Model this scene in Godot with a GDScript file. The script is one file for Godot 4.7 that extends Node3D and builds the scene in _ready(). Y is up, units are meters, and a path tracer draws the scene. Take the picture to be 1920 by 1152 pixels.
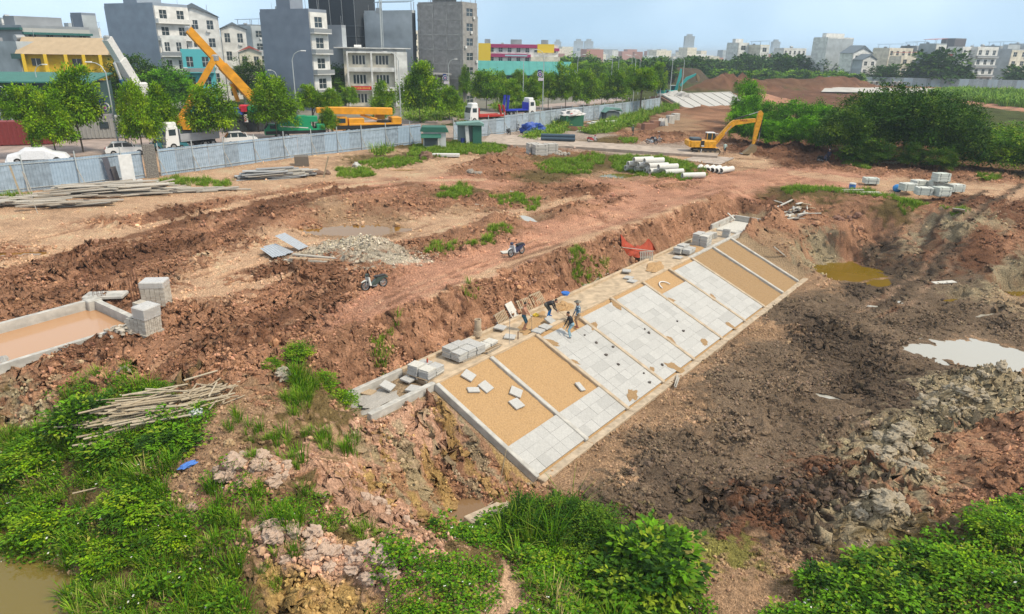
extends Node3D
# A canal-bank building site seen from a hovering drone. Metres, y up; the camera hovers over (0, 0).

const BANK := Vector3(-3.72, -2.2, -30.83)      # crest of the slope at its first rib
const ALONG := Vector3(0.6184, 0.0, -0.7859)    # along the crest
const DOWN := Vector3(0.7859, 0.0, 0.6184)      # down the slope, in plan
const RIBS := [0.0, 4.2, 8.35, 12.6, 16.8, 21.3, 25.55, 29.55, 33.9, 37.9]
const FALL := 2.65 / 6.28

var M := {}
var taken := {}
var rng := RandomNumberGenerator.new()


static func v2(x: float, z: float) -> Vector2:
	return Vector2(x, z)


static func v3(x: float, y: float, z: float) -> Vector3:
	return Vector3(x, y, z)


# ------------------------------------------------------------------ naming
func numbered(called: String) -> String:
	if not taken.has(called):
		taken[called] = 0
		return called
	taken[called] += 1
	return "%s_%03d" % [called, taken[called]]


func tag(o: Node, label: String, category: String, group := "", kind := "") -> void:
	o.set_meta("label", label)
	o.set_meta("category", category)
	if group: o.set_meta("group", group)
	o.set_meta("kind", kind if kind else "thing")


func thing(called: String, label: String, category: String, at := Vector3.ZERO, turn := 0.0, group := "") -> Node3D:
	var o := Node3D.new()
	o.name = numbered(called)
	add_child(o)
	o.position = at
	o.rotation.y = turn
	tag(o, label, category, group)
	return o


func part(called: String, mesh: Mesh, material: Material, parent: Node) -> MeshInstance3D:
	var o := MeshInstance3D.new()
	o.name = called
	o.mesh = mesh
	o.material_override = material
	parent.add_child(o, true)
	return o


func solo(called: String, mesh: Mesh, material: Material, label: String, category: String, at := Vector3.ZERO, turn := 0.0, group := "", kind := "") -> MeshInstance3D:
	var o := MeshInstance3D.new()
	o.name = numbered(called)
	o.mesh = mesh
	o.material_override = material
	add_child(o)
	o.position = at
	o.rotation.y = turn
	tag(o, label, category, group, kind)
	return o


func structure(called: String, mesh: Mesh, material: Material, label := "") -> MeshInstance3D:
	var o := MeshInstance3D.new()
	o.name = numbered(called)
	o.mesh = mesh
	o.material_override = material
	add_child(o)
	o.set_meta("kind", "structure")
	if label: o.set_meta("label", label)
	return o


func again(o: Node3D, at: Vector3, turn: float, label := "") -> Node3D:
	var c: Node3D = o.duplicate()
	c.name = numbered(String(o.name).rstrip("0123456789").trim_suffix("_"))
	add_child(c)
	c.position = at
	c.rotation.y = turn
	if label: c.set_meta("label", label)
	return c


# ------------------------------------------------------------------ shapes
class Shape:
	var v := PackedVector3Array()
	var n := PackedVector3Array()
	var c := PackedColorArray()
	var ink := Color.WHITE
	var at := Transform3D.IDENTITY
	var colored := false

	func tri(p: Vector3, q: Vector3, r: Vector3) -> void:
		p = at * p; q = at * q; r = at * r
		var k := (r - p).cross(q - p).normalized()
		v.append(p); v.append(q); v.append(r)
		n.append(k); n.append(k); n.append(k)
		if colored:
			c.append(ink); c.append(ink); c.append(ink)

	func quad(p: Vector3, q: Vector3, r: Vector3, s: Vector3) -> void:   # clockwise seen from outside
		tri(p, q, r)
		tri(p, r, s)

	func smooth_tri(p: Array, m: Array) -> void:
		for i in 3:
			v.append(at * p[i]); n.append((at.basis * m[i]).normalized())
			if colored: c.append(ink)

	func box(mid: Vector3, size: Vector3, turn := Basis.IDENTITY) -> Shape:
		var h := size * 0.5
		var k := []
		for i in 8:
			k.append(mid + turn * Vector3(h.x if i & 1 else -h.x, h.y if i & 2 else -h.y, h.z if i & 4 else -h.z))
		quad(k[2], k[6], k[7], k[3]); quad(k[0], k[1], k[5], k[4])
		quad(k[4], k[5], k[7], k[6]); quad(k[1], k[0], k[2], k[3])
		quad(k[5], k[1], k[3], k[7]); quad(k[0], k[4], k[6], k[2])
		return self

	func cbox(mid: Vector3, size: Vector3, b := 0.02, turn := Basis.IDENTITY) -> Shape:   # box with chamfered upper and vertical edges
		var h := size * 0.5
		var lo := [Vector2(-h.x + b, -h.z), Vector2(h.x - b, -h.z), Vector2(h.x, -h.z + b), Vector2(h.x, h.z - b), Vector2(h.x - b, h.z), Vector2(-h.x + b, h.z), Vector2(-h.x, h.z - b), Vector2(-h.x, -h.z + b)]
		var a := []; var d := []; var e := []
		for p in lo:
			a.append(mid + turn * Vector3(p.x, -h.y, p.y))
			d.append(mid + turn * Vector3(p.x, h.y - b, p.y))
			e.append(mid + turn * Vector3(p.x * (1.0 - b / h.x), h.y, p.y * (1.0 - b / h.z)))
		for i in 8:
			var j := (i + 1) % 8
			quad(a[j], a[i], d[i], d[j])
			quad(d[j], d[i], e[i], e[j])
		for i in range(1, 7):
			tri(e[0], e[i], e[i + 1])
			tri(a[0], a[i + 1], a[i])
		return self

	func prism(poly: Array, depth: float, turn := Transform3D.IDENTITY) -> Shape:   # polygon in x,y, pulled along z about the middle
		var flat := PackedVector2Array(poly)
		if Geometry2D.is_polygon_clockwise(flat): flat.reverse()
		var k := Geometry2D.triangulate_polygon(flat)
		var z := Vector3(0, 0, depth * 0.5)
		for i in range(0, k.size(), 3):
			var a := Vector3(flat[k[i]].x, flat[k[i]].y, 0); var b := Vector3(flat[k[i + 1]].x, flat[k[i + 1]].y, 0); var d := Vector3(flat[k[i + 2]].x, flat[k[i + 2]].y, 0)
			if (b - a).cross(d - a).z < 0.0:
				var t := b; b = d; d = t
			tri(turn * (a + z), turn * (d + z), turn * (b + z))
			tri(turn * (a - z), turn * (b - z), turn * (d - z))
		for i in flat.size():
			var a := Vector3(flat[i].x, flat[i].y, 0); var j := (i + 1) % flat.size()
			var b := Vector3(flat[j].x, flat[j].y, 0)
			quad(turn * (a - z), turn * (a + z), turn * (b + z), turn * (b - z))
		return self

	func tube(pts: Array, radii: Array, sides := 8, caps := true) -> Shape:
		var rings := []; var norms := []
		var side := Vector3.ZERO
		for i in pts.size():
			var t: Vector3 = (pts[mini(i + 1, pts.size() - 1)] - pts[maxi(i - 1, 0)]).normalized()
			if side == Vector3.ZERO: side = t.cross(Vector3.UP if absf(t.y) < 0.9 else Vector3.RIGHT).normalized()
			side = (side - t * side.dot(t)).normalized()
			var w := t.cross(side)
			var ring := []; var nn := []
			for k in sides:
				var g := TAU * k / sides
				var o := side * cos(g) + w * sin(g)
				ring.append(pts[i] + o * float(radii[mini(i, radii.size() - 1)])); nn.append(o)
			rings.append(ring); norms.append(nn)
		for i in pts.size() - 1:
			for k in sides:
				var j := (k + 1) % sides
				smooth_tri([rings[i][k], rings[i + 1][k], rings[i + 1][j]], [norms[i][k], norms[i + 1][k], norms[i + 1][j]])
				smooth_tri([rings[i][k], rings[i + 1][j], rings[i][j]], [norms[i][k], norms[i + 1][j], norms[i][j]])
		if caps:
			for k in range(1, sides - 1):
				tri(rings[0][0], rings[0][k], rings[0][k + 1])
				var e: Array = rings[-1]
				tri(e[0], e[k + 1], e[k])
		return self

	func bar(p: Vector3, q: Vector3, r: float, sides := 6) -> Shape:
		return tube([p, q], [r], sides)

	func ring(mid: Vector3, axis: Vector3, r_out: float, r_in: float, length: float, sides := 16) -> Shape:   # open pipe with a wall
		var t := axis.normalized()
		var a := t.cross(Vector3.UP if absf(t.y) < 0.9 else Vector3.RIGHT).normalized()
		var b := t.cross(a)
		for k in sides:
			var o := a * cos(TAU * k / sides) + b * sin(TAU * k / sides)
			var p := a * cos(TAU * (k + 1) / sides) + b * sin(TAU * (k + 1) / sides)
			var e := t * length * 0.5
			smooth_tri([mid - e + o * r_out, mid + e + o * r_out, mid + e + p * r_out], [o, o, p])
			smooth_tri([mid - e + o * r_out, mid + e + p * r_out, mid - e + p * r_out], [o, p, p])
			smooth_tri([mid - e + o * r_in, mid + e + p * r_in, mid + e + o * r_in], [-o, -p, -o])
			smooth_tri([mid - e + o * r_in, mid - e + p * r_in, mid + e + p * r_in], [-o, -p, -p])
			quad(mid + e + o * r_in, mid + e + o * r_out, mid + e + p * r_out, mid + e + p * r_in)
			quad(mid - e + o * r_out, mid - e + o * r_in, mid - e + p * r_in, mid - e + p * r_out)
		return self

	func ball(mid: Vector3, radii: Vector3, rows := 6, cols := 10) -> Shape:
		for i in rows:
			for k in cols:
				var p := []; var m := []
				for q in [[i, k], [i + 1, k], [i + 1, k + 1], [i, k + 1]]:
					var la: float = PI * q[0] / rows; var lo: float = TAU * q[1] / cols
					var d := Vector3(sin(la) * cos(lo), cos(la), sin(la) * sin(lo))
					p.append(mid + d * radii); m.append(d / radii)
				smooth_tri([p[0], p[1], p[2]], [m[0], m[1], m[2]])
				smooth_tri([p[0], p[2], p[3]], [m[0], m[2], m[3]])
		return self

	func mesh() -> ArrayMesh:
		var a := []
		a.resize(Mesh.ARRAY_MAX)
		a[Mesh.ARRAY_VERTEX] = v
		a[Mesh.ARRAY_NORMAL] = n
		if colored: a[Mesh.ARRAY_COLOR] = c
		var m := ArrayMesh.new()
		m.add_surface_from_arrays(Mesh.PRIMITIVE_TRIANGLES, a)
		return m


func shape() -> Shape:
	return Shape.new()


# ------------------------------------------------------------------ materials
func lin(r: float, g: float, b: float) -> Color:
	return Color(r, g, b).linear_to_srgb()


func speckle(frequency: float, low: float, high: float, octaves := 4, salt := 1) -> NoiseTexture2D:
	var f := FastNoiseLite.new()
	f.seed = salt
	f.frequency = frequency
	f.fractal_octaves = octaves
	var t := NoiseTexture2D.new()
	t.noise = f
	t.seamless = true
	t.width = 512; t.height = 512
	var g := Gradient.new()
	g.offsets = PackedFloat32Array([0.0, 1.0])
	g.colors = PackedColorArray([lin(low, low, low), lin(high, high, high)])
	t.color_ramp = g
	return t


func bumps(frequency: float, strength: float, salt := 5) -> NoiseTexture2D:
	var f := FastNoiseLite.new()
	f.seed = salt
	f.frequency = frequency
	f.fractal_octaves = 4
	var t := NoiseTexture2D.new()
	t.noise = f
	t.seamless = true
	t.width = 512; t.height = 512
	t.as_normal_map = true
	t.bump_strength = strength
	return t


func paint(r: float, g: float, b: float, rough := 0.8, texture: Texture2D = null, scale := 1.0, normal: Texture2D = null, metal := 0.0) -> StandardMaterial3D:
	var m := StandardMaterial3D.new()
	m.albedo_color = lin(r, g, b)
	m.roughness = rough
	m.metallic = metal
	if texture or normal:
		m.albedo_texture = texture
		m.uv1_triplanar = true
		m.uv1_world_triplanar = true
		m.uv1_scale = Vector3.ONE * scale
	if normal:
		m.normal_enabled = true
		m.normal_texture = normal
		m.normal_scale = 1.0
	return m


func dyed(rough := 0.9, texture: Texture2D = null, scale := 1.0, normal: Texture2D = null) -> StandardMaterial3D:
	var m := paint(1, 1, 1, rough, texture, scale, normal)
	m.vertex_color_use_as_albedo = true
	return m


func make_materials() -> void:
	var grain := speckle(0.03, 0.5, 1.0, 5)
	var soft := speckle(0.012, 0.72, 1.0, 4, 3)
	var blotch := speckle(0.006, 0.55, 1.0, 4, 9)
	var rubble := bumps(0.05, 8.0)
	var fine := bumps(0.08, 3.0, 8)
	M.grain = grain; M.soft = soft; M.blotch = blotch; M.rubble = rubble; M.fine = fine
	M.soil = dyed(0.95, speckle(0.03, 0.22, 1.0, 5, 2), 0.5, bumps(0.05, 18.0))
	M.clod = dyed(0.95, grain, 0.8, fine)
	M.concrete = paint(0.55, 0.53, 0.49, 0.9, blotch, 0.5, fine)
	M.concrete_warm = paint(0.54, 0.43, 0.31, 0.92, blotch, 0.6, fine)
	M.concrete_dirty = paint(0.58, 0.45, 0.31, 0.92, blotch, 0.35, fine)
	M.sand = paint(0.52, 0.325, 0.155, 0.97, speckle(0.05, 0.55, 1.0, 5, 6), 0.35, rubble)
	M.sand_brown = paint(0.40, 0.255, 0.125, 0.97, speckle(0.05, 0.5, 1.0, 5, 7), 0.35, rubble)
	for i in 6:
		var k: float = [0.47, 0.455, 0.44, 0.485, 0.415, 0.46][i]
		M["slab%d" % i] = paint(k * 1.0, k * 0.985, k * 0.95, 0.9, soft, 0.9 + i * 0.07, fine)
	M.stack = paint(0.60, 0.58, 0.53, 0.9, soft, 0.8, fine)
	M.leaf = dyed(0.6)
	M.leaf.metallic_specular = 0.2
	M.soil.metallic_specular = 0.2
	M.clod.metallic_specular = 0.2
	M.leaf.backlight_enabled = true
	M.leaf.backlight = lin(0.10, 0.16, 0.02)
	M.grass = M.leaf
	M.bark = paint(0.16, 0.13, 0.10, 0.95, grain, 1.0)
	M.glass = paint(0.035, 0.05, 0.06, 0.08)
	M.black = paint(0.015, 0.015, 0.016, 0.5)
	M.rubber = paint(0.02, 0.02, 0.02, 0.85)
	M.steel = paint(0.42, 0.43, 0.44, 0.4, soft, 1.0, null, 0.5)
	M.rust = paint(0.17, 0.075, 0.04, 0.9, grain, 1.5)
	M.white = paint(0.72, 0.72, 0.71, 0.5, soft, 0.3)
	M.wood = paint(0.52, 0.38, 0.24, 0.85, grain, 0.8)
	M.wood_grey = paint(0.50, 0.46, 0.40, 0.9, grain, 0.7)
	M.bamboo = paint(0.47, 0.38, 0.26, 0.75, grain, 0.6)
	M.lamp_pole = paint(0.42, 0.46, 0.47, 0.5, null, 1.0, null, 0.2)


# ------------------------------------------------------------------ the place
func _ready() -> void:
	rng.seed = 77
	var cam := Camera3D.new()
	cam.name = "camera"
	cam.fov = 48.12
	cam.near = 0.2
	cam.far = 9000.0
	cam.position = Vector3(0, 13.5, 0)
	cam.rotation = Vector3(deg_to_rad(-20.449), 0, deg_to_rad(0.9))
	add_child(cam)
	cam.current = true

	var env := Environment.new()
	env.background_mode = Environment.BG_SKY
	var sky := ProceduralSkyMaterial.new()
	sky.sky_top_color = lin(0.30, 0.33, 0.36)
	sky.sky_horizon_color = lin(0.185, 0.28, 0.37)
	sky.sky_curve = 0.16
	sky.sky_energy_multiplier = 1.0
	var cloud := FastNoiseLite.new()
	cloud.seed = 4; cloud.frequency = 0.012; cloud.fractal_octaves = 5
	var veil := Image.create(1024, 512, false, Image.FORMAT_RGBA8)
	for v in 256:
		for u in 1024:
			var a := u / 1024.0 * TAU
			var k := clampf(cloud.get_noise_3d(cos(a) * 150.0, v * 1.1, sin(a) * 150.0) * 1.3 + 0.35, 0.0, 1.0)
			veil.set_pixel(u, v, Color(1, 1, 1, k * 0.2))
	sky.sky_cover = ImageTexture.create_from_image(veil)
	sky.sky_cover_modulate = Color(0.75, 0.75, 0.75, 1.0)
	sky.ground_bottom_color = lin(0.25, 0.23, 0.2)
	sky.ground_horizon_color = lin(0.6, 0.64, 0.66)
	env.sky = Sky.new()
	env.sky.sky_material = sky
	env.tonemap_mode = Environment.TONE_MAPPER_LINEAR
	env.tonemap_exposure = 2.6
	env.fog_enabled = true
	env.fog_density = 0.0003
	env.fog_light_color = lin(0.72, 0.86, 1.0)
	env.sdfgi_enabled = true
	env.ssao_enabled = true
	env.ssil_enabled = true
	var we := WorldEnvironment.new()
	we.name = "world"
	we.environment = env
	add_child(we)

	var sun := DirectionalLight3D.new()
	sun.name = "sun"
	sun.light_energy = 0.5
	sun.light_color = Color(1.0, 0.95, 0.86)
	sun.light_angular_distance = 10.0
	sun.shadow_enabled = true
	sun.rotation = Vector3(deg_to_rad(-52), deg_to_rad(66), 0)   # from high on the far bank's side
	add_child(sun)

	make_materials()
	build_ground()
	build_water()
	build_revetment()
	build_more()


# ------------------------------------------------------------------ ground
# soil kinds: linear colour, roughness of the surface in metres, how many clods lie on it
const SOIL := {
	"R": [Color(0.80, 0.42, 0.275), 0.04, 0.1], "T": [Color(0.93, 0.60, 0.385), 0.035, 0.08], "B": [Color(0.52, 0.275, 0.165), 0.25, 1.4],
	"D": [Color(0.31, 0.155, 0.092), 0.29, 1.6], "P": [Color(0.30, 0.215, 0.147), 0.16, 1.6], "K": [Color(0.18, 0.13, 0.092), 0.22, 1.7],
	"L": [Color(0.58, 0.37, 0.225), 0.08, 0.9], "G": [Color(0.52, 0.42, 0.27), 0.30, 1.1], "S": [Color(0.56, 0.30, 0.18), 0.22, 1.3],
	"O": [Color(0.60, 0.39, 0.15), 0.22, 0.9], "W": [Color(0.74, 0.64, 0.50), 0.17, 1.2], "V": [Color(0.24, 0.17, 0.075), 0.12, 0.3],
	"Q": [Color(0.78, 0.47, 0.32), 0.22, 0.9], "C": [Color(0.70, 0.56, 0.46), 0.01, 0.0], "M": [Color(0.38, 0.34, 0.10), 0.08, 0.3]}

# x, z, height, soil: what the survey of the site gives
const SURVEY := [
	[-78.52,-80.84,1,"C"],[-58.44,-78.78,1,"C"],[-47.32,-93.35,1,"C"],[-33.08,-107.8,1,"C"],[-18.24,-123.85,0.9,"C"],[-3.69,-138.24,0.8,"C"],[40.8,-204.11,0.6,"C"],[-49.48,-56.51,0.9,"T"],
	[-45.79,-60.72,0.8,"T"],[-41.18,-64.96,0.8,"T"],[-36.95,-71.87,0.7,"T"],[-31.45,-79.42,0.6,"T"],[-26.98,-87.06,0.6,"T"],[-19.41,-96.15,0.5,"T"],[-15.01,-101.26,0.5,"V"],[-10.34,-100.83,0.4,"V"],
	[-2.23,-117.44,0.4,"C"],[-0.4,-108.48,0.3,"C"],[3.61,-105.12,0.3,"C"],[9.76,-137.2,0.4,"V"],[16.93,-146.05,0.4,"V"],[25.7,-160.21,0.4,"V"],[33.39,-165.87,0.4,"V"],[12.14,-118.85,0.2,"C"],
	[20.59,-115.6,0.1,"B"],[25.97,-130.05,0.1,"L"],[32.57,-147.32,0.2,"L"],[40.08,-165.18,0.2,"L"],[33.09,-131.07,0.1,"B"],[16.13,-115.02,0.1,"V"],[-45.01,-44.2,0.3,"T"],[-31.93,-32.88,0,"B"],
	[-37.78,-49.13,0.25,"T"],[-37.48,-52.27,0.3,"T"],[-34.78,-57.85,0.3,"T"],[-31.31,-63.15,0.3,"T"],[-28.41,-67.02,0.2,"T"],[-24.5,-71.1,0.2,"T"],[-18.89,-75.35,0.1,"T"],[-12.67,-80.54,0.1,"T"],
	[-7.66,-87.33,0.2,"T"],[-15.16,-88.11,0.3,"V"],[-11.57,-91.93,0.35,"V"],[-7.78,-97.54,0.35,"V"],[-2.5,-95,0.2,"L"],[2.63,-97.48,0.3,"B"],[6.72,-91.77,0.1,"V"],[8.99,-86.03,0,"V"],
	[15.71,-86.69,0,"V"],[22.03,-85.26,0,"V"],[-4.15,-84.24,0.4,"B"],[-0.27,-84.95,0.35,"B"],[-2.07,-79.22,0.3,"B"],[2.81,-78.76,0.15,"V"],[-34.36,-44.22,0.1,"B"],[-33.2,-48.07,0.2,"T"],
	[-31.12,-45.89,0.05,"B"],[-30.3,-53.57,0.1,"B"],[-30.53,-50.16,0.1,"T"],[-27.85,-56.58,0.1,"D"],[-25.42,-61.93,0.15,"B"],[-25.4,-47.81,0,"D"],[-26.3,-42.54,0,"D"],[-28.28,-40.2,0,"B"],
	[-23.56,-52.66,0,"B"],[-21.03,-48.43,0.1,"B"],[-21.24,-42.81,0,"B"],[-21.17,-60.85,0.2,"D"],[-20.22,-55.27,0.3,"B"],[-18.46,-58.18,0.35,"B"],[-16.92,-61.14,0.45,"L"],[-13.77,-62.08,0.45,"S"],
	[-10.41,-62.35,0.3,"B"],[-7.91,-61.84,0.2,"B"],[-14.44,-70.46,0.2,"R"],[-19.49,-68.85,0.15,"B"],[-6.43,-72.94,0.15,"R"],[-9.98,-69.91,0.1,"B"],[-3.63,-73.46,0.1,"R"],[-14.91,-58.45,-0.45,"L"],
	[-11.49,-55.09,-0.5,"L"],[-14.54,-53.3,-0.45,"L"],[-16.5,-51.39,-0.2,"T"],[-17.46,-47.03,-0.05,"T"],[-18.63,-44.17,0,"T"],[-9.46,-53.43,-0.4,"L"],[-7.89,-54.48,-0.2,"T"],[-5.95,-56.77,-0.05,"T"],
	[-2.94,-59.58,0.05,"L"],[-11.91,-46.14,0.6,"W"],[-9.71,-44.47,0.8,"W"],[-8.33,-44.65,0.4,"W"],[-13.77,-46.04,0.1,"W"],[-11.89,-42.99,0.1,"B"],[-5.6,-49.36,0.1,"B"],[-7.28,-47.27,0.05,"B"],
	[-3.37,-51.44,0,"S"],[-1.36,-53.15,0.45,"S"],[-2.61,-52.81,0.3,"S"],[1.08,-61.86,-0.3,"L"],[1.37,-59.13,-0.35,"L"],[-0.14,-61.53,-0.1,"B"],[2.67,-59.31,0.2,"B"],[5.41,-58.77,0.6,"S"],
	[6.69,-57.68,0.4,"S"],[4.5,-66.46,0.2,"B"],[7.35,-69.13,0.25,"D"],[11.77,-81.94,-0.25,"L"],[11.93,-76.45,-0.2,"R"],[8.79,-72.43,0.2,"B"],[1.98,-69.47,0.1,"B"],[-1.2,-66.24,0.05,"B"],
	[-5.52,-68.56,0.05,"V"],[-4.29,-66,0.05,"B"],[12.95,-70.37,0.1,"R"],[16.68,-75.21,0.1,"S"],[-7.74,-35.94,0,"R"],[-6.37,-38.74,0,"R"],[-4.36,-40.88,0,"R"],[-3.94,-43.74,0,"R"],
	[-0.06,-47.17,0,"R"],[-0.04,-44.27,-0.1,"R"],[4.16,-53.58,0,"R"],[7.49,-56.5,0,"R"],[11.53,-61.92,0,"R"],[15.53,-67.02,0,"R"],[21.93,-73.09,0,"R"],[26.96,-80.06,0,"R"],
	[34.86,-84.5,0,"R"],[39.85,-81.22,0,"R"],[44.5,-78.17,0,"T"],[54.35,-74.87,0,"T"],[61.9,-73.4,0,"T"],[30.9,-92.62,0,"T"],[37.37,-91,0,"D"],[35.99,-101.43,0.05,"D"],
	[28.99,-98.5,0.05,"T"],[25.56,-99.9,0.1,"T"],[22.61,-104.1,0.1,"C"],[17.34,-105.88,0.1,"C"],[27.32,-89.99,0,"L"],[43.63,-89.43,0,"B"],[48.55,-85.79,0,"B"],[56.48,-82.72,0,"B"],
	[64.8,-81.1,0.1,"V"],[42.78,-95.58,0.1,"D"],[22.26,-66.77,0,"S"],[24.94,-68.53,0,"S"],[30.37,-72.89,0,"V"],[33.37,-71.97,0,"V"],[35.75,-69.92,0,"S"],[38.01,-67.97,0,"V"],
	[40.94,-65.69,0,"S"],[47.49,-68.69,0,"D"],[49.97,-66.83,-0.1,"D"],[56.77,-66.84,-0.1,"S"],[19.54,-64.31,-0.4,"S"],[23.63,-68.8,-1.6,"D"],[27.03,-70.73,-1.7,"D"],[28.62,-68.88,-2.2,"S"],
	[24.81,-65.68,-2.2,"S"],[31.22,-68.71,-1.9,"S"],[26.95,-63.09,-2.3,"S"],[24.84,-61.4,-2.4,"L"],[26.99,-61.48,-3.4,"G"],[28.76,-61.25,-2.8,"G"],[28.81,-63.52,-4.9,"G"],[25,-57.1,-4.6,"L"],
	[30.9,-60.69,-5.15,"L"],[33.26,-66.1,-1.9,"S"],[34.43,-65.75,-3.4,"S"],[35.54,-64.33,-4.6,"K"],[37.49,-64.23,-1.9,"S"],[37.73,-63.87,-3.9,"G"],[39.74,-62.38,-0.9,"G"],[42.14,-64.08,-0.5,"G"],
	[42.07,-61.31,-1.1,"D"],[40.06,-61.57,-2.2,"K"],[38.56,-61.74,-3.8,"D"],[41.85,-59.1,-2,"D"],[44.41,-58.16,-1.7,"S"],[42.73,-55.13,-3.2,"G"],[40.99,-57.2,-3.4,"D"],[40.13,-54.28,-3.9,"G"],
	[38.43,-56.3,-4.6,"P"],[36.08,-58.59,-4.9,"K"],[41.43,-53.77,-5.1,"L"],[32.21,-53.06,-5,"P"],[30.65,-54.3,-5,"K"],[17.45,-47.68,-5,"L"],[19.86,-48.88,-5,"P"],[11.44,-39.2,-5,"L"],
	[7.44,-33.61,-5,"L"],[4.31,-29.23,-5,"L"],[2.62,-27.44,-5.05,"L"],[12.92,-38.49,-5,"P"],[21.43,-47.72,-4.95,"K"],[25.69,-50.16,-4.95,"P"],[23.23,-42.98,-5,"K"],[28.48,-46.05,-5,"P"],
	[32.91,-48.34,-5,"P"],[17.89,-38.57,-4.95,"P"],[13.69,-33.81,-5,"P"],[7.95,-30.32,-5,"P"],[11.73,-29.44,-5,"P"],[8.71,-27.89,-4.95,"P"],[6.19,-27.9,-5,"K"],[4.69,-26.17,-5,"P"],
	[7.11,-26.24,-5,"K"],[20.56,-37.21,-4.95,"K"],[17.53,-33.16,-4.9,"P"],[14.16,-30.34,-4.9,"P"],[31.06,-42.09,-5.25,"L"],[27.44,-40.8,-5.1,"P"],[24.48,-39.78,-5.05,"K"],[35.23,-44.61,-5.1,"P"],
	[38.16,-43.57,-5,"P"],[22.3,-34.59,-4.6,"K"],[24.77,-34.87,-4.2,"G"],[27.97,-36.12,-4.1,"G"],[26.71,-32.68,-3.5,"G"],[18.31,-29.65,-4.4,"G"],[20.63,-30.57,-4.3,"G"],[23,-31.92,-4.1,"G"],
	[15.17,-23.84,-4.2,"G"],[16.87,-26.3,-4.3,"G"],[19.98,-28.28,-4.7,"L"],[22.8,-29.79,-4.1,"S"],[22.12,-27.56,-3.9,"S"],[21.88,-25.74,-3,"S"],[24.29,-28.64,-2.8,"S"],[26.14,-28.65,-2.2,"S"],
	[15.06,-27.54,-4.6,"D"],[15.03,-25.35,-4.5,"K"],[12.9,-25.82,-4.6,"K"],[10.84,-24.53,-4.8,"D"],[12.93,-23.53,-4.8,"K"],[9.21,-25.13,-5,"K"],[7.35,-23.11,-5.1,"M"],[9.56,-22.51,-5.1,"M"],
	[10.89,-21.51,-5,"L"],[9,-20.73,-5.1,"L"],[7.5,-19.63,-5.1,"L"],[17.81,-24.54,-4.4,"S"],[19.92,-24.88,-3.8,"S"],[13.5,-21.17,-4.4,"V"],[15.69,-20.69,-3.7,"V"],[18.9,-21.5,-2.6,"V"],
	[16.62,-18.13,-2.6,"V"],[13.35,-18.18,-3.6,"V"],[10.66,-19.02,-4.7,"V"],[19.48,-19.85,-2,"V"],[11.89,-18.55,-4.4,"S"],[5.96,-16.57,-4.8,"V"],[11.98,-15.6,-3.6,"V"],[1.05,-24.37,-5,"D"],
	[3.03,-23.72,-5,"K"],[5.21,-22.17,-4.9,"V"],[5.63,-19.17,-4.7,"V"],[3.19,-19.45,-4.3,"V"],[0.94,-20.77,-4.3,"V"],[-0.5,-22.75,-4.7,"V"],[-0.03,-18.24,-3.7,"T"],[0.16,-16.17,-3.4,"T"],
	[-1.9,-19.31,-3.1,"V"],[-2.76,-17.46,-2.8,"V"],[-2.44,-22.91,-4.6,"V"],[-1.7,-24.68,-5.2,"L"],[-0.33,-25.26,-5,"S"],[0.13,-26.31,-4.9,"S"],[-3.13,-25.24,-4.9,"O"],[-3.98,-21.88,-3.7,"Q"],
	[-4.8,-21.99,-3.3,"Q"],[-2.26,-14.7,-2.9,"V"],[-4.43,-18.34,-2.1,"Q"],[-6.3,-18.84,-1.9,"Q"],[-7.76,-18.95,-1.8,"Q"],[-8.56,-18.38,-2,"Q"],[-6.89,-18.06,-3,"O"],[-5.48,-17.94,-3.3,"O"],
	[-6.76,-17.41,-3.6,"O"],[-3.65,-18.34,-2.2,"Q"],[-5.5,-18.27,-2.5,"O"],[-4.62,-17.12,-3.6,"O"],[-6.43,-20.65,-2.2,"V"],[-7.46,-20.43,-1.6,"V"],[-14.43,-25.06,-0.4,"V"],[-12.26,-25.09,-0.5,"L"],
	[-10.67,-25.55,-0.6,"L"],[-9.63,-26.48,-0.7,"V"],[-16.45,-24.56,-0.9,"V"],[-19.21,-25.25,-1.6,"V"],[-18.78,-27.63,-0.4,"S"],[-21.64,-28.04,-0.25,"S"],[-20.38,-26.94,-1,"G"],[-21.82,-26.78,-1.6,"G"],
	[-21.35,-24.9,-2.2,"V"],[-20.01,-22.78,-2.8,"V"],[-17.29,-21.93,-2.4,"V"],[-14.89,-21.53,-1.6,"V"],[-12.34,-21.69,-1.2,"L"],[-11.39,-20.33,-1.6,"L"],[-10.51,-22.2,-0.8,"L"],[-9.47,-21.47,-1,"S"],
	[-8.12,-21.47,-1.2,"S"],[-7.29,-22.64,-1.5,"Q"],[-7.7,-24.25,-1.3,"L"],[-10.13,-19.42,-2,"V"],[-12.03,-19.47,-2.3,"V"],[-14.12,-19.8,-2.6,"V"],[-16.27,-20.37,-3.1,"V"],[-17.04,-19.2,-4,"L"],
	[-15.02,-17.77,-4,"L"],[-12.6,-17.79,-3.3,"V"],[-10.64,-17.38,-3.1,"V"],[-9.1,-17.9,-2.9,"V"],[-19.03,-21,-3.9,"L"],[-16.85,-17.83,-4.1,"L"],[-26.5,-24.99,-4.2,"L"],[-24.84,-26.45,-2.4,"V"],
	[-10.05,-15.01,-3.4,"V"],[-7.06,-15.24,-3.6,"V"],[-26.07,-25.8,-0.5,"S"],[-9.29,-29.43,-0.7,"V"],[-8.07,-29.52,-1,"V"],[-6.97,-30.36,-1.1,"S"],[-7.46,-28.82,-1.9,"S"],[-8.34,-26.61,-1.4,"V"],
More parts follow.
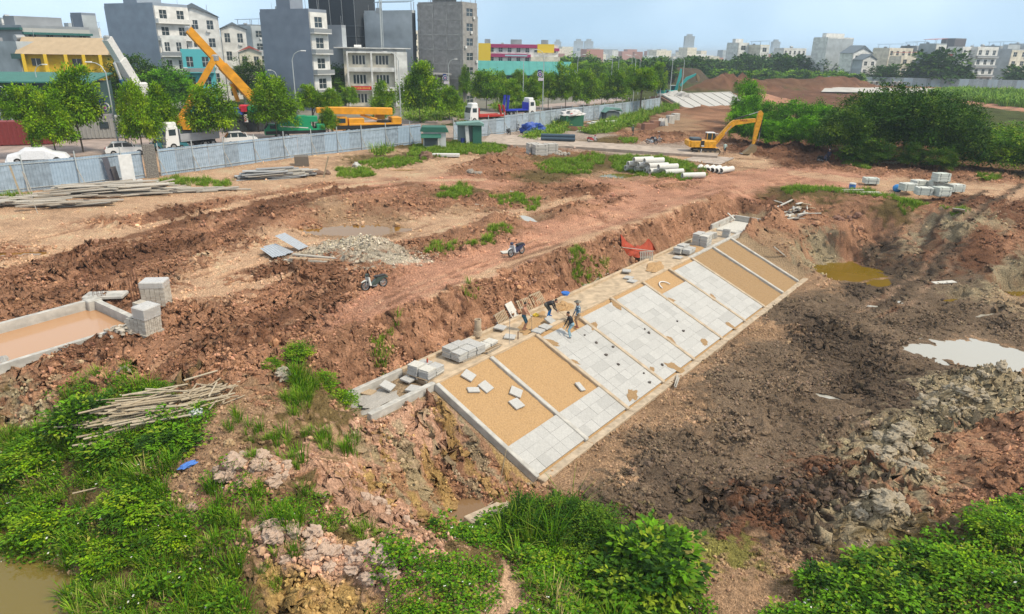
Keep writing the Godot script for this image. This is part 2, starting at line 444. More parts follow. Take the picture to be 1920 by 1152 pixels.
	[-8.68,-24.72,-1.1,"V"],[-6.8,-24.84,-1.9,"Q"],[-6.05,-26.62,-2.3,"Q"],[-5.3,-27.69,-2.5,"Q"],[-5.63,-24.28,-2.8,"S"],[-4.63,-26.3,-3.3,"S"],[-4.09,-25.6,-4.2,"O"],[-5.13,-23.76,-3.6,"O"],
	[-2.55,-26.76,-4.4,"D"],[-3.8,-27.24,-3.6,"D"],[-2.7,-25.58,-5,"O"],[-6.35,-21.94,-2.2,"Q"],[-1.33,-26.54,-4.8,"S"],[-28.81,-36.28,0,"B"],[-22.79,-25.82,0.05,"B"],[-22.18,-26.86,0.05,"B"],
	[-21.67,-27.47,0.02,"B"],[-27.04,-38.23,0,"B"],[-23.72,-37.91,0,"B"],[-20.35,-33.37,0,"B"],[-17.72,-29.4,0,"B"],[-21.97,-28.64,0,"B"],[-20.52,-29.91,0,"D"],[-19.59,-35.83,0,"B"],
	[-15.69,-33.57,0,"B"],[-16.04,-30.08,0,"B"],[-13.53,-29.56,0,"B"],[-12.49,-30.87,0,"D"],[-12.23,-28.07,-0.1,"S"],[-11.05,-29.65,0,"B"],[-11.26,-33.76,0,"D"],[-9.22,-32.37,0,"B"],
	[-9.47,-35.73,0.05,"D"],[-7.91,-33.91,0,"S"],[-11.66,-39.54,0.15,"D"],[-14.89,-41.51,0.15,"D"],[-12.5,-37.97,0,"B"],[-10.26,-39.04,0,"B"],[-8.36,-39.14,0,"B"],[-15.92,-38.77,0,"B"],
	[-17.8,-38.68,0,"T"],[-5.83,-35.01,-0.4,"S"],[-6.55,-32.5,-0.6,"S"],[-7.78,-30.67,-0.4,"S"],[-31.71,-36.15,0,"B"]]

var TRACKS := [   # polyline, half width, soil, how deep
	[[v2(-7.63,-33.92),v2(-6.93,-36.41),v2(-5.23,-39.79),v2(-2.84,-43.2),v2(0.32,-47.6),v2(5.06,-54.16),v2(11.61,-62.38),v2(18.32,-69.91),v2(27.87,-79.09),v2(36.7,-85.86)], 2.1, "R", 0.05],
	[[v2(-5.66,-34),v2(-4.06,-37.9),v2(-2.06,-41.54),v2(1.45,-46.84),v2(6.64,-52.88),v2(12,-59.17),v2(19.48,-68.11)], 0.55, "T", 0.03],
	[[v2(-38.57,-47.01),v2(-36.89,-51.33),v2(-34.59,-57.48),v2(-31.32,-63.15),v2(-28.41,-67.02),v2(-22.62,-72.19),v2(-15.93,-78.16),v2(-9.6,-86.69),v2(-5.8,-89.77)], 0.9, "T", 0.05],
	[[v2(-33.23,-40.72),v2(-31.77,-44.62),v2(-30.78,-49.2),v2(-28.41,-54.06),v2(-25.41,-59.45),v2(-22.64,-65.34),v2(-17.65,-70.14),v2(-11.74,-74.34),v2(-3.74,-75.71)], 0.6, "T", 0.08],
	[[v2(-30.74,-41.98),v2(-29.29,-47.94),v2(-27.01,-52.9),v2(-24.02,-58.27),v2(-20.65,-65.5),v2(-15.51,-70.32)], 0.5, "D", -0.12],
	[[v2(-26.04,-37.65),v2(-25.14,-43.64),v2(-23.38,-48.48),v2(-21.57,-55.29),v2(-20.26,-60.94),v2(-17.06,-67.63),v2(-11.41,-72.13)], 0.8, "D", -0.1],
	[[v2(-19.28,-40.66),v2(-17.58,-44.22),v2(-16,-47.22),v2(-14.46,-49.96)], 1.0, "T", 0.04], [[v2(-10.36,-49.45),v2(-6.93,-53.73),v2(-2.9,-58.76),v2(1.81,-62.35),v2(7.1,-66.36)], 0.8, "T", 0.05],
	[[v2(-16.33,-27.17),v2(-15.05,-30.77),v2(-13.49,-32.92),v2(-11.98,-36.18),v2(-10.15,-38.56)], 0.5, "D", -0.15], [[v2(-15.2,-27.75),v2(-13.52,-30.18),v2(-11.82,-33.74),v2(-9.51,-37.18)], 0.35, "D", -0.18],
	[[v2(-20.01,-36.69),v2(-17.6,-38.2),v2(-15.47,-39.29),v2(-13.55,-41.5)], 0.6, "T", 0.03],
	[[v2(34.86,-84.5),v2(39.34,-80.11),v2(44.83,-76.57),v2(50.88,-73.98),v2(58.64,-72.85)], 1.6, "T", 0.04],
	[[v2(6.86,-63.88),v2(13.45,-73.29),v2(22.18,-80.7),v2(30.44,-86.88)], 0.7, "R", 0.03], [[v2(22.37,-89.49),v2(27.74,-96.66),v2(33.19,-95.25)], 0.5, "L", 0.02],
	[[v2(27.94,-50.07),v2(34.74,-56.49),v2(42.68,-63.57),v2(50.67,-71.19),v2(58.3,-79.11)], 0.35, "K", -0.2], [[v2(27.15,-51.92),v2(33.67,-57.97),v2(42.84,-66.46),v2(51.22,-74.76)], 0.3, "K", -0.2],
	[[v2(-0.12,-20),v2(0.06,-18.95),v2(0.16,-17.52),v2(0,-16.04)], 0.16, "T", 0.05], [[v2(-0.45,-20.91),v2(-0.13,-20.35)], 0.14, "T", 0.03],
	[[v2(-11.09,-19.8),v2(-11.74,-21.03),v2(-10.86,-22.45),v2(-11.26,-23.97)], 0.3, "L", 0.02]]

var RUTS := [   # wheel paths, pressed as a pair of grooves
	[v2(-37.08,-45.02),v2(-34.89,-49.5),v2(-32.77,-55.8),v2(-29.74,-61.83),v2(-25.65,-68.08),v2(-19.64,-73.72),v2(-12.58,-79.94),v2(-6.89,-86.1)], [v2(-32.36,-38.66),v2(-29.78,-42.62),v2(-27.8,-48.03),v2(-25.38,-53.01),v2(-22.9,-58.99),v2(-20.35,-64.5),v2(-15.27,-69.18),v2(-9.27,-72.97)], [v2(-23.47,-36.39),v2(-22.85,-42.56),v2(-21.28,-47.16),v2(-19.5,-53.07),v2(-18.57,-58.47),v2(-15.67,-66.14),v2(-10.14,-71.04),v2(-3.64,-73.73)],
	[v2(-7.5,-34.71),v2(-5.7,-38.48),v2(-2.82,-42.85),v2(0.7,-47.91),v2(6,-54.93),v2(12.73,-63.15),v2(21.1,-72.13),v2(29.51,-80.29),v2(37.56,-84.76)], [v2(-6.42,-35.16),v2(-4.21,-39.34),v2(-1.11,-43.89),v2(3.54,-50.28),v2(8.98,-57.57),v2(16.42,-66.32),v2(24.15,-74.81),v2(34.09,-82.52),v2(41.22,-78.89),v2(48.63,-75),v2(56.68,-73.27)], [v2(-15.66,-27.73),v2(-14.41,-30.46),v2(-13.09,-32.57),v2(-11.78,-35.51),v2(-9.77,-38.29)], [v2(-19.05,-40.14),v2(-17.49,-43.98),v2(-15.38,-47.68),v2(-12.96,-50.37),v2(-9.18,-51.89),v2(-4.67,-57.62),v2(0.83,-61.82),v2(6.51,-65.56),v2(12.16,-72.28)],
	[v2(15.77,-73.49),v2(23.01,-81.5),v2(31.3,-89.51),v2(35.99,-87.42),v2(40.73,-83.14)], [v2(-6.32,-71.69),v2(-1.39,-75.92),v2(4.39,-74.15),v2(9.22,-76.19)], [v2(-16.44,-36.86),v2(-14.2,-39.35),v2(-12.07,-41.03),v2(-9.61,-42.04)], [v2(26.73,-48.62),v2(33.99,-55.33),v2(41.8,-62.32),v2(49.23,-69.15),v2(57.91,-78.28)]]
var POOLS := [   # x, z, half length, half width, turn, level, which water
	[v2(-12.75,-54.45), 3.9, 1.9, 0.05, -0.38, "ochre"], [v2(1.37,-59.13), 0.55, 1.6, 0.5, -0.33, "pale"], [v2(12.41,-82), 2.0, 1.6, 0.2, -0.25, "olive"],
	[v2(30.77,-60.2), 3.3, 2.9, 0.9, -5.04, "yellow"], [v2(31.94,-56.89), 1.7, 0.8, 0.5, -5.0, "yellow"], [v2(31.46,-42.17), 4.2, 2.4, -0.1, -5.14, "pale"],
	[v2(42.64,-54.89), 2.2, 0.8, 0.1, -5.05, "yellow"], [v2(-1.7,-24.68), 1.0, 0.8, 0.3, -5.12, "brown"], [v2(-4.11,-20.5), 0.45, 0.35, 0.2, -3.3, "brown"],
	[v2(35.85,-52.59), 1.1, 0.35, 0.3, -4.98, "yellow"], [v2(30.78,-51.98), 0.6, 0.22, 0.2, -4.97, "pale"], [v2(36.39,-49.38), 1.3, 0.22, 0.3, -5.0, "pale"],
	[v2(18.06,-35.43), 0.9, 0.2, -0.6, -4.92, "pale"], [v2(-33.4,-44.87), 2.0, 0.5, 0.2, 0.02, "ochre"], [v2(-12.9,-82.06), 2.0, 0.6, 0.3, 0.0, "ochre"], [v2(0.09,-70.17), 0.7, 0.25, 0.2, 0.02, "pale"],
	[v2(-3.38,-63.36), 0.35, 0.5, 0.5, 0.0, "pale"], [v2(28.6,-51.02), 0.5, 0.18, 0.2, -4.98, "pale"]]

var MOUNDS := [   # x, z, radius along, radius across, turn, height, soil
	[v2(79.17,-337.28), 14.0, 9.0, 0.2, 7.0, "K"], [v2(75.73,-274.03), 12.0, 8.0, 0.2, 4.0, "D"], [v2(89.07,-277.78), 16.0, 8.0, 0.2, 4.5, "D"], [v2(111.54,-299.95), 22.0, 9.0, 0.2, 4.0, "D"], [v2(72.81,-215.81), 12.0, 10.0, 0.7, 2.0, "R"],
	[v2(138.75,-316.85), 24.0, 9.0, 0.1, 4.5, "D"], [v2(47.18,-173.3), 7.0, 2.2, 0.4, 1.3, "D"], [v2(22.08,-124.39), 6.0, 2.0, 0.4, 0.5, "B"], [v2(26.23,-121.73), 4.0, 1.5, 0.2, 0.7, "D"],
	[v2(172.18,-369.24), 10.0, 5.0, 0, 2.6, "K"], [v2(199.09,-384.68), 12.0, 5.0, 0, 2.4, "K"], [v2(230.98,-395.81), 9.0, 5.0, 0, 5.0, "O"], [v2(242.65,-393.45), 8.0, 5.0, 0, 4.0, "O"],
	[v2(-0.99,-55.94), 2.2, 1.1, 0.8, 0.6, "S"], [v2(5.61,-60.84), 2.6, 1.4, 0.2, 0.55, "S"], [v2(-9.89,-47.02), 2.6, 1.7, -0.1, 0.55, "W"], [v2(-12.98,-41.86), 2.2, 0.9, 0.2, 0.4, "D"],
	[v2(-2.98,-87.81), 4.0, 1.6, 0.5, 0.8, "B"], [v2(7.35,-69.03), 3.0, 1.0, 0.6, 0.35, "D"], [v2(42.35,-105.96), 5.0, 1.2, 0.2, 1.0, "D"], [v2(22.2,-83.31), 3.0, 1.0, 0.3, 0.4, "B"],
	[v2(-9.47,-21.47), 1.5, 0.8, 0.3, 0.5, "Q"], [v2(-7.01,-18.82), 2.0, 0.7, -0.2, 0.35, "Q"], [v2(-4.44,-18.33), 1.3, 0.7, -0.4, 0.3, "Q"],
	[v2(23.97,-33.47), 1.8, 1.2, 0.4, 0.7, "G"], [v2(19.38,-29.68), 2.0, 1.2, 0.5, 0.5, "G"], [v2(15.39,-23.81), 1.1, 0.9, 0.4, 0.8, "G"], [v2(28.13,-36.33), 1.8, 0.8, 0.2, 0.6, "G"],
	[v2(40.99,-62.05), 1.4, 1.0, 0.6, 0.5, "G"], [v2(-1.7,-25.29), 1.0, 0.6, 0.0, 0.0, "S"]]

var ZONES := [[[v2(6.52,-114.62),v2(14.38,-142.07),v2(38.81,-183),v2(51.78,-235.97),v2(134.4,-306.73),v2(134.12,-269.07),v2(77.4,-174.28),v2(52.58,-130.31),v2(37.27,-118.6),v2(23.42,-108)], "D"], [[v2(14.82,-118.66),v2(26.79,-139.8),v2(38.01,-171.6),v2(42.36,-169.42),v2(35.59,-137.12),v2(26.14,-112.92),v2(17.86,-109.24)], "L"], [[v2(38.07,-167.19),v2(53.63,-216.09),v2(81.9,-243.47),v2(72.71,-189.67),v2(47.53,-138.9),v2(37.74,-137.44)], "S"], [[v2(154.71,-363.24),v2(278.88,-370.14),v2(214.15,-282.99),v2(152.25,-280.68),v2(122.84,-287.27)], "B"], [[v2(-6.48,-131.64),v2(4.92,-147.57),v2(40.63,-207.09),v2(38.84,-190.24),v2(9.49,-133.13),v2(-0.41,-110.35),v2(-5.21,-105.75)], "T"], [[v2(146.26,-242.4),v2(157.18,-206.29),v2(133.12,-173.89),v2(136.03,-202.13),v2(134.88,-220.35)], "R"]]
var lay := []        # one patch of ground each: origin, step, counts, heights, colours, clods
var wave := FastNoiseLite.new()
var crumb := FastNoiseLite.new()
var warp := FastNoiseLite.new()
var streak := FastNoiseLite.new()
var plan := {}


func bank_at(x: float, z: float) -> Vector2:
	return Vector2((x - BANK.x) * ALONG.x + (z - BANK.z) * ALONG.z, (x - BANK.x) * DOWN.x + (z - BANK.z) * DOWN.z)


func bank_point(s: float, d: float, up := 0.0) -> Vector3:
	return BANK + ALONG * s + DOWN * d + Vector3(0, up, 0)


func survey() -> void:   # the surveyed points spread over a coarse grid
	var x0 := -66.0; var z0 := -128.0; var step := 0.8
	var nx := 186; var nz := 152
	var h := PackedFloat32Array(); var c := PackedColorArray(); var q := PackedFloat32Array(); var k := PackedFloat32Array()
	h.resize(nx * nz); c.resize(nx * nz); q.resize(nx * nz); k.resize(nx * nz)
	var px := PackedFloat32Array(); var pz := PackedFloat32Array(); var ph := PackedFloat32Array()
	for p in SURVEY:
		px.append(p[0]); pz.append(p[1]); ph.append(p[2])
	var cell := 8.0
	var near := {}
	for i in px.size():
		var b := Vector2i(floori(px[i] / cell), floori(pz[i] / cell))
		for u in range(-2, 3):
			for w in range(-2, 3):
				var key := b + Vector2i(u, w)
				if not near.has(key): near[key] = PackedInt32Array()
				near[key].append(i)
	for iz in nz:
		for ix in nx:
			var x := x0 + ix * step; var z := z0 + iz * step
			var key := Vector2i(floori(x / cell), floori(z / cell))
			var sum := 0.0; var sh := 0.0
			var best := 1e9; var which := 0; var best2 := 1e9; var which2 := 0
			var list: PackedInt32Array = near.get(key, PackedInt32Array())
			if list.is_empty():
				for i in px.size(): list.append(i)
			for i in list:
				var d := (px[i] - x) * (px[i] - x) + (pz[i] - z) * (pz[i] - z) + 0.15
				var w := 1.0 / (d * d)
				sum += w; sh += w * ph[i]
				if d < best:
					best2 = best; which2 = which
					best = d; which = i
				elif d < best2:
					best2 = d; which2 = i
			var at := iz * nx + ix
			h[at] = sh / sum
			var a: Array = SOIL[SURVEY[which][3]]; var b: Array = SOIL[SURVEY[which2][3]]
			var t := smoothstep(0.62, 1.0, sqrt(best) / sqrt(best2)) * 0.5
			c[at] = (a[0] as Color).lerp(b[0], t)
			q[at] = lerpf(a[1], b[1], t)
			k[at] = lerpf(a[2], b[2], t)
	for again_ in 2:   # worn smooth
		var old := h.duplicate()
		for iz in range(1, nz - 1):
			for ix in range(1, nx - 1):
				var at := iz * nx + ix
				h[at] = old[at] * 0.4 + (old[at - 1] + old[at + 1] + old[at - nx] + old[at + nx]) * 0.15
	plan = {"x0": x0, "z0": z0, "step": step, "nx": nx, "nz": nz, "h": h, "c": c, "q": q, "k": k}


func build_ground() -> void:
	wave.seed = 3; wave.frequency = 0.35; wave.fractal_octaves = 3
	crumb.seed = 5; crumb.frequency = 1.3; crumb.fractal_octaves = 3
	warp.seed = 9; warp.frequency = 0.16; warp.fractal_octaves = 3
	streak.seed = 12; streak.frequency = 0.5; streak.fractal_octaves = 3
	survey()
	ground_patch("ground", -44.0, -51.0, 44.0, -9.0, 0.125)
	ground_patch("ground", -66.0, -126.0, 81.0, -50.7, 0.3)
	ground_patch("ground", -340.0, -480.0, 460.0, -125.0, 2.0)
	# the plain beyond, out to the horizon
	var s := shape()
	for q in [[-6000, 6000, -8000, -478], [-6000, -338, -480, 200], [458, 6000, -480, 200], [-340, -65, -127, 60], [80, 460, -127, 60], [-67, 82, -10, 60]]:
		var y := -0.35 if q[2] < -400 else -0.4
		if q[2] == -10: y = -4.6
		s.quad(Vector3(q[0], y, q[2]), Vector3(q[1], y, q[2]), Vector3(q[1], y, q[3]), Vector3(q[0], y, q[3]))
	structure("plain", s.mesh(), paint(0.13, 0.14, 0.07, 0.95, M.blotch, 0.02))


func ground_patch(called: String, x0: float, z0: float, x1: float, z1: float, step: float) -> void:
	var nx := int((x1 - x0) / step) + 1; var nz := int((z1 - z0) / step) + 1
	var h := PackedFloat32Array(); var c := PackedColorArray(); var k := PackedFloat32Array(); var q := PackedFloat32Array()
	h.resize(nx * nz); c.resize(nx * nz); k.resize(nx * nz); q.resize(nx * nz)
	var sx: float = plan.x0; var sz: float = plan.z0; var ss: float = plan.step; var sn: int = plan.nx; var sm: int = plan.nz
	var ph: PackedFloat32Array = plan.h; var pc: PackedColorArray = plan.c; var pq: PackedFloat32Array = plan.q; var pk: PackedFloat32Array = plan.k
	var far := step > 1.0
	for iz in nz:
		var z := z0 + iz * step
		for ix in nx:
			var x := x0 + ix * step
			var at := iz * nx + ix
			var w1 := warp.get_noise_2d(x, z); var w2 := warp.get_noise_2d(x + 70.0, z)
			if far:
				h[at] = 0.3 + w1 * 0.8
				var t := w2 * 0.5 + 0.5
				c[at] = Color(0.10, 0.14, 0.035).lerp(Color(0.16, 0.17, 0.06), t)
				q[at] = 0.2
				var here := Vector2(x + w1 * 4.0, z + w2 * 4.0)
				for zone in ZONES:
					if Geometry2D.is_point_in_polygon(here, zone[0]): c[at] = SOIL[zone[1]][0]
				continue
			var fx := clampf((x - sx) / ss, 0, sn - 1.01); var fz := clampf((z - sz) / ss, 0, sm - 1.01)
			var ax := int(fx); var az := int(fz)
			var tx := fx - ax; var tz := fz - az
			tx = tx * tx * (3 - 2 * tx); tz = tz * tz * (3 - 2 * tz)
			var b := az * sn + ax
			h[at] = lerpf(lerpf(ph[b], ph[b + 1], tx), lerpf(ph[b + sn], ph[b + sn + 1], tx), tz)
			# soils meet along ragged lines
			var gx := clampi(roundi(fx + w1 * 2.2 + crumb.get_noise_2d(x, z) * 2.0), 0, sn - 1); var gz := clampi(roundi(fz + w2 * 2.2 + crumb.get_noise_2d(z, x) * 2.0), 0, sm - 1)
			var g := gz * sn + gx
			c[at] = pc[g]; q[at] = pq[b]; k[at] = pk[g]
	var me := {"x0": x0, "z0": z0, "step": step, "nx": nx, "nz": nz, "h": h, "c": c, "q": q, "k": k}
	lay.append(me)
	for t in TRACKS: press_track(me, t)
	if not far:
		for r in RUTS: press_ruts(me, r)
	for m in MOUNDS: raise_mound(me, m)
	h = me.h; c = me.c; q = me.q; k = me.k
	# the cut bank and its surroundings
	for iz in nz:
		var z := z0 + iz * step
		for ix in nx:
			var x := x0 + ix * step
			var at := iz * nx + ix
			var r := 0.0
			if not far:
				var bd := bank_at(x, z)
				var s := bd.x; var d := bd.y
				if s > -7.0 and s < 52.0 and d > -9.0 and d < 11.0:
					var lip := -5.1 + warp.get_noise_2d(x * 3.0, z * 3.0) * 0.9
					var y := 0.0
					if d < -2.75: y = lerpf(0.0, -2.55, smoothstep(lip, -2.75, d) * 0.55 + clampf((d - lip) / (-2.75 - lip), 0, 1) * 0.45)
					elif d < 0.05: y = -2.5
					elif d < 6.3: y = -2.5 - (d - 0.05) * FALL
					else: y = -5.05
					var w := smoothstep(-0.9, -0.25, s) * (1.0 - smoothstep(39.0, 41.5, s))
					if d < 0.1: w = smoothstep(-5.2, -3.9, s) * (1.0 - smoothstep(46.3, 49.0, s))
					w *= smoothstep(-8.0, lip - 0.6, d) * (1.0 - smoothstep(6.6, 8.2, d))
					h[at] = lerpf(h[at], y, w)
					if d > -3.0 and d < 6.4 and w > 0.5:
						q[at] = 0.01; k[at] = 0.0
						c[at] = Color(0.56, 0.40, 0.25)
					elif d <= -3.0 and d > lip and w > 0.4:
						q[at] = 0.17
						var v := streak.get_noise_2d(s * 1.2, d * 4.0)
						c[at] = (SOIL["S"][0] as Color).lerp(Color(0.31, 0.15, 0.09) if v > 0 else Color(0.80, 0.43, 0.27), absf(v) * 1.3)
						k[at] = 1.5
					if s > -6.5 and s < -0.25 and d > 0.6 and d < 6.6:   # banded clay laid bare at the end of the slope
						var v := streak.get_noise_2d(s * 1.6 + d * 0.5, d * 0.35)
						var band: Color = SOIL["O"][0] if v > 0.12 else (SOIL["G"][0] if v < -0.22 else (SOIL["Q"][0] if d < 2.6 else SOIL["S"][0]))
						c[at] = c[at].lerp(band, 0.75)
				# rough surface
				var e := q[at]
				if e > 0.005:
					e *= 0.45 + 1.1 * smoothstep(-0.35, 0.4, warp.get_noise_2d(x * 1.3 + 200.0, z * 1.3))
					var f := crumb.get_noise_2d(x, z)
					r = (wave.get_noise_2d(x, z) * 1.2 + absf(f) * 2.2 + absf(crumb.get_noise_2d(x * 2.1 + 17.0, z * 2.1)) * 1.5 - 0.75) * e   # rounded lumps with sharp creases between
			else:
				r = crumb.get_noise_2d(x * 0.2, z * 0.2) * q[at]
			h[at] += r
			var m := 1.0 + (crumb.get_noise_2d(x * 1.7 + 31.0, z * 1.7) * 0.35 + wave.get_noise_2d(x * 0.6, z * 0.6 + 50.0) * 0.35) * (0.6 if q[at] < 0.03 else 1.0)
			c[at] = Color(c[at].r * m, c[at].g * m, c[at].b * m)
	me.h = h; me.c = c; me.q = q; me.k = k
	var tank := PackedVector2Array([Vector2(-29.5, -25.6), Vector2(-23.0, -35.4), Vector2(-19.3, -32.7), Vector2(-25.8, -22.9)])
	if not far:
		for iz in nz:
			for ix in nx:
				var p := Vector2(x0 + ix * step, z0 + iz * step)
				if p.x < -18.0 and p.y > -37.0 and Geometry2D.is_point_in_polygon(p, tank): h[iz * nx + ix] = -0.4
		me.h = h
	for p in POOLS: sink_pool(me, p)
	h = me.h; c = me.c
	# mesh
	var v := PackedVector3Array(); var n := PackedVector3Array(); var idx := PackedInt32Array()
	v.resize(nx * nz); n.resize(nx * nz)
	for iz in nz:
		for ix in nx:
			var at := iz * nx + ix
			var y := h[at]
			if ix == 0 or iz == 0 or ix == nx - 1 or iz == nz - 1: y -= 0.25
			var jx := 0.0; var jz := 0.0
			if not far:   # undercut and lumpy, not a draped sheet
				var px := x0 + ix * step; var pz := z0 + iz * step
				jx = crumb.get_noise_3d(px * 0.8, y * 1.6, pz * 0.8 + 40.0) * minf(q[at] * 2.2, 0.5); jz = crumb.get_noise_3d(px * 0.8 + 90.0, y * 1.6, pz * 0.8) * minf(q[at] * 2.2, 0.5)
			v[at] = Vector3(x0 + ix * step + jx, y, z0 + iz * step + jz)
	for iz in nz:
		for ix in nx:
			var at := iz * nx + ix
			var e := v[at + 1 if ix < nx - 1 else at] - v[at - 1 if ix else at]
			n[at] = (v[at + nx if iz < nz - 1 else at] - v[at - nx if iz else at]).cross(e).normalized()
	idx.resize((nx - 1) * (nz - 1) * 6)
	var o := 0
	for iz in nz - 1:
		for ix in nx - 1:
			var a := iz * nx + ix
			idx[o] = a; idx[o + 1] = a + 1; idx[o + 2] = a + nx + 1; idx[o + 3] = a; idx[o + 4] = a + nx + 1; idx[o + 5] = a + nx
			o += 6
	var arr := []
	arr.resize(Mesh.ARRAY_MAX)
	arr[Mesh.ARRAY_VERTEX] = v; arr[Mesh.ARRAY_NORMAL] = n; arr[Mesh.ARRAY_COLOR] = c; arr[Mesh.ARRAY_INDEX] = idx
	var am := ArrayMesh.new()
	am.add_surface_from_arrays(Mesh.PRIMITIVE_TRIANGLES, arr)
	structure(called, am, M.soil)


func span(me: Dictionary, x0: float, z0: float, x1: float, z1: float) -> Rect2i:
	var a := Vector2i(clampi(floori((x0 - me.x0) / me.step), 0, me.nx), clampi(floori((z0 - me.z0) / me.step), 0, me.nz))
	var b := Vector2i(clampi(ceili((x1 - me.x0) / me.step) + 1, 0, me.nx), clampi(ceili((z1 - me.z0) / me.step) + 1, 0, me.nz))
	return Rect2i(a, b - a)


func press_track(me: Dictionary, t: Array) -> void:
	var soil: Array = SOIL[t[2]]
	var half: float = t[1]
	var h: PackedFloat32Array = me.h; var c: PackedColorArray = me.c; var q: PackedFloat32Array = me.q; var k: PackedFloat32Array = me.k
	var nx: int = me.nx; var step: float = me.step
	var pts: Array = t[0]
	for i in pts.size() - 1:
		var a: Vector2 = pts[i]; var b: Vector2 = pts[i + 1]
		var e := half * 2.2
		var r := span(me, minf(a.x, b.x) - e, minf(a.y, b.y) - e, maxf(a.x, b.x) + e, maxf(a.y, b.y) + e)
		var ab := b - a
		for iz in range(r.position.y, r.end.y):
			for ix in range(r.position.x, r.end.x):
				var p := Vector2(me.x0 + ix * step, me.z0 + iz * step)
				var u := clampf((p - a).dot(ab) / ab.length_squared(), 0.0, 1.0)
				var off := p - a - ab * u
				var d := off.length() / half + wave.get_noise_2d(p.x * 1.5, p.y * 1.5) * 0.5
				if d > 1.5: continue
				var at := iz * nx + ix
				var w := 1.0 - smoothstep(0.75, 1.4, d)
				c[at] = c[at].lerp(soil[0], w * 0.9)
				q[at] = lerpf(q[at], soil[1] * 0.7, w * 0.5)
				k[at] = lerpf(k[at], soil[2], w * 0.5)
				# wheel lines pressed in
				var across := ab.cross(p - a) / ab.length()
				var rut := absf(fposmod(across, 0.62) - 0.31) / 0.31
				if (t[3] as float) < 0.0: rut = d
				h[at] += -absf(t[3]) * (1.0 - rut) * w * 0.35
	me.h = h; me.c = c; me.q = q; me.k = k


func press_ruts(me: Dictionary, pts: Array) -> void:
	var h: PackedFloat32Array = me.h; var c: PackedColorArray = me.c; var q: PackedFloat32Array = me.q
	var nx: int = me.nx; var step: float = me.step
	for i in pts.size() - 1:
		var a: Vector2 = pts[i]; var b: Vector2 = pts[i + 1]
		var ab := b - a
		var r := span(me, minf(a.x, b.x) - 1.6, minf(a.y, b.y) - 1.6, maxf(a.x, b.x) + 1.6, maxf(a.y, b.y) + 1.6)
		for iz in range(r.position.y, r.end.y):
			for ix in range(r.position.x, r.end.x):
				var p := Vector2(me.x0 + ix * step, me.z0 + iz * step)
				var u := (p - a).dot(ab) / ab.length_squared()
				if u < 0.0 or u >= 1.0: continue
				var d := absf(absf(ab.cross(p - a) / ab.length() + warp.get_noise_2d(p.x, p.y) * 0.5) - 0.85)
				if d > 0.55: continue
				var at := iz * nx + ix
				var fade := 0.55 + 0.45 * wave.get_noise_2d(p.x * 0.5, p.y * 0.5 + 8.0) * 2.0
				var w := clampf(fade, 0.0, 1.0) * (1.0 - smoothstep(0.14, 0.3, d))
				h[at] += clampf(fade, 0.0, 1.0) * (-0.14 * (1.0 - smoothstep(0.1, 0.3, d)) + 0.09 * (1.0 - smoothstep(0.0, 0.16, absf(d - 0.38))))
				q[at] = lerpf(q[at], 0.02, w)
				c[at] = c[at].lerp(Color(0.33, 0.17, 0.105) if fade > 0.6 else Color(0.9, 0.58, 0.38), w * 0.75)
	me.h = h; me.c = c; me.q = q


func raise_mound(me: Dictionary, m: Array) -> void:
	var o: Vector2 = m[0]
	var e: float = maxf(m[1], m[2]) * 1.5
	var r := span(me, o.x - e, o.y - e, o.x + e, o.y + e)
	if r.size.x <= 0 or r.size.y <= 0: return
	var soil: Array = SOIL[m[5]]
	var h: PackedFloat32Array = me.h; var c: PackedColorArray = me.c; var q: PackedFloat32Array = me.q; var k: PackedFloat32Array = me.k
	var far: bool = me.step > 1.0
	for iz in range(r.position.y, r.end.y):
		for ix in range(r.position.x, r.end.x):
			var p := Vector2(me.x0 + ix * me.step, me.z0 + iz * me.step)
			var l := (p - o).rotated(m[3] as float)
			var d := Vector2(l.x / m[1], l.y / m[2]).length() + warp.get_noise_2d(p.x * 2.0, p.y * 2.0) * 0.35
			if d > 1.3: continue
			var at: int = iz * me.nx + ix
			var w := 1.0 - smoothstep(0.1, 1.15, d)
			h[at] += m[4] * w
			var cw := 1.0 - smoothstep(0.8, 1.2, d)
			c[at] = c[at].lerp(soil[0], cw * 0.9)
			q[at] = lerpf(q[at], maxf(soil[1], 0.15), cw); k[at] = lerpf(k[at], 1.3, cw)
	me.h = h; me.c = c; me.q = q; me.k = k


func sink_pool(me: Dictionary, m: Array) -> void:
	var o: Vector2 = m[0]
	var e: float = maxf(m[1], m[2]) * 2.0
	var r := span(me, o.x - e, o.y - e, o.x + e, o.y + e)
	if r.size.x <= 0 or r.size.y <= 0: return
	var h: PackedFloat32Array = me.h; var k: PackedFloat32Array = me.k
	for iz in range(r.position.y, r.end.y):
		for ix in range(r.position.x, r.end.x):
			var p := Vector2(me.x0 + ix * me.step, me.z0 + iz * me.step)
			var l := (p - o).rotated(m[3] as float)
			var d := Vector2(l.x / m[1], l.y / m[2]).length() + wave.get_noise_2d(p.x * 1.2, p.y * 1.2) * 0.45
			if d > 1.8: continue
			var at: int = iz * me.nx + ix
			var want: float = m[4] + clampf((d - 1.0) * 0.4, -0.2, 0.25) + crumb.get_noise_2d(p.x, p.y) * 0.03
			h[at] = lerpf(want, h[at], smoothstep(1.05, 1.8, d))
			if d < 1.1: k[at] = 0.0
	me.h = h; me.k = k


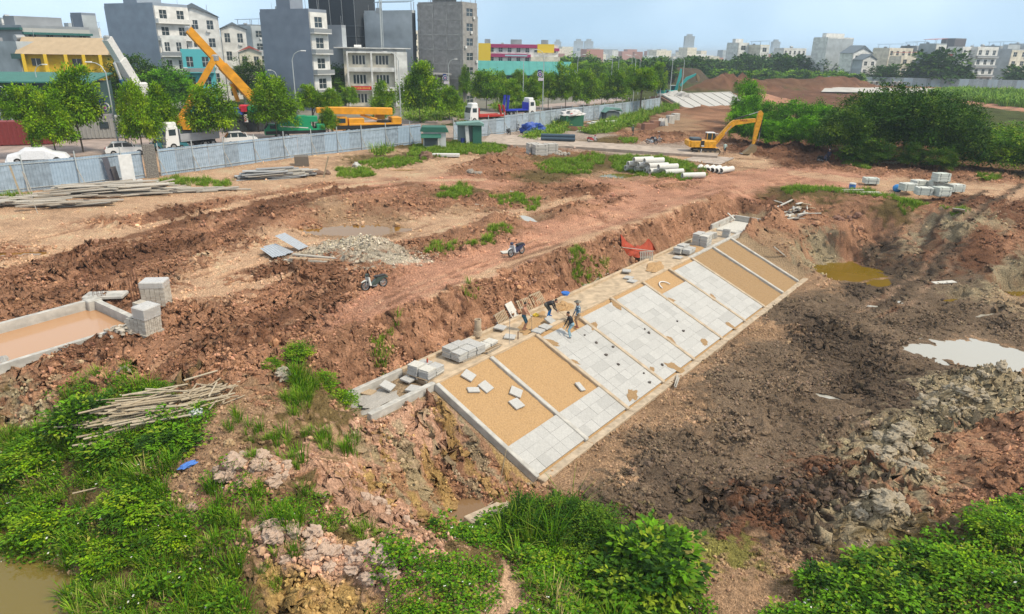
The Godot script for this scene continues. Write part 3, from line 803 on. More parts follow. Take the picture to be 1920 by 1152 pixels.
func ground_at(x: float, z: float) -> float:
	for me in lay:
		var fx: float = (x - me.x0) / me.step; var fz: float = (z - me.z0) / me.step
		if fx < 1 or fz < 1 or fx >= me.nx - 2 or fz >= me.nz - 2: continue
		var b: int = int(fz) * me.nx + int(fx)
		var tx := fx - int(fx); var tz := fz - int(fz)
		return lerpf(lerpf(me.h[b], me.h[b + 1], tx), lerpf(me.h[b + me.nx], me.h[b + me.nx + 1], tx), tz)
	return 0.0


func on_ground(p: Vector2, up := 0.0) -> Vector3:
	return Vector3(p.x, ground_at(p.x, p.y) + up, p.y)


func build_water() -> void:
	var tone := {"ochre": [0.20, 0.10, 0.018], "pale": [0.36, 0.34, 0.29], "olive": [0.13, 0.11, 0.02], "yellow": [0.15, 0.095, 0.006], "brown": [0.20, 0.12, 0.06], "pond": [0.15, 0.115, 0.03]}
	var wet := {}
	for k in tone:
		wet[k] = paint(tone[k][0], tone[k][1], tone[k][2], 0.05)
		wet[k].metallic_specular = 1.0 if k == "pale" else 0.35
	var named := {"ochre": "shallow ochre puddle", "pale": "pale puddle mirroring the sky", "olive": "olive puddle by the weeds", "yellow": "yellow-brown puddle on the pit floor", "brown": "small brown puddle"}
	for m in POOLS:
		var s := shape()
		var o: Vector2 = m[0]
		var e: float = 1.5
		var prev := Vector3.ZERO
		for i in 25:
			var a := TAU * i / 24.0
			var l := Vector2(cos(a) * m[1] * e, sin(a) * m[2] * e).rotated(-m[3] as float)
			var p := Vector3(o.x + l.x, m[4], o.y + l.y)
			if i: s.tri(Vector3(o.x, m[4], o.y), prev, p)
			prev = p
		structure("puddle", s.mesh(), wet[m[5]], named[m[5]])
	var s := shape()
	var y := -3.45
	s.quad(Vector3(-44, y, -26), Vector3(-6, y, -26), Vector3(-6, y, -5), Vector3(-44, y, -5))
	structure("pond_water", s.mesh(), wet["pond"], "muddy olive pond below the weedy bank")


# ------------------------------------------------------------------ the revetment
func slope_point(s: float, d: float, up := 0.0) -> Vector3:
	return bank_point(s, d, -maxf(0.0, d) * FALL + up)


func build_revetment() -> void:
	var t := thing("slope_revetment", "concrete canal bank with ribs, square slabs and bays of orange sand", "revetment")
	var sb := level_b; var slope := slope_b
	var length := sqrt(6.28 * 6.28 + 2.65 * 2.65)
	# ribs down the slope
	for i in RIBS.size():
		var s: float = RIBS[i]
		var o := part("rib", shape().cbox(Vector3.ZERO, Vector3(0.26, 0.62 if i == 0 or i == RIBS.size() - 1 else 0.4, length + 0.1), 0.03).mesh(), M.concrete if i in [0, 1, 8, 9] else M.concrete_warm, t)
		var up := 0.14 - (0.31 if i == 0 or i == RIBS.size() - 1 else 0.2)
		o.transform = Transform3D(slope, slope_point(s, 3.2) + slope.y * up)
	# crest and toe beams, in lengths
	var stops := [-4.2] + RIBS + [40.6]
	for i in stops.size() - 1:
		var a: float = stops[i]; var b: float = stops[i + 1]
		var o := part("crest_beam", shape().cbox(Vector3.ZERO, Vector3(b - a - 0.01, 0.75, 0.3), 0.03).mesh(), M.concrete_dirty if i < 8 and i else M.concrete, t)
		o.transform = Transform3D(sb, bank_point((a + b) * 0.5, -0.17, -0.27))
		o = part("back_beam", shape().cbox(Vector3.ZERO, Vector3(b - a - 0.01, 0.75, 0.24), 0.03).mesh(), M.concrete_dirty if i else M.concrete, t)
		o.transform = Transform3D(sb, bank_point((a + b) * 0.5, -2.55, -0.26))
		if i > 0:
			o = part("toe_beam", shape().cbox(Vector3.ZERO, Vector3(b - a - 0.01, 0.5, 0.45), 0.03).mesh(), M.concrete_warm, t)
			o.transform = Transform3D(sb, bank_point((a + b) * 0.5, 6.57, -2.95))
		# the walk between the beams
		if i > 0:
			o = part("walk_fill", shape().box(Vector3.ZERO, Vector3(b - a, 0.5, 2.12)).mesh(), M.concrete_dirty if i < 8 else M.concrete_warm, t)
			o.transform = Transform3D(sb, bank_point((a + b) * 0.5, -1.37, -0.33))
	# sand beds and slabs of the bays
	var cover := [[6.9, 3], [6.9, 3], [0.0, 10], [0.35, 10], [0.3, 10], [1.9, 8], [0.35, 10], [0, 0], [0, 0]]   # rows of slabs counted up from the toe
	var slab := shape().cbox(Vector3.ZERO, Vector3(0.651, 0.09, 0.643), 0.005).mesh()
	var wide := shape().cbox(Vector3.ZERO, Vector3(1.306, 0.09, 0.643), 0.005).mesh()
	rng.seed = 5
	for i in 9:
		var a: float = RIBS[i] + 0.13; var b: float = RIBS[i + 1] - 0.13
		var bed := part("sand_bed", bed_mesh(a, b, 6.35, i), M.sand if i < 7 else M.sand_brown, t)
		bed.name = "sand_bed"
		var rows: int = cover[i][1]
		if rows == 0: continue
		var bay := Node3D.new()
		bay.name = "slab_bay"
		t.add_child(bay, true)
		var w := (b - a) / 6.0
		for r in rows:
			var run := 6.28 - (r + 0.5) * 0.648 * cos(atan(FALL))
			var k := 0
			var shift := 0.5 if r % 2 else 0.0
			while k < 6:
				if rows == 10 and i == 2 and r == 9 and k > 2: break
				var two := r % 3 == 1 and k % 3 == 1 and k < 5
				var n := 2 if two else 1
				var o := part("slab", wide if two else slab, M["slab%d" % [0, 0, 1, 1, 2, 3, 3, 4, 5, 5][rng.randi() % 10]], bay)
				var s := a + w * (k + n * 0.5)
				var p := slope_point(s, run) + slope.y * (0.035 + rng.randf_range(-0.008, 0.008))
				var wob := Basis(ALONG, rng.randf_range(-0.008, 0.008)) * slope
				o.transform = Transform3D(wob.scaled_local(Vector3(w / 0.655, 1, 1)), p)
				k += n
	rng.seed = 99
	for q in [[8.6, 0.9, 1.0], [8.55, 2.6, 0.7], [12.85, 1.2, 0.9], [17.0, 4.6, 0.8], [12.9, 5.4, 0.6], [21.5, 2.2, 0.9], [16.6, 0.6, 1.2], [25.8, 3.6, 0.8], [9.6, 5.9, 1.1], [19.4, 5.9, 1.0], [23.6, 6.0, 0.9], [14.6, 6.0, 1.2]]:
		var heap := solo("sand_spill", smooth_lump(int(q[0] * 10)), M.sand_brown, "thin smear of sand spilt over the slabs beside a rib", "sand", Vector3.ZERO, 0.0, "sand spilt over the slabs")
		heap.transform = Transform3D((slope_b * Basis(Vector3.UP, q[0])).scaled_local(Vector3(q[2], 0.07, q[2] * 0.6)), slope_point(q[0], q[1]) + slope_b.y * 0.075)
	# the box at the far end of the walk
	var box := thing("concrete_basin", "pale concrete box walls at the end of the bank walk", "basin")
	for q in [[43.3, -3.0, 5.6, 0.22, 0], [43.4, 0.1, 5.4, 0.22, 0], [46.1, -1.45, 0.22, 2.86, 1], [40.5, -1.45, 0.22, 2.7, 1]]:
		var o := part("wall", shape().cbox(Vector3.ZERO, Vector3(q[2], 0.9 if q[4] == 0 or q[0] > 44 else 0.5, q[3]), 0.03).mesh(), M.concrete, box)
		o.transform = Transform3D(sb, bank_point(q[0], q[1], -0.05 if q[0] != 40.5 else -0.2))
	var o := part("floor_slab", shape().box(Vector3.ZERO, Vector3(5.2, 0.3, 2.8)).mesh(), M.stack, box)
	o.transform = Transform3D(sb, bank_point(43.3, -1.45, -0.3))


func bed_mesh(a: float, b: float, run: float, salt: int) -> ArrayMesh:   # an uneven skin of sand over one bay
	var nx := 26; var nz := 40
	var g := []
	for iz in nz + 1:
		for ix in nx + 1:
			var s := lerpf(a, b, ix / float(nx)); var d := lerpf(-0.02, run, iz / float(nz))
			var p := slope_point(s, d)
			var up := -0.03 + wave.get_noise_2d(s * 2.0, d * 2.0 + salt * 9) * 0.05 + crumb.get_noise_2d(s * 2.0, d * 2.0) * 0.03
			if d > 4.3 or (salt in [2, 3, 4, 6] and d > 0.25) or (salt == 5 and d > 1.3): up = -0.06
			g.append(p + Vector3(0, up, 0))
	var st := shape()
	for iz in nz:
		for ix in nx:
			var k := iz * (nx + 1) + ix
			st.quad(g[k], g[k + 1], g[k + nx + 2], g[k + nx + 1])
	return st.mesh()


# ------------------------------------------------------------------ loose soil
func lump(salt: int, rough := 0.3) -> ArrayMesh:   # an irregular clod of 1 m across
	var r := RandomNumberGenerator.new()
	r.seed = salt
	var g := (1.0 + sqrt(5.0)) / 2.0
	var p := []
	for q in [[-1, g, 0], [1, g, 0], [-1, -g, 0], [1, -g, 0], [0, -1, g], [0, 1, g], [0, -1, -g], [0, 1, -g], [g, 0, -1], [g, 0, 1], [-g, 0, -1], [-g, 0, 1]]:
		p.append(Vector3(q[0], q[1], q[2]).normalized() * 0.5)
	var f := [[0, 11, 5], [0, 5, 1], [0, 1, 7], [0, 7, 10], [0, 10, 11], [1, 5, 9], [5, 11, 4], [11, 10, 2], [10, 7, 6], [7, 1, 8], [3, 9, 4], [3, 4, 2], [3, 2, 6], [3, 6, 8], [3, 8, 9], [4, 9, 5], [2, 4, 11], [6, 2, 10], [8, 6, 7], [9, 8, 1]]
	for i in 12: p[i] = p[i] * (1.0 + r.randf_range(-rough, rough)) * Vector3(1, 0.75, 0.9)
	var s := shape()
	for t in f: s.tri(p[t[0]], p[t[2]], p[t[1]])
	return s.mesh()


func smooth_lump(salt: int, detail := 10) -> ArrayMesh:   # a rounded clay boulder of 1 m across
	var f := FastNoiseLite.new()
	f.seed = salt; f.frequency = 0.9; f.fractal_octaves = 3
	var s := shape()
	var rows := detail; var cols := detail * 2
	var at := func(i: int, k: int) -> Vector3:
		var la := PI * i / rows; var lo := TAU * (k % cols) / cols
		var d := Vector3(sin(la) * cos(lo), cos(la), sin(la) * sin(lo))
		return d * Vector3(0.5, 0.4, 0.45) * (1.0 + f.get_noise_3dv(d * 1.4) * 0.75)
	for i in rows:
		for k in cols:
			s.quad(at.call(i, k), at.call(i, k + 1), at.call(i + 1, k + 1), at.call(i + 1, k))
	return s.mesh()


func scatter(called: String, mesh: Mesh, material: Material, spots: Array, tones: Array, label: String, category: String) -> MultiMeshInstance3D:
	var mm := MultiMesh.new()
	mm.transform_format = MultiMesh.TRANSFORM_3D
	mm.use_colors = not tones.is_empty()
	mm.mesh = mesh
	mm.instance_count = spots.size()
	for i in spots.size():
		mm.set_instance_transform(i, spots[i])
		if mm.use_colors: mm.set_instance_color(i, tones[i])
	var o := MultiMeshInstance3D.new()
	o.name = numbered(called)
	o.multimesh = mm
	o.material_override = material
	add_child(o)
	tag(o, label, category, "", "stuff")
	return o


func build_clods() -> void:
	rng.seed = 21
	var kinds := [lump(1), lump(2), lump(3, 0.4)]
	var spots := [[], [], []]; var tones := [[], [], []]
	for pass_ in 2:
		var me: Dictionary = lay[pass_]
		var tries := 330000 if pass_ == 0 else 230000
		for i in tries:
			var z: float = me.z0 + rng.randf() * (me.nz - 3) * me.step
			var x := rng.randf_range(-1, 1) * (absf(z) * 0.80 + 4.0)
			var fx := int((x - me.x0) / me.step); var fz := int((z - me.z0) / me.step)
			if fx < 1 or fz < 1 or fx >= me.nx - 1 or fz >= me.nz - 1: continue
			var at: int = fz * me.nx + fx
			var bunch := wave.get_noise_2d(x * 0.9 + 11.0, z * 0.9)
			if rng.randf() > me.k[at] * (0.3 if pass_ == 0 else 0.2) * maxf(0.1, 0.8 + bunch * 3.5): continue
			var size := 0.05 + 0.16 * pow(rng.randf(), 3.0)
			if pass_ == 1: size = 0.10 + 0.22 * pow(rng.randf(), 3.0)
			if rng.randf() < 0.012: size *= 2.2
			var b := Basis.from_euler(Vector3(rng.randf() * TAU, rng.randf() * TAU, rng.randf() * TAU)).scaled(Vector3(size, size, size))
			var k := rng.randi() % 3
			spots[k].append(Transform3D(b, Vector3(x, me.h[at] + size * 0.12, z)))
			var c: Color = me.c[at]
			var m := rng.randf_range(0.65, 1.2)
			if c.r < 0.35 and rng.randf() < 0.3: m *= 0.45
			tones[k].append(Color(c.r * m, c.g * m * rng.randf_range(0.96, 1.06), c.b * m * rng.randf_range(0.95, 1.08)))
	for k in 3: scatter("soil_clods", kinds[k], M.clod, spots[k], tones[k], "crumbled clods of earth strewn over the site", "soil")


func heap_of(called: String, label: String, group: String, spots: Array, low: float, high: float, tone: Color, smooth := true) -> void:
	var m := paint(tone.r, tone.g, tone.b, 0.95, M.grain, 0.7, M.rubble)
	var kinds := [smooth_lump(11), smooth_lump(12), smooth_lump(13)] if smooth else [lump(4, 0.25), lump(5, 0.25), lump(6, 0.25)]
	for p in spots:
		var size := rng.randf_range(low, high)
		var o := solo(called, kinds[rng.randi() % 3], m, label, "boulder" if smooth else "rock", on_ground(p, size * 0.15), rng.randf() * TAU, group)
		o.scale = Vector3(size, size * rng.randf_range(0.7, 1.0), size * rng.randf_range(0.7, 1.1))


func near_spots(mid: Vector2, rx: float, rz: float, turn: float, count: int) -> Array:
	var out := []
	for i in count:
		var a := rng.randf() * TAU; var r := sqrt(rng.randf())
		out.append(mid + Vector2(cos(a) * r * rx, sin(a) * r * rz).rotated(-turn))
	return out


func build_boulders() -> void:
	rng.seed = 8
	heap_of("clay_lump", "rounded pink clay lump in the heap beside the weeds", "clay lumps heaped beside the weeds", near_spots(v2(-9.45,-21.4), 1.35, 0.6, 0.2, 34), 0.25, 0.62, Color(0.56, 0.41, 0.31))
	heap_of("clay_lump", "pale pink clay lump along the cracked ridge", "clay lumps along the cracked ridge", near_spots(v2(-6.95,-18.65), 1.9, 0.5, -0.15, 26) + near_spots(v2(-4.39,-18.13), 1.2, 0.5, -0.4, 16), 0.25, 0.65, Color(0.60, 0.44, 0.34))
	heap_of("clay_lump", "pink clay block fallen at the foot of the cut", "clay blocks at the foot of the cut", near_spots(v2(-4.52,-22.13), 1.5, 0.35, -0.1, 14), 0.25, 0.5, Color(0.58, 0.42, 0.32), false)
	heap_of("clay_lump", "grey clay lump of the spoil bank by the pale pool", "grey clay lumps of the spoil bank", near_spots(v2(23.7,-33.1), 2.4, 1.3, 0.5, 40) + near_spots(v2(18.5,-28.53), 2.2, 1.2, 0.7, 40) + near_spots(v2(15.57,-24.21), 1.2, 0.9, 0.4, 26) + near_spots(v2(27.95,-36.13), 1.7, 0.6, 0.2, 16), 0.2, 0.75, Color(0.44, 0.37, 0.27))
	heap_of("clay_lump", "dark brown clay lump of the spoil bank above the moss", "dark clay lumps of the spoil bank", near_spots(v2(13.94,-25.99), 2.4, 1.4, 0.2, 60) + near_spots(v2(10.92,-25.41), 1.8, 0.8, 0.2, 24), 0.15, 0.5, Color(0.13, 0.085, 0.062), false)
	heap_of("red_rock", "reddish rock on the rim of the pit beside the boards", "rocks on the rim of the pit", near_spots(v2(33.45,-68.03), 1.2, 0.5, 0, 9), 0.4, 0.95, Color(0.30, 0.16, 0.11), false)
	heap_of("red_rock", "red-brown clod tumbled down the cut behind the walk", "clods on the cut behind the walk", near_spots(v2(-1.88,-37.82), 4.0, 0.6, 0.9, 26) + near_spots(v2(2.17,-45.39), 4.0, 0.6, 0.9, 20), 0.2, 0.5, Color(0.34, 0.19, 0.13), false)
	for q in [[v2(-10.41,-28.23), 0.8, "pale boulder beside the weedy grass above the bank end", Color(0.50, 0.44, 0.35)], [v2(-17.54,-28.02), 0.6, "grey boulder under the dead twigs", Color(0.35, 0.31, 0.27)], [v2(-10.8,-22.91), 0.42, "ochre pointed stone on the bare earth", Color(0.52, 0.36, 0.2)], [v2(-11.14,-20.1), 0.42, "pink stone beside the trodden earth in the weeds", Color(0.5, 0.34, 0.27)], [v2(-9.75,-18.6), 0.35, "small pink stone in the long grass", Color(0.5, 0.34, 0.27)], [v2(-23.2,-28.47), 0.7, "grey stone at the corner of the concrete tank", Color(0.45, 0.44, 0.42)]]:
		var o := solo("boulder", smooth_lump(int(q[1] * 100)), paint(q[3].r, q[3].g, q[3].b, 0.95, M.grain, 0.8, M.fine), q[2], "boulder", on_ground(q[0], q[1] * 0.2), q[1] * 7.0)
		o.scale = Vector3.ONE * (q[1] as float)


# ------------------------------------------------------------------ plants
func leaf(s: Shape, p: Vector3, d: Vector3, up: Vector3, long: float, wide: float) -> void:
	var w := d.cross(up).normalized() * wide * 0.5
	var m := p + d * long * 0.45 + up * long * 0.06
	var e := p + d * long - up * long * 0.08
	s.tri(p, m - w, e)
	s.tri(p, e, m + w)


func crown_mesh(salt: int, radii: Vector3, clumps: int, each: int, long: float, tones: Array, squat := 0.0, hollow := 0.5) -> ArrayMesh:
	var r := RandomNumberGenerator.new()
	r.seed = salt
	var s := shape()
	s.colored = true
	var lob := FastNoiseLite.new()
	lob.seed = salt; lob.frequency = 0.9
	for i in clumps:
		var u := Vector3(r.randfn(), r.randfn(), r.randfn()).normalized()
		if u.y < -0.55: u.y *= 0.4
		var f := lerpf(hollow, 1.0, sqrt(r.randf()))
		var bulge := 1.0 + lob.get_noise_3dv(u * 1.6) * 0.55
		var taper := 1.0 - squat * clampf(u.y, -0.2, 1.0)
		var mid := Vector3(u.x * radii.x * taper, u.y * radii.y, u.z * radii.z * taper) * f * bulge
		var cr := (radii.x + radii.y) * 0.5 * r.randf_range(0.14, 0.26)
		var tone: Color = tones[r.randi() % tones.size()]   # drawn at random for each clump, the same odds at the core and at the rim
		for k in each:
			var o := Vector3(r.randfn(), r.randfn() * 0.7, r.randfn()) * cr * 0.55
			var d := (o.normalized() * 0.7 + u * 0.5 + Vector3(r.randf_range(-0.6, 0.6), r.randf_range(-0.5, 0.35), r.randf_range(-0.6, 0.6))).normalized()
			var up := Vector3(r.randf_range(-0.6, 0.6), 1.0, r.randf_range(-0.6, 0.6)).normalized()
			var m := r.randf_range(0.7, 1.3)
			s.ink = Color(tone.r * m, tone.g * m, tone.b * m)
			var l := long * r.randf_range(0.7, 1.3)
			leaf(s, mid + o, d, up, l, l * 0.55)
	return s.mesh()


func trunk_mesh(salt: int, height: float, radius: float, reach: float) -> ArrayMesh:
	var r := RandomNumberGenerator.new()
	r.seed = salt
	var s := shape()
	var lean := Vector3(r.randf_range(-0.1, 0.1), 0, r.randf_range(-0.1, 0.1)) * height
	s.tube([Vector3(0, -0.3, 0), Vector3(0, height * 0.4, 0) + lean * 0.3, Vector3(0, height, 0) + lean], [radius * 1.25, radius, radius * 0.7], 7)
	for i in 6:
		var a := TAU * i / 6.0 + r.randf()
		var y := height * r.randf_range(0.6, 1.0)
		var p := Vector3(0, y, 0) + lean * (y / height)
		var e := p + Vector3(cos(a), r.randf_range(0.7, 1.4), sin(a)) * reach * r.randf_range(0.6, 1.0)
		s.tube([p, p.lerp(e, 0.5) + Vector3(0, reach * 0.12, 0), e], [radius * 0.5, radius * 0.35, radius * 0.12], 5)
	return s.mesh()


const GREENS := [Color(0.13, 0.27, 0.006), Color(0.19, 0.34, 0.008), Color(0.26, 0.38, 0.01), Color(0.08, 0.17, 0.006), Color(0.045, 0.11, 0.006)]
const DARKS := [Color(0.03, 0.085, 0.01), Color(0.05, 0.12, 0.01), Color(0.075, 0.15, 0.012), Color(0.025, 0.065, 0.01), Color(0.11, 0.18, 0.015)]
const BRIGHTS := [Color(0.085, 0.20, 0.01), Color(0.11, 0.25, 0.012), Color(0.16, 0.28, 0.014), Color(0.06, 0.14, 0.01), Color(0.04, 0.10, 0.01), Color(0.20, 0.27, 0.02)]
const BELT := [Color(0.04, 0.10, 0.012), Color(0.055, 0.13, 0.014), Color(0.075, 0.15, 0.014), Color(0.05, 0.11, 0.014)]

var crowns := {}
var trunks := {}


func plant(called: String, kind: String, which: int, at: Vector3, size: Vector3, bole: float, label: String, category: String, group := "", turn := 0.0) -> Node3D:
	var t := thing(called, label, category, at, turn, group)
	if bole > 0.0:
		var key := "%.1f" % (roundf(bole * 2.0) / 2.0)
		if not trunks.has(key): trunks[key] = trunk_mesh(int(bole * 10), 1.0, 0.05, 0.45)
		var b := part("trunk", trunks[key], M.bark, t)
		b.scale = Vector3(maxf(1.6, bole), bole + size.y * 0.7, maxf(1.6, bole))
	var c := part("crown", crowns[kind][which % crowns[kind].size()], M.leaf, t)
	c.position.y = bole + size.y
	c.scale = size
	return t


func grow_crowns() -> void:
	crowns.street = []
	for i in 5: crowns.street.append(crown_mesh(40 + i, Vector3.ONE, 150 + i * 20, 80, 0.10, GREENS.slice(0, 4) if i % 2 else GREENS, 0.1 + i * 0.08, 0.35))
	crowns.dark = []
	for i in 4: crowns.dark.append(crown_mesh(60 + i, Vector3.ONE, 180, 70, 0.085, DARKS, 0.1, 0.35))
	crowns.bright = []
	for i in 3: crowns.bright.append(crown_mesh(70 + i, Vector3.ONE, 140, 70, 0.10, [Color(0.13, 0.33, 0.008), Color(0.18, 0.40, 0.01), Color(0.09, 0.24, 0.008), Color(0.05, 0.14, 0.006)], 0.1, 0.35))
	crowns.far = []
	for i in 4: crowns.far.append(crown_mesh(80 + i, Vector3.ONE, 80, 20, 0.27, BELT, 0.1, 0.4))
	crowns.pale = []
	for i in 3: crowns.pale.append(crown_mesh(90 + i, Vector3.ONE, 80, 20, 0.27, GREENS, 0.1, 0.4))
	crowns.broad = []
	for i in 3: crowns.broad.append(crown_mesh(100 + i, Vector3.ONE, 120, 20, 0.19, BRIGHTS + DARKS, 0.0, 0.35))
	crowns.small = []
	for i in 4: crowns.small.append(crown_mesh(110 + i, Vector3.ONE, 130, 26, 0.115, BRIGHTS + GREENS, 0.0, 0.3))


func street_tree(px: Vector3, width: float, tall: float, bole: float, i: int, label: String) -> void:
	plant("street_tree", "street", i, px, Vector3(width * 0.47, tall * 0.49, width * 0.47), bole, label, "tree", "trees along the road behind the fence", i * 1.7)


func build_trees() -> void:
	grow_crowns()
	# x, z, crown width, crown height, clear trunk, label: the road trees
	var rows := [
		[v3(-55.14,0.9,-79.81), 4.7, 5.2, 3.3, "round road tree beside the white draped car"], [v3(-52.24,0.9,-79.3), 4.8, 6.6, 0.9, "low bushy road tree growing right over the draped car"], [v3(-52.8,0.9,-85.33), 6.2, 8.2, 1.9, "tall full road tree between the draped car and the signed lamp post"],
		[v3(-45.48,0.9,-85.22), 4.6, 8.2, 0.4, "tall road tree in front of the teal car"], [v3(-45.08,0.9,-90.12), 4.4, 6.6, 1.4, "yellow-green road tree beside the foot of a crane boom"], [v3(-39.86,0.9,-92.84), 6.2, 7.9, 0.5, "dense egg-shaped road tree between the two yellow booms"],
		[v3(-34.39,0.9,-101.73), 6.6, 7.8, 1.0, "dense road tree in front of the green crane"], [v3(-31.77,0.8,-111.25), 4.0, 4.3, 3.0, "round road tree above the stowed yellow boom"], [v3(-28.84,0.8,-111.66), 3.4, 3.6, 3.2, "small round road tree over the yellow truck cab"], [v3(-28,0.8,-106.06), 2.8, 3.8, 0.6, "low shrubby road tree before the yellow truck cab"],
		[v3(-33.73,0.8,-144.75), 4.0, 4.5, 1.2, "loose road tree before the white three-storey building"], [v3(-22.52,0.8,-120.64), 4.2, 6.6, 0.8, "narrow two-tier road tree at the end of the stowed yellow boom"], [v3(-17.2,0.8,-128.8), 7.6, 9.8, 0.8, "largest road tree before the unfinished concrete frame"], [v3(-12.49,0.8,-135.7), 4.6, 5.4, 0.9, "small rounded road tree beside the red flatbed truck"],
		[v3(-12.29,0.7,-175.33), 3.0, 7.6, 1.6, "slender road tree below the concrete tower"], [v3(-6.46,0.7,-160.5), 7.6, 8.2, 0.9, "broad road tree behind the red flatbed truck"], [v3(-4.02,0.7,-192.39), 3.8, 5.0, 2.6, "light green road tree before the green warehouse end wall"], [v3(-0.9,0.7,-155.87), 5.4, 5.8, 1.2, "round road tree behind the blue truck"],
		[v3(0.85,0.7,-193.5), 5.0, 6.5, 1.6, "leafy road tree under the warehouse eaves"], [v3(3.67,0.7,-162.44), 4.8, 5.6, 1.4, "yellow-green road tree beside the blue truck"], [v3(7.72,0.7,-166.24), 5.4, 7.6, 1.2, "upright road tree beside the round crest sign"], [v3(11.75,0.7,-167.03), 7.2, 9.4, 0.7, "wide road tree standing close over the fence"],
		[v3(17.28,0.6,-172.59), 6.8, 8.4, 0.4, "dark dense road tree over the fence"], [v3(21.79,0.6,-180.28), 4.4, 7.2, 0.6, "narrow yellow-green road tree over the fence"], [v3(25.52,0.6,-181.05), 6.4, 8.4, 0.4, "full round road tree over the fence run"], [v3(28.2,0.5,-160.86), 6.6, 6.8, 3.6, "open tree on a bare trunk at the fence end"],
		[v3(33.61,0.6,-211.59), 6.0, 8.6, 0.8, "tall light tree behind the fence end"], [v3(41.51,0.6,-213.46), 6.2, 9.6, 0.6, "tall rounded tree by the teal digger"], [v3(7.26,0.7,-223.85), 6.0, 6.0, 1.2, "road tree on the far verge before the warehouse gable"], [v3(19.72,0.7,-245.18), 8.0, 8.0, 0.8, "spreading tree on the far verge behind the crest sign"],
		[v3(28.93,0.7,-254.51), 9.0, 9.0, 0.8, "spreading tree on the far verge beside the mixer drum"], [v3(39.51,0.7,-276.32), 9.0, 8.5, 0.8, "pale spreading tree beyond the mixer drum"], [v3(28.79,0.7,-303.9), 10.0, 8.0, 0.8, "broad tree far along the road verge"], [v3(15.61,0.7,-268.93), 9.0, 8.0, 0.8, "broad tree behind the warehouse corner"]]
	for i in rows.size():
		var q: Array = rows[i]
		street_tree(q[0], q[1], q[2], q[3], i, q[4])
	var back := [[v3(-60.69,4.59,-165), 9.0, 7.0, "dark tree behind the yellow crane base"], [v3(-50.02,4.2,-160), 9.5, 6.5, "dark tree between grey house and green crane"], [v3(-43.67,3.33,-165), 9.0, 7.5, "round dark tree beside the white building wall"], [v3(-51.89,4.92,-150), 7.0, 4.5, "low dark tree behind the lamp post"], [v3(-40.5,4.05,-170), 7.0, 6.0, "dark tree against the white building corner"], [v3(-73.77,6.1,-140), 11.0, 7.5, "dark bushy tree below the white boom"], [v3(-68.18,5.4,-140), 10.0, 6.0, "palm-green bushes behind the yellow boom"], [v3(-65.12,5.04,-140), 8.0, 5.0, "light bushes before the teal house"], [v3(-86.63,6.52,-150), 7.0, 6.0, "dark tree beside the yellow house"]]
	for i in back.size():
		var q: Array = back[i]
		plant("dark_tree", "dark" if i < 6 else "bright", i, Vector3(q[0].x, 0.8, q[0].z), Vector3(q[1] * 0.5, (q[2] as float) * 0.62, q[1] * 0.4), 1.0, q[3], "tree", "", i * 2.1)
	rng.seed = 31
	# the thicket on the right
	var thick := [[v2(44.29,-94), 4.6, 4.4], [v2(49.3,-96.95), 5.2, 5.6], [v2(53.46,-96.4), 5.4, 6.0], [v2(55.12,-92.79), 5.0, 5.6], [v2(57.48,-90.8), 4.4, 4.6], [v2(55.96,-105.76), 5.5, 6.2], [v2(62.15,-108.25), 5.6, 6.2], [v2(50.86,-105.18), 5.0, 5.6], [v2(64.07,-103.82), 4.8, 5.6], [v2(45.81,-101.79), 3.4, 3.4], [v2(47.55,-91.13), 2.6, 2.4], [v2(50.99,-89.73), 2.4, 2.2], [v2(53.47,-87.46), 2.6, 2.0], [v2(44.69,-91.74), 2.4, 2.0]]
	for i in thick.size():
		var q: Array = thick[i]
		plant("thicket_tree", "dark", i, on_ground(q[0]), Vector3(q[1] * 0.8, (q[2] as float) * 0.68, q[1] * 0.7), 0.6 if i < 10 else 0.1, "dark dense tree of the thicket beside the dirt road", "tree", "dark trees of the thicket", rng.randf() * TAU)
	var vine := [[v2(59.58,-89.71), 3.4, 2.8], [v2(61.35,-88.21), 3.6, 2.9], [v2(63,-87.15), 3.8, 3.3], [v2(64.73,-85.34), 4.0, 3.2], [v2(66.08,-101.31), 4.0, 3.0], [v2(71.32,-104.62), 4.5, 3.0], [v2(73.59,-102.12), 4.6, 3.0], [v2(80.58,-114.87), 5.0, 3.0]]
	for i in vine.size():
		var q: Array = vine[i]
		plant("vine_thicket", "small", i, on_ground(q[0]), Vector3(q[1], q[2] as float, q[1]) * 0.75, 0.0, "mound of creeper over bushes at the thicket edge", "bush", "creeper mounds", rng.randf() * TAU)
	for q in [[v2(36.38,-114.2), 3.0, 3.6], [v2(37.74,-111.67), 3.4, 3.4], [v2(39.46,-109.3), 3.2, 2.6], [v2(41.59,-108.3), 3.4, 2.9], [v2(43.62,-106.11), 3.2, 2.9], [v2(45.15,-103.95), 2.8, 2.8], [v2(42.29,-128.88), 4.2, 4.6], [v2(45.76,-127.65), 4.2, 4.2], [v2(48.53,-124.72), 4.4, 4.0], [v2(51.84,-123.57), 4.4, 4.0], [v2(52.94,-120.63), 4.4, 4.0], [v2(46.46,-143.88), 4.0, 6.0]]:
		plant("bright_bush", "bright", rng.randi(), on_ground(q[0]), Vector3(q[1], q[2] as float, q[1]) * 0.7, 0.0, "bright green bush under the digger's arm", "bush", "bright bushes behind the digger", rng.randf() * TAU)
	# far belt of trees
	for i in 64:
		var x := lerpf(1236, 1610, i / 63.0) + rng.randf_range(-8, 8)
		far_tree(x, rng.randf_range(-430, -400), rng.randf_range(10, 16), rng.randf_range(9, 14) - (2.0 if x < 1330 else 0.0), "far", "dark tree in the belt before the distant houses", "belt of dark trees")
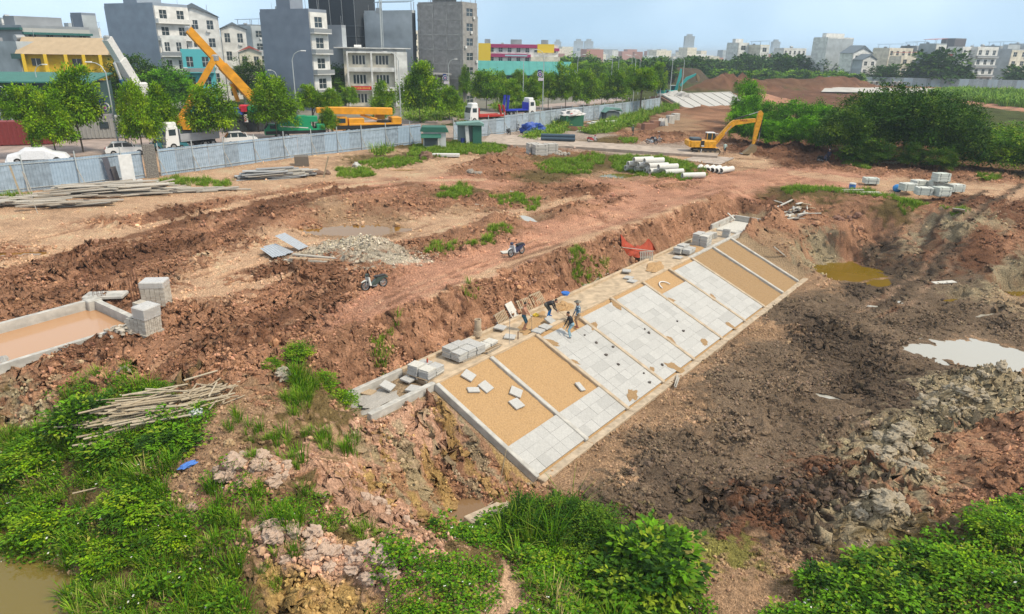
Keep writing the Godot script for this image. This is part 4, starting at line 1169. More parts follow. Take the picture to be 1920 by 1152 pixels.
	for i in 46:
		var x := lerpf(1235, 1530, i / 45.0) + rng.randf_range(-8, 8)
		far_tree(x, rng.randf_range(-385, -345), rng.randf_range(7, 12), rng.randf_range(3.5, 6.5), "pale", "light green tree in front of the dark belt", "light trees before the belt")
	for i in 46:
		var x := lerpf(930, 1260, i / 45.0) + rng.randf_range(-6, 6)
		far_tree(x, rng.randf_range(-560, -300), rng.randf_range(11, 18), rng.randf_range(7, 11), "far" if i % 3 else "pale", "hazy tree towards the distant town", "trees towards the town")
	for q in [[1640, 20, 15, -350], [1660, 22, 17, -352], [1690, 14, 10, -350], [1800, 16, 11, -350], [1790, 12, 7, -345], [1870, 12, 6, -350], [1885, 10, 7, -348], [1615, 9, 6, -350], [1580, 12, 9, -352], [1560, 12, 9, -352]]:
		far_tree(q[0], q[3], q[1], q[2], "far", "dark tree standing among the distant houses", "trees among the houses")


func far_tree(px: float, z: float, wide: float, tall: float, kind: String, label: String, group: String) -> void:
	var x := (px - 960.0) / 1290.0 * -z * 1.065 + (-z) * 0.0055
	plant("distant_tree", kind, rng.randi(), Vector3(x, 0.0, z), Vector3(wide * 0.5, tall * 0.5, wide * 0.5), 0.0, label, "tree", group, rng.randf() * TAU)


func tuft_mesh(salt: int, blades: int, height: float, spread: float, width: float, tones: Array) -> ArrayMesh:
	var r := RandomNumberGenerator.new()
	r.seed = salt
	var s := shape()
	s.colored = true
	for i in blades:
		var a := r.randf() * TAU
		var p := Vector3(cos(a), 0, sin(a)) * spread * r.randf() * 0.6
		var lean := Vector3(cos(a), 0, sin(a)) * r.randf_range(0.1, 0.8) * height
		var h := height * r.randf_range(0.5, 1.1)
		var w := Vector3(-sin(a), 0, cos(a)) * width
		var t: Color = tones[r.randi() % tones.size()]
		var m := r.randf_range(0.75, 1.3)
		s.ink = Color(t.r * m, t.g * m, t.b * m)
		var mid := p + lean * 0.4 + Vector3(0, h * 0.7, 0)
		s.quad(p - w, mid - w * 0.8, mid + w * 0.8, p + w)
		s.tri(mid - w * 0.8, p + lean + Vector3(0, h * 0.95, 0), mid + w * 0.8)
	return s.mesh()


func weed_mesh(salt: int, leaves: int, radius: float, height: float, long: float, tones: Array, flowers := 0) -> ArrayMesh:
	var r := RandomNumberGenerator.new()
	r.seed = salt
	var s := shape()
	s.colored = true
	for i in leaves + flowers:
		var a := r.randf() * TAU; var q := sqrt(r.randf())
		var top := height * (1.0 - q * q * 0.6)
		var p := Vector3(cos(a) * q * radius, top * lerpf(0.25, 1.0, sqrt(r.randf())), sin(a) * q * radius)
		if i >= leaves:
			s.ink = Color(0.75, 0.75, 0.7)
			p.y = top * 1.08
			for f in 2: leaf(s, p, Vector3(cos(a + f * 1.6), 0.1, sin(a + f * 1.6)), Vector3.UP, 0.05, 0.045)
			continue
		var t: Color = tones[r.randi() % tones.size()]
		var m := r.randf_range(0.7, 1.3)
		s.ink = Color(t.r * m, t.g * m, t.b * m)
		var b := r.randf() * TAU
		var d := Vector3(cos(b), r.randf_range(-0.35, 0.5), sin(b)).normalized()
		var up := Vector3(r.randf_range(-0.5, 0.5), 1, r.randf_range(-0.5, 0.5)).normalized()
		var l := long * r.randf_range(0.7, 1.3)
		leaf(s, p, d, up, l, l * 0.6)
	return s.mesh()


var CLEAR := [[v2(-15.12,-24.86), Vector2(2.2, 0.75)], [v2(-13.04,-25.66), Vector2(1.2, 0.7)], [v2(-11.93,-21.83), Vector2(0.5, 0.5)], [v2(-0.12,-20.06), Vector2(0.5, 0.6)], [v2(0.04,-18.97), Vector2(0.55, 0.7)], [v2(0.08,-17.89), Vector2(0.55, 0.7)], [v2(-0.1,-16.99), Vector2(0.55, 0.7)], [v2(-11.82,-21.18), Vector2(0.5, 0.6)]]   # ground kept free of weeds


func sow(called: String, poly: Array, meshes: Array, density: float, low: float, high: float, label: String, category: String, ragged := 0.3) -> void:
	var flat := PackedVector2Array(poly)
	var lo := flat[0]; var hi := flat[0]
	for p in flat:
		lo = lo.min(p); hi = hi.max(p)
	var spots := []
	for m in meshes: spots.append([])
	var count := int((hi.x - lo.x) * (hi.y - lo.y) * density)
	for i in count:
		var p := Vector2(rng.randf_range(lo.x, hi.x), rng.randf_range(lo.y, hi.y))
		var j := p + Vector2(wave.get_noise_2d(p.x, p.y), wave.get_noise_2d(p.y + 20.0, p.x)) * 1.2 * minf(1.0, (hi - lo).length() * 0.15)
		if not Geometry2D.is_point_in_polygon(j, flat): continue
		var clear := false
		for q in CLEAR:
			if ((p - q[0]) / q[1]).length() < 1.0: clear = true
		if clear: continue
		var thin := warp.get_noise_2d(p.x * 3.0, p.y * 3.0)
		if thin < -0.25 + ragged * 0.5 - 0.3 and rng.randf() < 0.85: continue
		var size := rng.randf_range(low, high) * (1.0 + thin * 0.5)
		var b := Basis(Vector3.UP, rng.randf() * TAU) * Basis(Vector3.RIGHT, rng.randf_range(-0.15, 0.15))
		spots[rng.randi() % meshes.size()].append(Transform3D(b.scaled(Vector3(size, size * rng.randf_range(0.8, 1.25), size)), on_ground(p, -0.03)))
	for k in meshes.size():
		if spots[k].size(): scatter(called, meshes[k], M.leaf, spots[k], [], label, category)


func build_weeds() -> void:
	rng.seed = 51
	var short := [Color(0.13, 0.26, 0.015), Color(0.18, 0.31, 0.02), Color(0.09, 0.19, 0.012), Color(0.24, 0.30, 0.05)]
	var deep := [Color(0.045, 0.13, 0.006), Color(0.07, 0.18, 0.008), Color(0.10, 0.23, 0.01), Color(0.03, 0.085, 0.006), Color(0.13, 0.19, 0.012)]
	var grass := [tuft_mesh(1, 26, 0.34, 0.3, 0.011, short), tuft_mesh(2, 26, 0.44, 0.35, 0.011, short)]
	var rough := [tuft_mesh(3, 22, 0.8, 0.5, 0.024, short), weed_mesh(4, 36, 0.6, 0.5, 0.22, short)]
	var long := [tuft_mesh(5, 34, 0.62, 0.35, 0.012, deep), tuft_mesh(6, 34, 0.5, 0.35, 0.012, short)]
	var weeds := [weed_mesh(7, 46, 0.36, 0.42, 0.105, deep), weed_mesh(8, 46, 0.4, 0.36, 0.09, deep), weed_mesh(9, 40, 0.36, 0.5, 0.12, BRIGHTS, 1)]
	var vines := [weed_mesh(10, 36, 0.42, 0.36, 0.13, BRIGHTS), weed_mesh(11, 40, 0.4, 0.42, 0.11, deep)]
	var dry := [tuft_mesh(13, 24, 0.55, 0.4, 0.009, [Color(0.40, 0.31, 0.14), Color(0.30, 0.22, 0.10), Color(0.34, 0.33, 0.10)]), weed_mesh(14, 26, 0.3, 0.3, 0.08, [Color(0.30, 0.30, 0.05), Color(0.25, 0.18, 0.07), Color(0.2, 0.26, 0.03)])]
	# patches on the upper level
	for q in [[[v2(-36.16,-69.54),v2(-29.91,-72.24),v2(-28.8,-68.7),v2(-34.95,-67.61)], 2.2], [[v2(-20.77,-80.67),v2(-17.27,-81.79),v2(-15.68,-77.47),v2(-18.83,-75.11)], 2.2], [[v2(-19.46,-86.11),v2(-12.84,-90.9),v2(-11.46,-85.64),v2(-16.5,-81.09)], 2.2], [[v2(-14.38,-97.88),v2(-8.43,-105.76),v2(-1.17,-104.14),v2(-1.45,-97.18),v2(-7.46,-93.37),v2(-11.11,-88.19),v2(-13.64,-91.7)], 2.6], [[v2(-7.61,-70.63),v2(-4.74,-72.97),v2(-3.75,-67.34),v2(-5.76,-65.12),v2(-7.13,-66.54)], 2.4], [[v2(-2.26,-66.93),v2(1.16,-68.26),v2(1.1,-64.17),v2(-0.64,-63.09)], 2.2], [[v2(1.12,-65.15),v2(2.7,-66.79),v2(2.07,-62.83),v2(1.07,-61.84)], 1.8], [[v2(2.39,-86.63),v2(6.77,-92.46),v2(12.39,-98.08),v2(11.35,-89.26),v2(7.93,-81.59),v2(3.48,-80.43)], 1.8], [[v2(12.76,-95.04),v2(20.4,-96.88),v2(23.55,-88.74),v2(23.52,-83.43),v2(19.14,-78.31),v2(14.38,-82.58),v2(12.17,-85.11)], 2.2], [[v2(-6.48,-46.94),v2(-3.27,-49.87),v2(-0.1,-53.82),v2(-0.01,-52.47),v2(-2.81,-48.85),v2(-5.97,-45.89)], 2.0], [[v2(29.3,-74.62),v2(35.56,-77.07),v2(39.56,-75.49),v2(40.96,-72.58),v2(39.11,-68.05),v2(37.45,-71.16),v2(32.46,-72.48),v2(28.97,-72.19)], 2.0], [[v2(39.16,-70.18),v2(42.08,-71.53),v2(40.74,-67.16),v2(37.73,-66.43)], 2.0], [[v2(-45.39,-60.08),v2(-43.3,-61.2),v2(-41.5,-58.11),v2(-43.31,-57.11)], 1.8], [[v2(3.75,-46.76),v2(4.69,-49.07),v2(7.41,-51.84),v2(7.36,-49.49),v2(4.83,-46.18)], 2.6], [[v2(17.02,-115.14),v2(20.18,-118.5),v2(20.1,-112.71),v2(17.08,-109.65)], 1.5], [[v2(45.11,-96.5),v2(47.64,-92.04),v2(45.15,-88.31),v2(43.21,-91.59)], 2.0], [[v2(56.37,-84.57),v2(58.95,-84.05),v2(56.72,-80.95),v2(54.27,-80.73)], 2.4], [[v2(41.21,-65.71),v2(43.71,-66.88),v2(44.08,-64.97),v2(41.38,-63.85)], 1.5], [[v2(-6.72,-67.1),v2(-6.25,-67.67),v2(-5.91,-65.61),v2(-6.52,-65.56)], 1.5], [[v2(-6.51,-33.84),v2(-6.31,-35.24),v2(-5.96,-34.32),v2(-6.24,-33.12)], 1.6], [[v2(-7.32,-32.23),v2(-6.97,-34.82),v2(-6.4,-34.07),v2(-6.46,-31.26)], 2.0], [[v2(-2.95,-39.72),v2(-2.37,-40.94),v2(-2.1,-39.76),v2(-2.68,-38.6)], 1.3]]:
		sow("grass_patch", q[0], grass, 14.0 * q[1] * 0.5, 0.6, 1.3, "patch of bright grass on the bare site", "grass")
	for q in [[v2(1.7,-111.47),v2(9.05,-142.43),v2(10.89,-138.41),v2(7.54,-117.35),v2(2.87,-107.57)], [v2(11.71,-124.3),v2(26.37,-164.57),v2(39.64,-194.27),v2(37.66,-177.58),v2(21.2,-131.06),v2(13.1,-119.55)], [v2(-18.76,-92.83),v2(-17.13,-97.89),v2(-16.09,-94.71),v2(-17.61,-90.46)], [v2(38.36,-187.78),v2(46.65,-209.97),v2(41.02,-179.54),v2(34.95,-167.38)]]:
		sow("rough_grass", q, rough, 2.6, 0.8, 1.8, "rank green grass along the fence", "grass")
	for q in [[v2(-28.27,-193.71),v2(-21.2,-209.53),v2(-12.11,-189.03),v2(-9.85,-137.22),v2(-17.01,-128.83),v2(-21.41,-135.29)], [v2(-5.93,-173.2),v2(4.91,-194.42),v2(5.78,-175.62),v2(-2.94,-152.8)]]:
		sow("rough_grass", q, rough, 1.3, 1.2, 2.6, "tall grass on the verge behind the road", "grass")
	sow("field_grass", [v2(181.24,-298.07),v2(209.39,-276.7),v2(144.66,-187.67),v2(142.13,-209.17),v2(150.87,-244.2),v2(153.95,-269.03)], [tuft_mesh(12, 20, 1.2, 1.6, 0.1, [Color(0.16, 0.30, 0.02), Color(0.2, 0.32, 0.03), Color(0.1, 0.2, 0.02)])], 0.7, 1.0, 2.0, "lush green grass field beyond the thicket", "grass", -0.5)
	# the near bank on the left
	var left := [v2(-21.8,-23.84),v2(-21.09,-24.67),v2(-19.38,-25.81),v2(-19.5,-27.97),v2(-18.65,-28.42),v2(-17.34,-27.14),v2(-16,-26.37),v2(-12.14,-26.03),v2(-11.46,-23.74),v2(-12.97,-23.31),v2(-11.88,-20.91),v2(-10.54,-20.02),v2(-10.3,-18.62),v2(-8.9,-18.65),v2(-8.17,-16.94),v2(-7.32,-15.25),v2(-7.77,-14.49),v2(-10.78,-15.18),v2(-12.11,-16.18),v2(-15.52,-18.5),v2(-18.79,-19.81)]
	sow("dry_stems", left, dry, 2.2, 0.7, 1.4, "dry yellow stems among the weeds above the pond", "dry grass", 0.5)
	sow("weeds", left, weeds, 7.5, 0.6, 1.35, "leafy weeds covering the bank above the pond", "weeds", 0.45)
	sow("bank_grass", left, long, 8.0, 0.6, 1.2, "long grass among the weeds of the bank above the pond", "grass", 0.3)
	sow("bank_grass", [v2(-11.23,-21.32),v2(-10.2,-21.68),v2(-8.41,-21.06),v2(-6.79,-20.78),v2(-5.67,-19.31),v2(-6.99,-18.86),v2(-8.45,-18.96),v2(-9.35,-18.54),v2(-10.45,-19.48)], long + weeds, 12.0, 0.6, 1.2, "grass and weeds below the clay heap", "grass", 0.1)
	sow("bank_grass", [v2(-11.42,-24.46),v2(-10.5,-24.92),v2(-8.27,-23.34),v2(-7.63,-21.87),v2(-9.13,-22.18),v2(-10.47,-23.08)], long, 8.0, 0.5, 1.1, "grass strip above the clay heap", "grass", 0.4)
	sow("bank_grass", [v2(-8.79,-24.92),v2(-6.68,-25.41),v2(-6.25,-23.97),v2(-7.48,-23.35)], long, 10.0, 0.5, 1.0, "dark grass on the rim of the cut", "grass", 0.3)
	sow("bank_grass", [v2(-10.52,-28.54),v2(-9.38,-28.86),v2(-8.42,-26.28),v2(-9.23,-25.55)] , long, 16.0, 0.7, 1.3, "bright grass beside the pale boulder", "grass", -0.2)
	sow("bank_grass", [v2(-8.39,-18.98),v2(-7.21,-19.28),v2(-6.55,-18.25),v2(-7.36,-17.5),v2(-8.12,-17.72)], long, 9.0, 0.4, 0.9, "grass rooted in the cracked clay", "grass", 0.3)
	sow("bank_grass", [v2(-6.14,-20.13),v2(-4.87,-20.46),v2(-3.99,-19.76),v2(-4.81,-19.19)], long, 9.0, 0.5, 0.9, "grass behind the cracked ridge", "grass", 0.2)
	# the near bank in the middle
	var mid := [v2(-4.34,-16.74),v2(-4.13,-18.37),v2(-3.19,-19.29),v2(-1.74,-19.6),v2(-0.41,-18.91),v2(-0.11,-17.73),v2(-0.08,-15.79),v2(-4.05,-15.32)]
	sow("weeds", mid, weeds, 12.0, 0.7, 1.3, "low mound of leafy weeds beside the trodden path", "weeds", 0.0)
	sow("weeds", [v2(-3.46,-22.61),v2(-2.23,-23.08),v2(-1.12,-22.34),v2(-0.47,-21.56),v2(-0.25,-20.39),v2(-1.85,-20.93),v2(-3.12,-21.5)], weeds, 13.0, 0.8, 1.3, "weeds around the small brown puddle", "weeds", -0.3)
	var bank := [v2(9.29,-17.88),v2(10.79,-19.4),v2(13.59,-20.15),v2(17.12,-21.54),v2(19.97,-23.07),v2(22.81,-24.03),v2(22.28,-21.67),v2(16.79,-15.7),v2(9.61,-15.38),v2(8.7,-16.76)]
	var right := [v2(-1.15,-22.85),v2(0.13,-24.09),v2(2.33,-23.61),v2(3.74,-22.48),v2(5.95,-21.9),v2(6.98,-20.18),v2(6.34,-18.34),v2(5.71,-16.4),v2(0.51,-16.3),v2(0.2,-18.74),v2(-0.05,-20.58)]
	sow("weeds", right, weeds, 12.0, 0.9, 1.6, "tall leafy weeds at the foot of the bank", "weeds", -0.4)
	sow("dry_stems", right, dry, 1.8, 0.8, 1.6, "dry stems among the tall weeds", "dry grass", 0.4)
	sow("dry_stems", bank, dry, 1.6, 0.8, 1.5, "dry stems on the bank over the spoil", "dry grass", 0.4)
	sow("reeds", [v2(0.03,-23.47),v2(2.34,-23.53),v2(4.19,-22.57),v2(3.77,-20.89),v2(0.95,-20.83),v2(-0.07,-22.31)], [tuft_mesh(15, 30, 1.7, 0.4, 0.014, deep), tuft_mesh(16, 30, 1.3, 0.4, 0.012, short)], 4.0, 0.7, 1.2, "tall dark reeds at the edge of the pit", "reeds", 0.2)
	sow("bank_grass", right, long, 1.6, 0.8, 1.6, "long grass stems among the tall weeds", "grass", 0.2)
	sow("weeds", bank, weeds, 8.0, 0.9, 1.5, "leafy weeds on the bank over the spoil", "weeds", -0.3)
	sow("creepers", bank, vines, 6.0, 0.9, 1.5, "broad-leaved creeper on the bank over the spoil", "creeper", -0.3)
	sow("creepers", [v2(-15.94,-25.65),v2(-12.24,-24.87),v2(-11.41,-22.86),v2(-13.26,-22.43),v2(-15.66,-23.12),v2(-17.39,-24.28)], vines, 5.0, 0.9, 1.5, "broad-leaved creeper below the pole pile", "creeper", 0.0)
	# single bushes
	var bushes := [["broad", v2(-17.62,-24.53), 1.4, 1.4, "large broad-leaved shrub beside the grey clay face"], ["broad", v2(-17.05,-25.43), 1.0, 0.9, "broad-leaved shrub at the head of the pole pile"], ["broad", v2(-15.36,-23.06), 1.3, 0.8, "low broad-leaved shrub below the bamboo poles"], ["broad", v2(-13.21,-23.19), 1.3, 0.8, "spreading broad-leaved shrub under the pole ends"], ["small", v2(-19.01,-23.45), 1.7, 1.0, "bush with white flowers above the pond"], ["small", v2(-16.8,-20.75), 1.6, 0.9, "brownish bush hanging over the pond edge"], ["small", v2(-13.26,-20.52), 1.6, 0.9, "round leafy bush in the middle of the weeds"], ["small", v2(-11.42,-19.36), 1.2, 0.6, "small leafy bush beside the trodden earth"], ["small", v2(-13.68,-18.95), 1.2, 0.7, "leafy bush on the pond shore"], ["small", v2(-15.38,-26.66), 0.9, 0.55, "feathery bush behind the pole pile"],
		["small", v2(-10.14,-29.78), 0.9, 0.9, "dark bush at the corner of the churned ground"], ["small", v2(-8.96,-29.16), 1.0, 0.8, "dark bush above the gully"], ["small", v2(-7.92,-28.33), 1.0, 0.8, "dark bush hanging into the gully"], ["small", v2(-11.04,-28.74), 0.6, 0.45, "small round bush beside the pale boulder"],
		["dark", v2(0.69,-23.03), 1.3, 1.7, "tall feathery bush at the foot of the slope"], ["dark", v2(2.06,-22.45), 1.6, 1.8, "tall dark bush at the pit edge"], ["dark", v2(3.38,-21.89), 1.6, 1.7, "dark green bush in the middle of the tall weeds"], ["small", v2(4.71,-21.74), 1.2, 1.1, "light bush at the pit edge"], ["broad", v2(5.13,-20.07), 2.1, 2.2, "large bright broad-leaved shrub beside the mossy mud"], ["broad", v2(4.23,-18.67), 1.7, 1.5, "bright broad-leaved shrub beside the tall weeds"], ["small", v2(1.69,-19.84), 1.3, 0.9, "leafy bush beside the trodden path"],
		["broad", v2(11.56,-19.48), 1.3, 0.9, "broad-leaved shrub at the edge of the red clay"], ["broad", v2(13.27,-19.96), 1.4, 1.0, "broad-leaved shrub below the dark spoil"], ["broad", v2(14.89,-19.99), 1.4, 1.0, "broad-leaved shrub on the upper bank"], ["small", v2(15.83,-18.92), 1.5, 0.9, "leafy bush on the shoulder of the bank"], ["small", v2(17.88,-20.56), 1.5, 1.0, "leafy bush at the top of the bank"], ["broad", v2(13.35,-18.18), 1.3, 0.9, "broad-leaved shrub low on the bank"]]
	for i in bushes.size():
		var q: Array = bushes[i]
		plant("shrub", q[0], i, on_ground(q[1], -0.25), Vector3(q[2] * 0.8, q[3] * 0.56, q[2] * 0.8), 0.0, q[4], "shrub", "", i * 1.3)


# ------------------------------------------------------------------ things lying about the site
var level_b := Basis(ALONG, Vector3.UP, DOWN)
var slope_b := Basis(ALONG, atan(FALL)) * Basis(ALONG, Vector3.UP, DOWN)


func put_bank(o: Node3D, s: float, d: float, up: float, turn := 0.0, tip := 0.0, roll := 0.0) -> void:
	var b := (slope_b if d > 0.1 else level_b) * Basis(Vector3.UP, turn) * Basis(Vector3.RIGHT, tip) * Basis(Vector3.FORWARD, roll)
	o.transform = Transform3D(b, slope_point(s, d) + b.y * up if d > 0.1 else bank_point(s, d, up))


func pallet_mesh() -> Array:
	var slats := []
	for i in 8: slats.append(shape().box(Vector3(-0.525 + i * 0.15, 0.13, 0), Vector3(0.08, 0.022, 1.0)).mesh())
	var bear := []
	for k in [-0.44, 0.0, 0.44]: bear.append(shape().box(Vector3(0, 0.07, k), Vector3(1.15, 0.09, 0.08)).mesh())
	return [slats, bear]


func make_pallet(label: String, group := "") -> Node3D:
	var t := thing("wooden_pallet", label, "pallet", Vector3.ZERO, 0.0, group)
	var m := pallet_mesh()
	for x in m[0]: part("slat", x, M.wood, t)
	for x in m[1]: part("bearer", x, M.wood_grey, t)
	return t


func build_slab_stacks() -> void:
	rng.seed = 61
	var slab := shape().cbox(Vector3.ZERO, Vector3(0.64, 0.085, 0.64), 0.012).mesh()
	var half := shape().cbox(Vector3.ZERO, Vector3(0.64, 0.085, 0.34), 0.012).mesh()
	var tones := [M.stack, M.slab0, M.slab1, M.slab3]
	# s, d, turn, columns [offset along, offset across, layers], label, group, on a pallet
	var stacks := [
		[0.55, -1.3, 0.1, [[-0.36, -0.34, 6], [0.34, -0.36, 4], [-0.3, 0.36, 5], [0.38, 0.35, 4]], "square concrete slab of the stack above the bare first rib", "slabs stacked above the first rib", true],
		[3.6, -1.4, -0.05, [[-0.72, -0.34, 6], [-0.05, -0.34, 6], [-0.7, 0.35, 5], [-0.02, 0.34, 5], [0.65, -0.3, 5], [0.66, 0.36, 5]], "square concrete slab of the wide stack beside the upright pipe", "slabs of the wide stack beside the pipe", true],
		[5.2, -1.2, 0.1, [[-0.3, 0, 2], [0.38, 0.05, 2]], "square concrete slab on the low pallet before the upright pipe", "slabs on the low pallet", true],
		[31.0, -1.25, 0.05, [[-0.68, -0.3, 5], [0.0, -0.3, 6], [0.68, -0.3, 5], [-0.4, 0.38, 4], [0.3, 0.38, 4]], "concrete slab of the low wide stack beside the orange sheet", "slabs stacked beside the orange sheet", true],
		[34.3, -1.25, 0.08, [[-0.34, -0.3, 12], [0.34, -0.28, 12], [-0.3, 0.37, 11], [0.36, 0.37, 11]], "concrete slab of the tallest stack on the bank walk", "slabs of the tallest stack", false],
		[38.7, -0.75, 0.2, [[-0.1, 0, 9]], "concrete slab of the single column beside the concrete box", "slabs of the single column", false]]
	for q in stacks:
		var base := bank_point(q[0], q[1], -0.08)
		var b := level_b * Basis(Vector3.UP, q[2])
		var y := 0.0
		if q[6]:
			var p := make_pallet("weathered pallet under the " + (q[4] as String).get_slice(" of ", 1).get_slice(" on ", 0))
			p.transform = Transform3D(b, base)
			p.scale = Vector3(1.25, 1, 1.3)
			y = 0.145
		for c in q[3]:
			for k in c[2]:
				var o := solo("paving_slab", slab, tones[rng.randi() % 4], q[4], "slab", Vector3.ZERO, 0.0, q[5])
				o.transform = Transform3D(b * Basis(Vector3.UP, rng.randf_range(-0.06, 0.06)), base + b * Vector3(c[0] + rng.randf_range(-0.02, 0.02), y + 0.045 + k * 0.092, c[1] + rng.randf_range(-0.02, 0.02)))
	for k in 13:   # slabs leaning in a row
		var o := solo("paving_slab", slab, tones[rng.randi() % 4], "concrete slab leaning in the row between tallest stack and box", "slab", Vector3.ZERO, 0.0, "slabs leaning in a row")
		put_bank(o, 35.9 + k * 0.14, -1.75 + k * 0.02, 0.2, 0.0, 0.0, 1.15)
	for q in [[1.97, 0.37, 0.3], [1.42, 1.19, -0.5], [2.19, 1.35, 0.1], [3.4, 2.39, 0.5], [2.76, 2.94, -0.1]]:
		var o := solo("paving_slab", half if q[0] == 1.42 else slab, M.slab3, "single pale slab lying loose on the first sand bay", "slab", Vector3.ZERO, 0.0, "slabs loose on the first sand bay")
		put_bank(o, q[0], q[1], 0.06, q[2], rng.randf_range(-0.1, 0.1))
	var one := solo("paving_slab", half, M.slab3, "half slab lying alone on the second sand bay", "slab")
	put_bank(one, 7.16, 3.94, 0.07, 1.3, 0.05)
	var walk := [[7.7, -2.2, 0.3, 0.05, "pale slab tipped on the back beam beside the slatted pallet"], [7.2, -1.05, 0.5, 0.05, "pale slab lying flat beside the thin stake"], [8.75, -0.15, 0.1, 0.0, "pale slab on the crest beam below the bare-chested worker"], [9.55, -0.2, 0.0, 0.03, "second pale slab on the crest beam below the bare-chested worker"], [10.5, -0.5, 0.2, 0.5, "grey slab propped up on edge between the workers"], [21.73, -1.37, 0.2, 0.0, "pale slab on the walk below the orange sheet"], [22.8, -2.15, 0.5, 0.0, "pale slab on the back beam below the orange sheet"], [21.2, -0.75, 0.15, 0.02, "brownish slab flat on the walk below the orange sheet"], [29.2, -1.0, 0.1, 0.0, "grey board-like slab before the low wide stack"], [-1.7, -1.7, 0.4, 0.35, "pale slab leaning on the wall inside the open end of the walk"], [-0.9, -0.7, 0.3, 0.0, "pale slab lying in the open end of the walk"], [-0.3, -1.7, 0.1, 0.05, "slab bridging the open end of the walk"]]
	for q in walk:
		var o := solo("paving_slab", slab, M.slab0 if q[0] != 10.5 else M.slab4, q[4], "slab")
		put_bank(o, q[0], q[1], 0.0 if q[0] > 0 else -0.12, q[2], q[3])
		if q[3] > 0.3: o.position.y += 0.15
		else: o.position.y += -0.02 if q[0] > 0 else 0.0
		o.position.y += 0.02
		if absf(q[1]) < 0.4 or q[1] < -2.1: o.position.y += 0.13
	# lumps of mud trodden on to the slabs
	var k := lump(9)
	var mud := paint(0.10, 0.085, 0.075, 0.95)
	for q in [[11.33, 1.46], [11.43, 2.26], [12.21, 2.98], [11.07, 3.18], [11.08, 4.05], [11.98, 5.31], [11.6, 5.9], [16.12, 3.07], [16.06, 3.42], [13.96, 5.53], [19.52, 3.75], [18.92, 4.51]]:
		var o := solo("mud_clod", k, mud, "dark clod of mud dropped on the slab slope", "clod", Vector3.ZERO, 0.0, "mud clods on the slab slope")
		put_bank(o, q[0], q[1], 0.12, rng.randf() * 6.0)
		o.scale = Vector3.ONE * rng.randf_range(0.14, 0.26)
	# grout spread beside the open end, sheets
	var spread := smooth_lump(77, 14)
	var o2 := solo("mortar_heap", spread, paint(0.5, 0.47, 0.43, 0.95, M.grain, 1.0, M.rubble), "dried grey mortar spread in the open end of the walk", "mortar")
	put_bank(o2, -2.7, -1.4, -0.3, 0.2)
	o2.scale = Vector3(2.4, 0.35, 1.9)
	o2 = solo("sand_heap", smooth_lump(78, 12), M.sand, "small orange heap of sand behind the hatted worker", "sand heap")
	put_bank(o2, 13.6, -1.6, -0.05, 0.3); o2.scale = Vector3(1.5, 0.5, 1.2)
	o2 = solo("sand_heap", smooth_lump(79, 12), M.sand, "flat orange heap of sand above the half-slabbed bay", "sand heap")
	put_bank(o2, 25.6, -1.2, -0.12, 0.3); o2.scale = Vector3(3.4, 0.45, 1.5)
	o2 = solo("sand_heap", smooth_lump(80, 12), M.sand, "orange sand spread between the low and the tallest stack", "sand heap")
	put_bank(o2, 32.9, -1.2, -0.12, 0.3); o2.scale = Vector3(1.9, 0.5, 1.6)
	o2 = solo("sand_heap", smooth_lump(81, 12), M.sand, "trampled orange sand around the workers' feet", "sand heap")
	put_bank(o2, 9.9, -1.3, -0.12, 0.3); o2.scale = Vector3(3.6, 0.35, 1.7)
	# standing pipe, stake
	var t := thing("standing_pipe", "short concrete pipe standing upright on the back beam", "pipe")
	part("barrel", shape().ring(Vector3(0, 0.62, 0), Vector3.UP, 0.2, 0.16, 0.8, 18).mesh(), M.concrete_warm, t)
	part("collar", shape().ring(Vector3(0, 0.16, 0), Vector3.UP, 0.26, 0.16, 0.3, 18).mesh(), M.concrete_warm, t)
	put_bank(t, 5.95, -2.45, 0.08)
	solo("stake", shape().bar(Vector3(0, -0.2, 0), Vector3(0.02, 1.7, 0), 0.018).mesh(), M.steel, "thin grey stake upright on the walk beside the wide stack", "stake", bank_point(6.25, -0.35, 0.0))
	solo("stake", shape().box(Vector3(0, 0.25, 0), Vector3(0.06, 0.7, 0.06)).mesh(), M.rust, "short rusty peg on the crest beam near the thin stake", "peg", bank_point(7.0, -0.3, 0.0))
	solo("bottle", shape().tube([Vector3(0, 0, 0), Vector3(0, 0.16, 0), Vector3(0, 0.22, 0), Vector3(0, 0.27, 0)], [0.05, 0.05, 0.02, 0.018], 10).mesh(), paint(0.4, 0.06, 0.03, 0.3), "red-brown bottle standing on the stack above the first rib", "bottle", bank_point(0.93, -1.55, 0.43))
	# a bent white hose or rod on the sand of the half-slabbed bay
	var hose := shape()
	var pts := []
	for i in 12:
		var a := PI * i / 11.0
		pts.append(slope_point(22.9 - cos(a) * 0.6, 1.15 - sin(a) * 0.5, 0.08))
	solo("hose", hose.tube(pts, [0.045], 8).mesh(), M.white, "curved white hose lying on the sand patch", "hose")
	# timbers of the toe and posts
	for q in [[13.2, 6.9, 1.6, 0.35], [13.0, 7.05, 1.3, 0.3]]:
		var w := solo("timber", shape().box(Vector3.ZERO, Vector3(q[2], 0.08, 0.1)).mesh(), M.wood_grey, "weathered timber dropped along the toe of the slope", "timber", Vector3.ZERO, 0.0, "timbers at the toe")
		w.transform = Transform3D(level_b * Basis(Vector3.UP, q[3]), bank_point(q[0], q[1], -2.6))


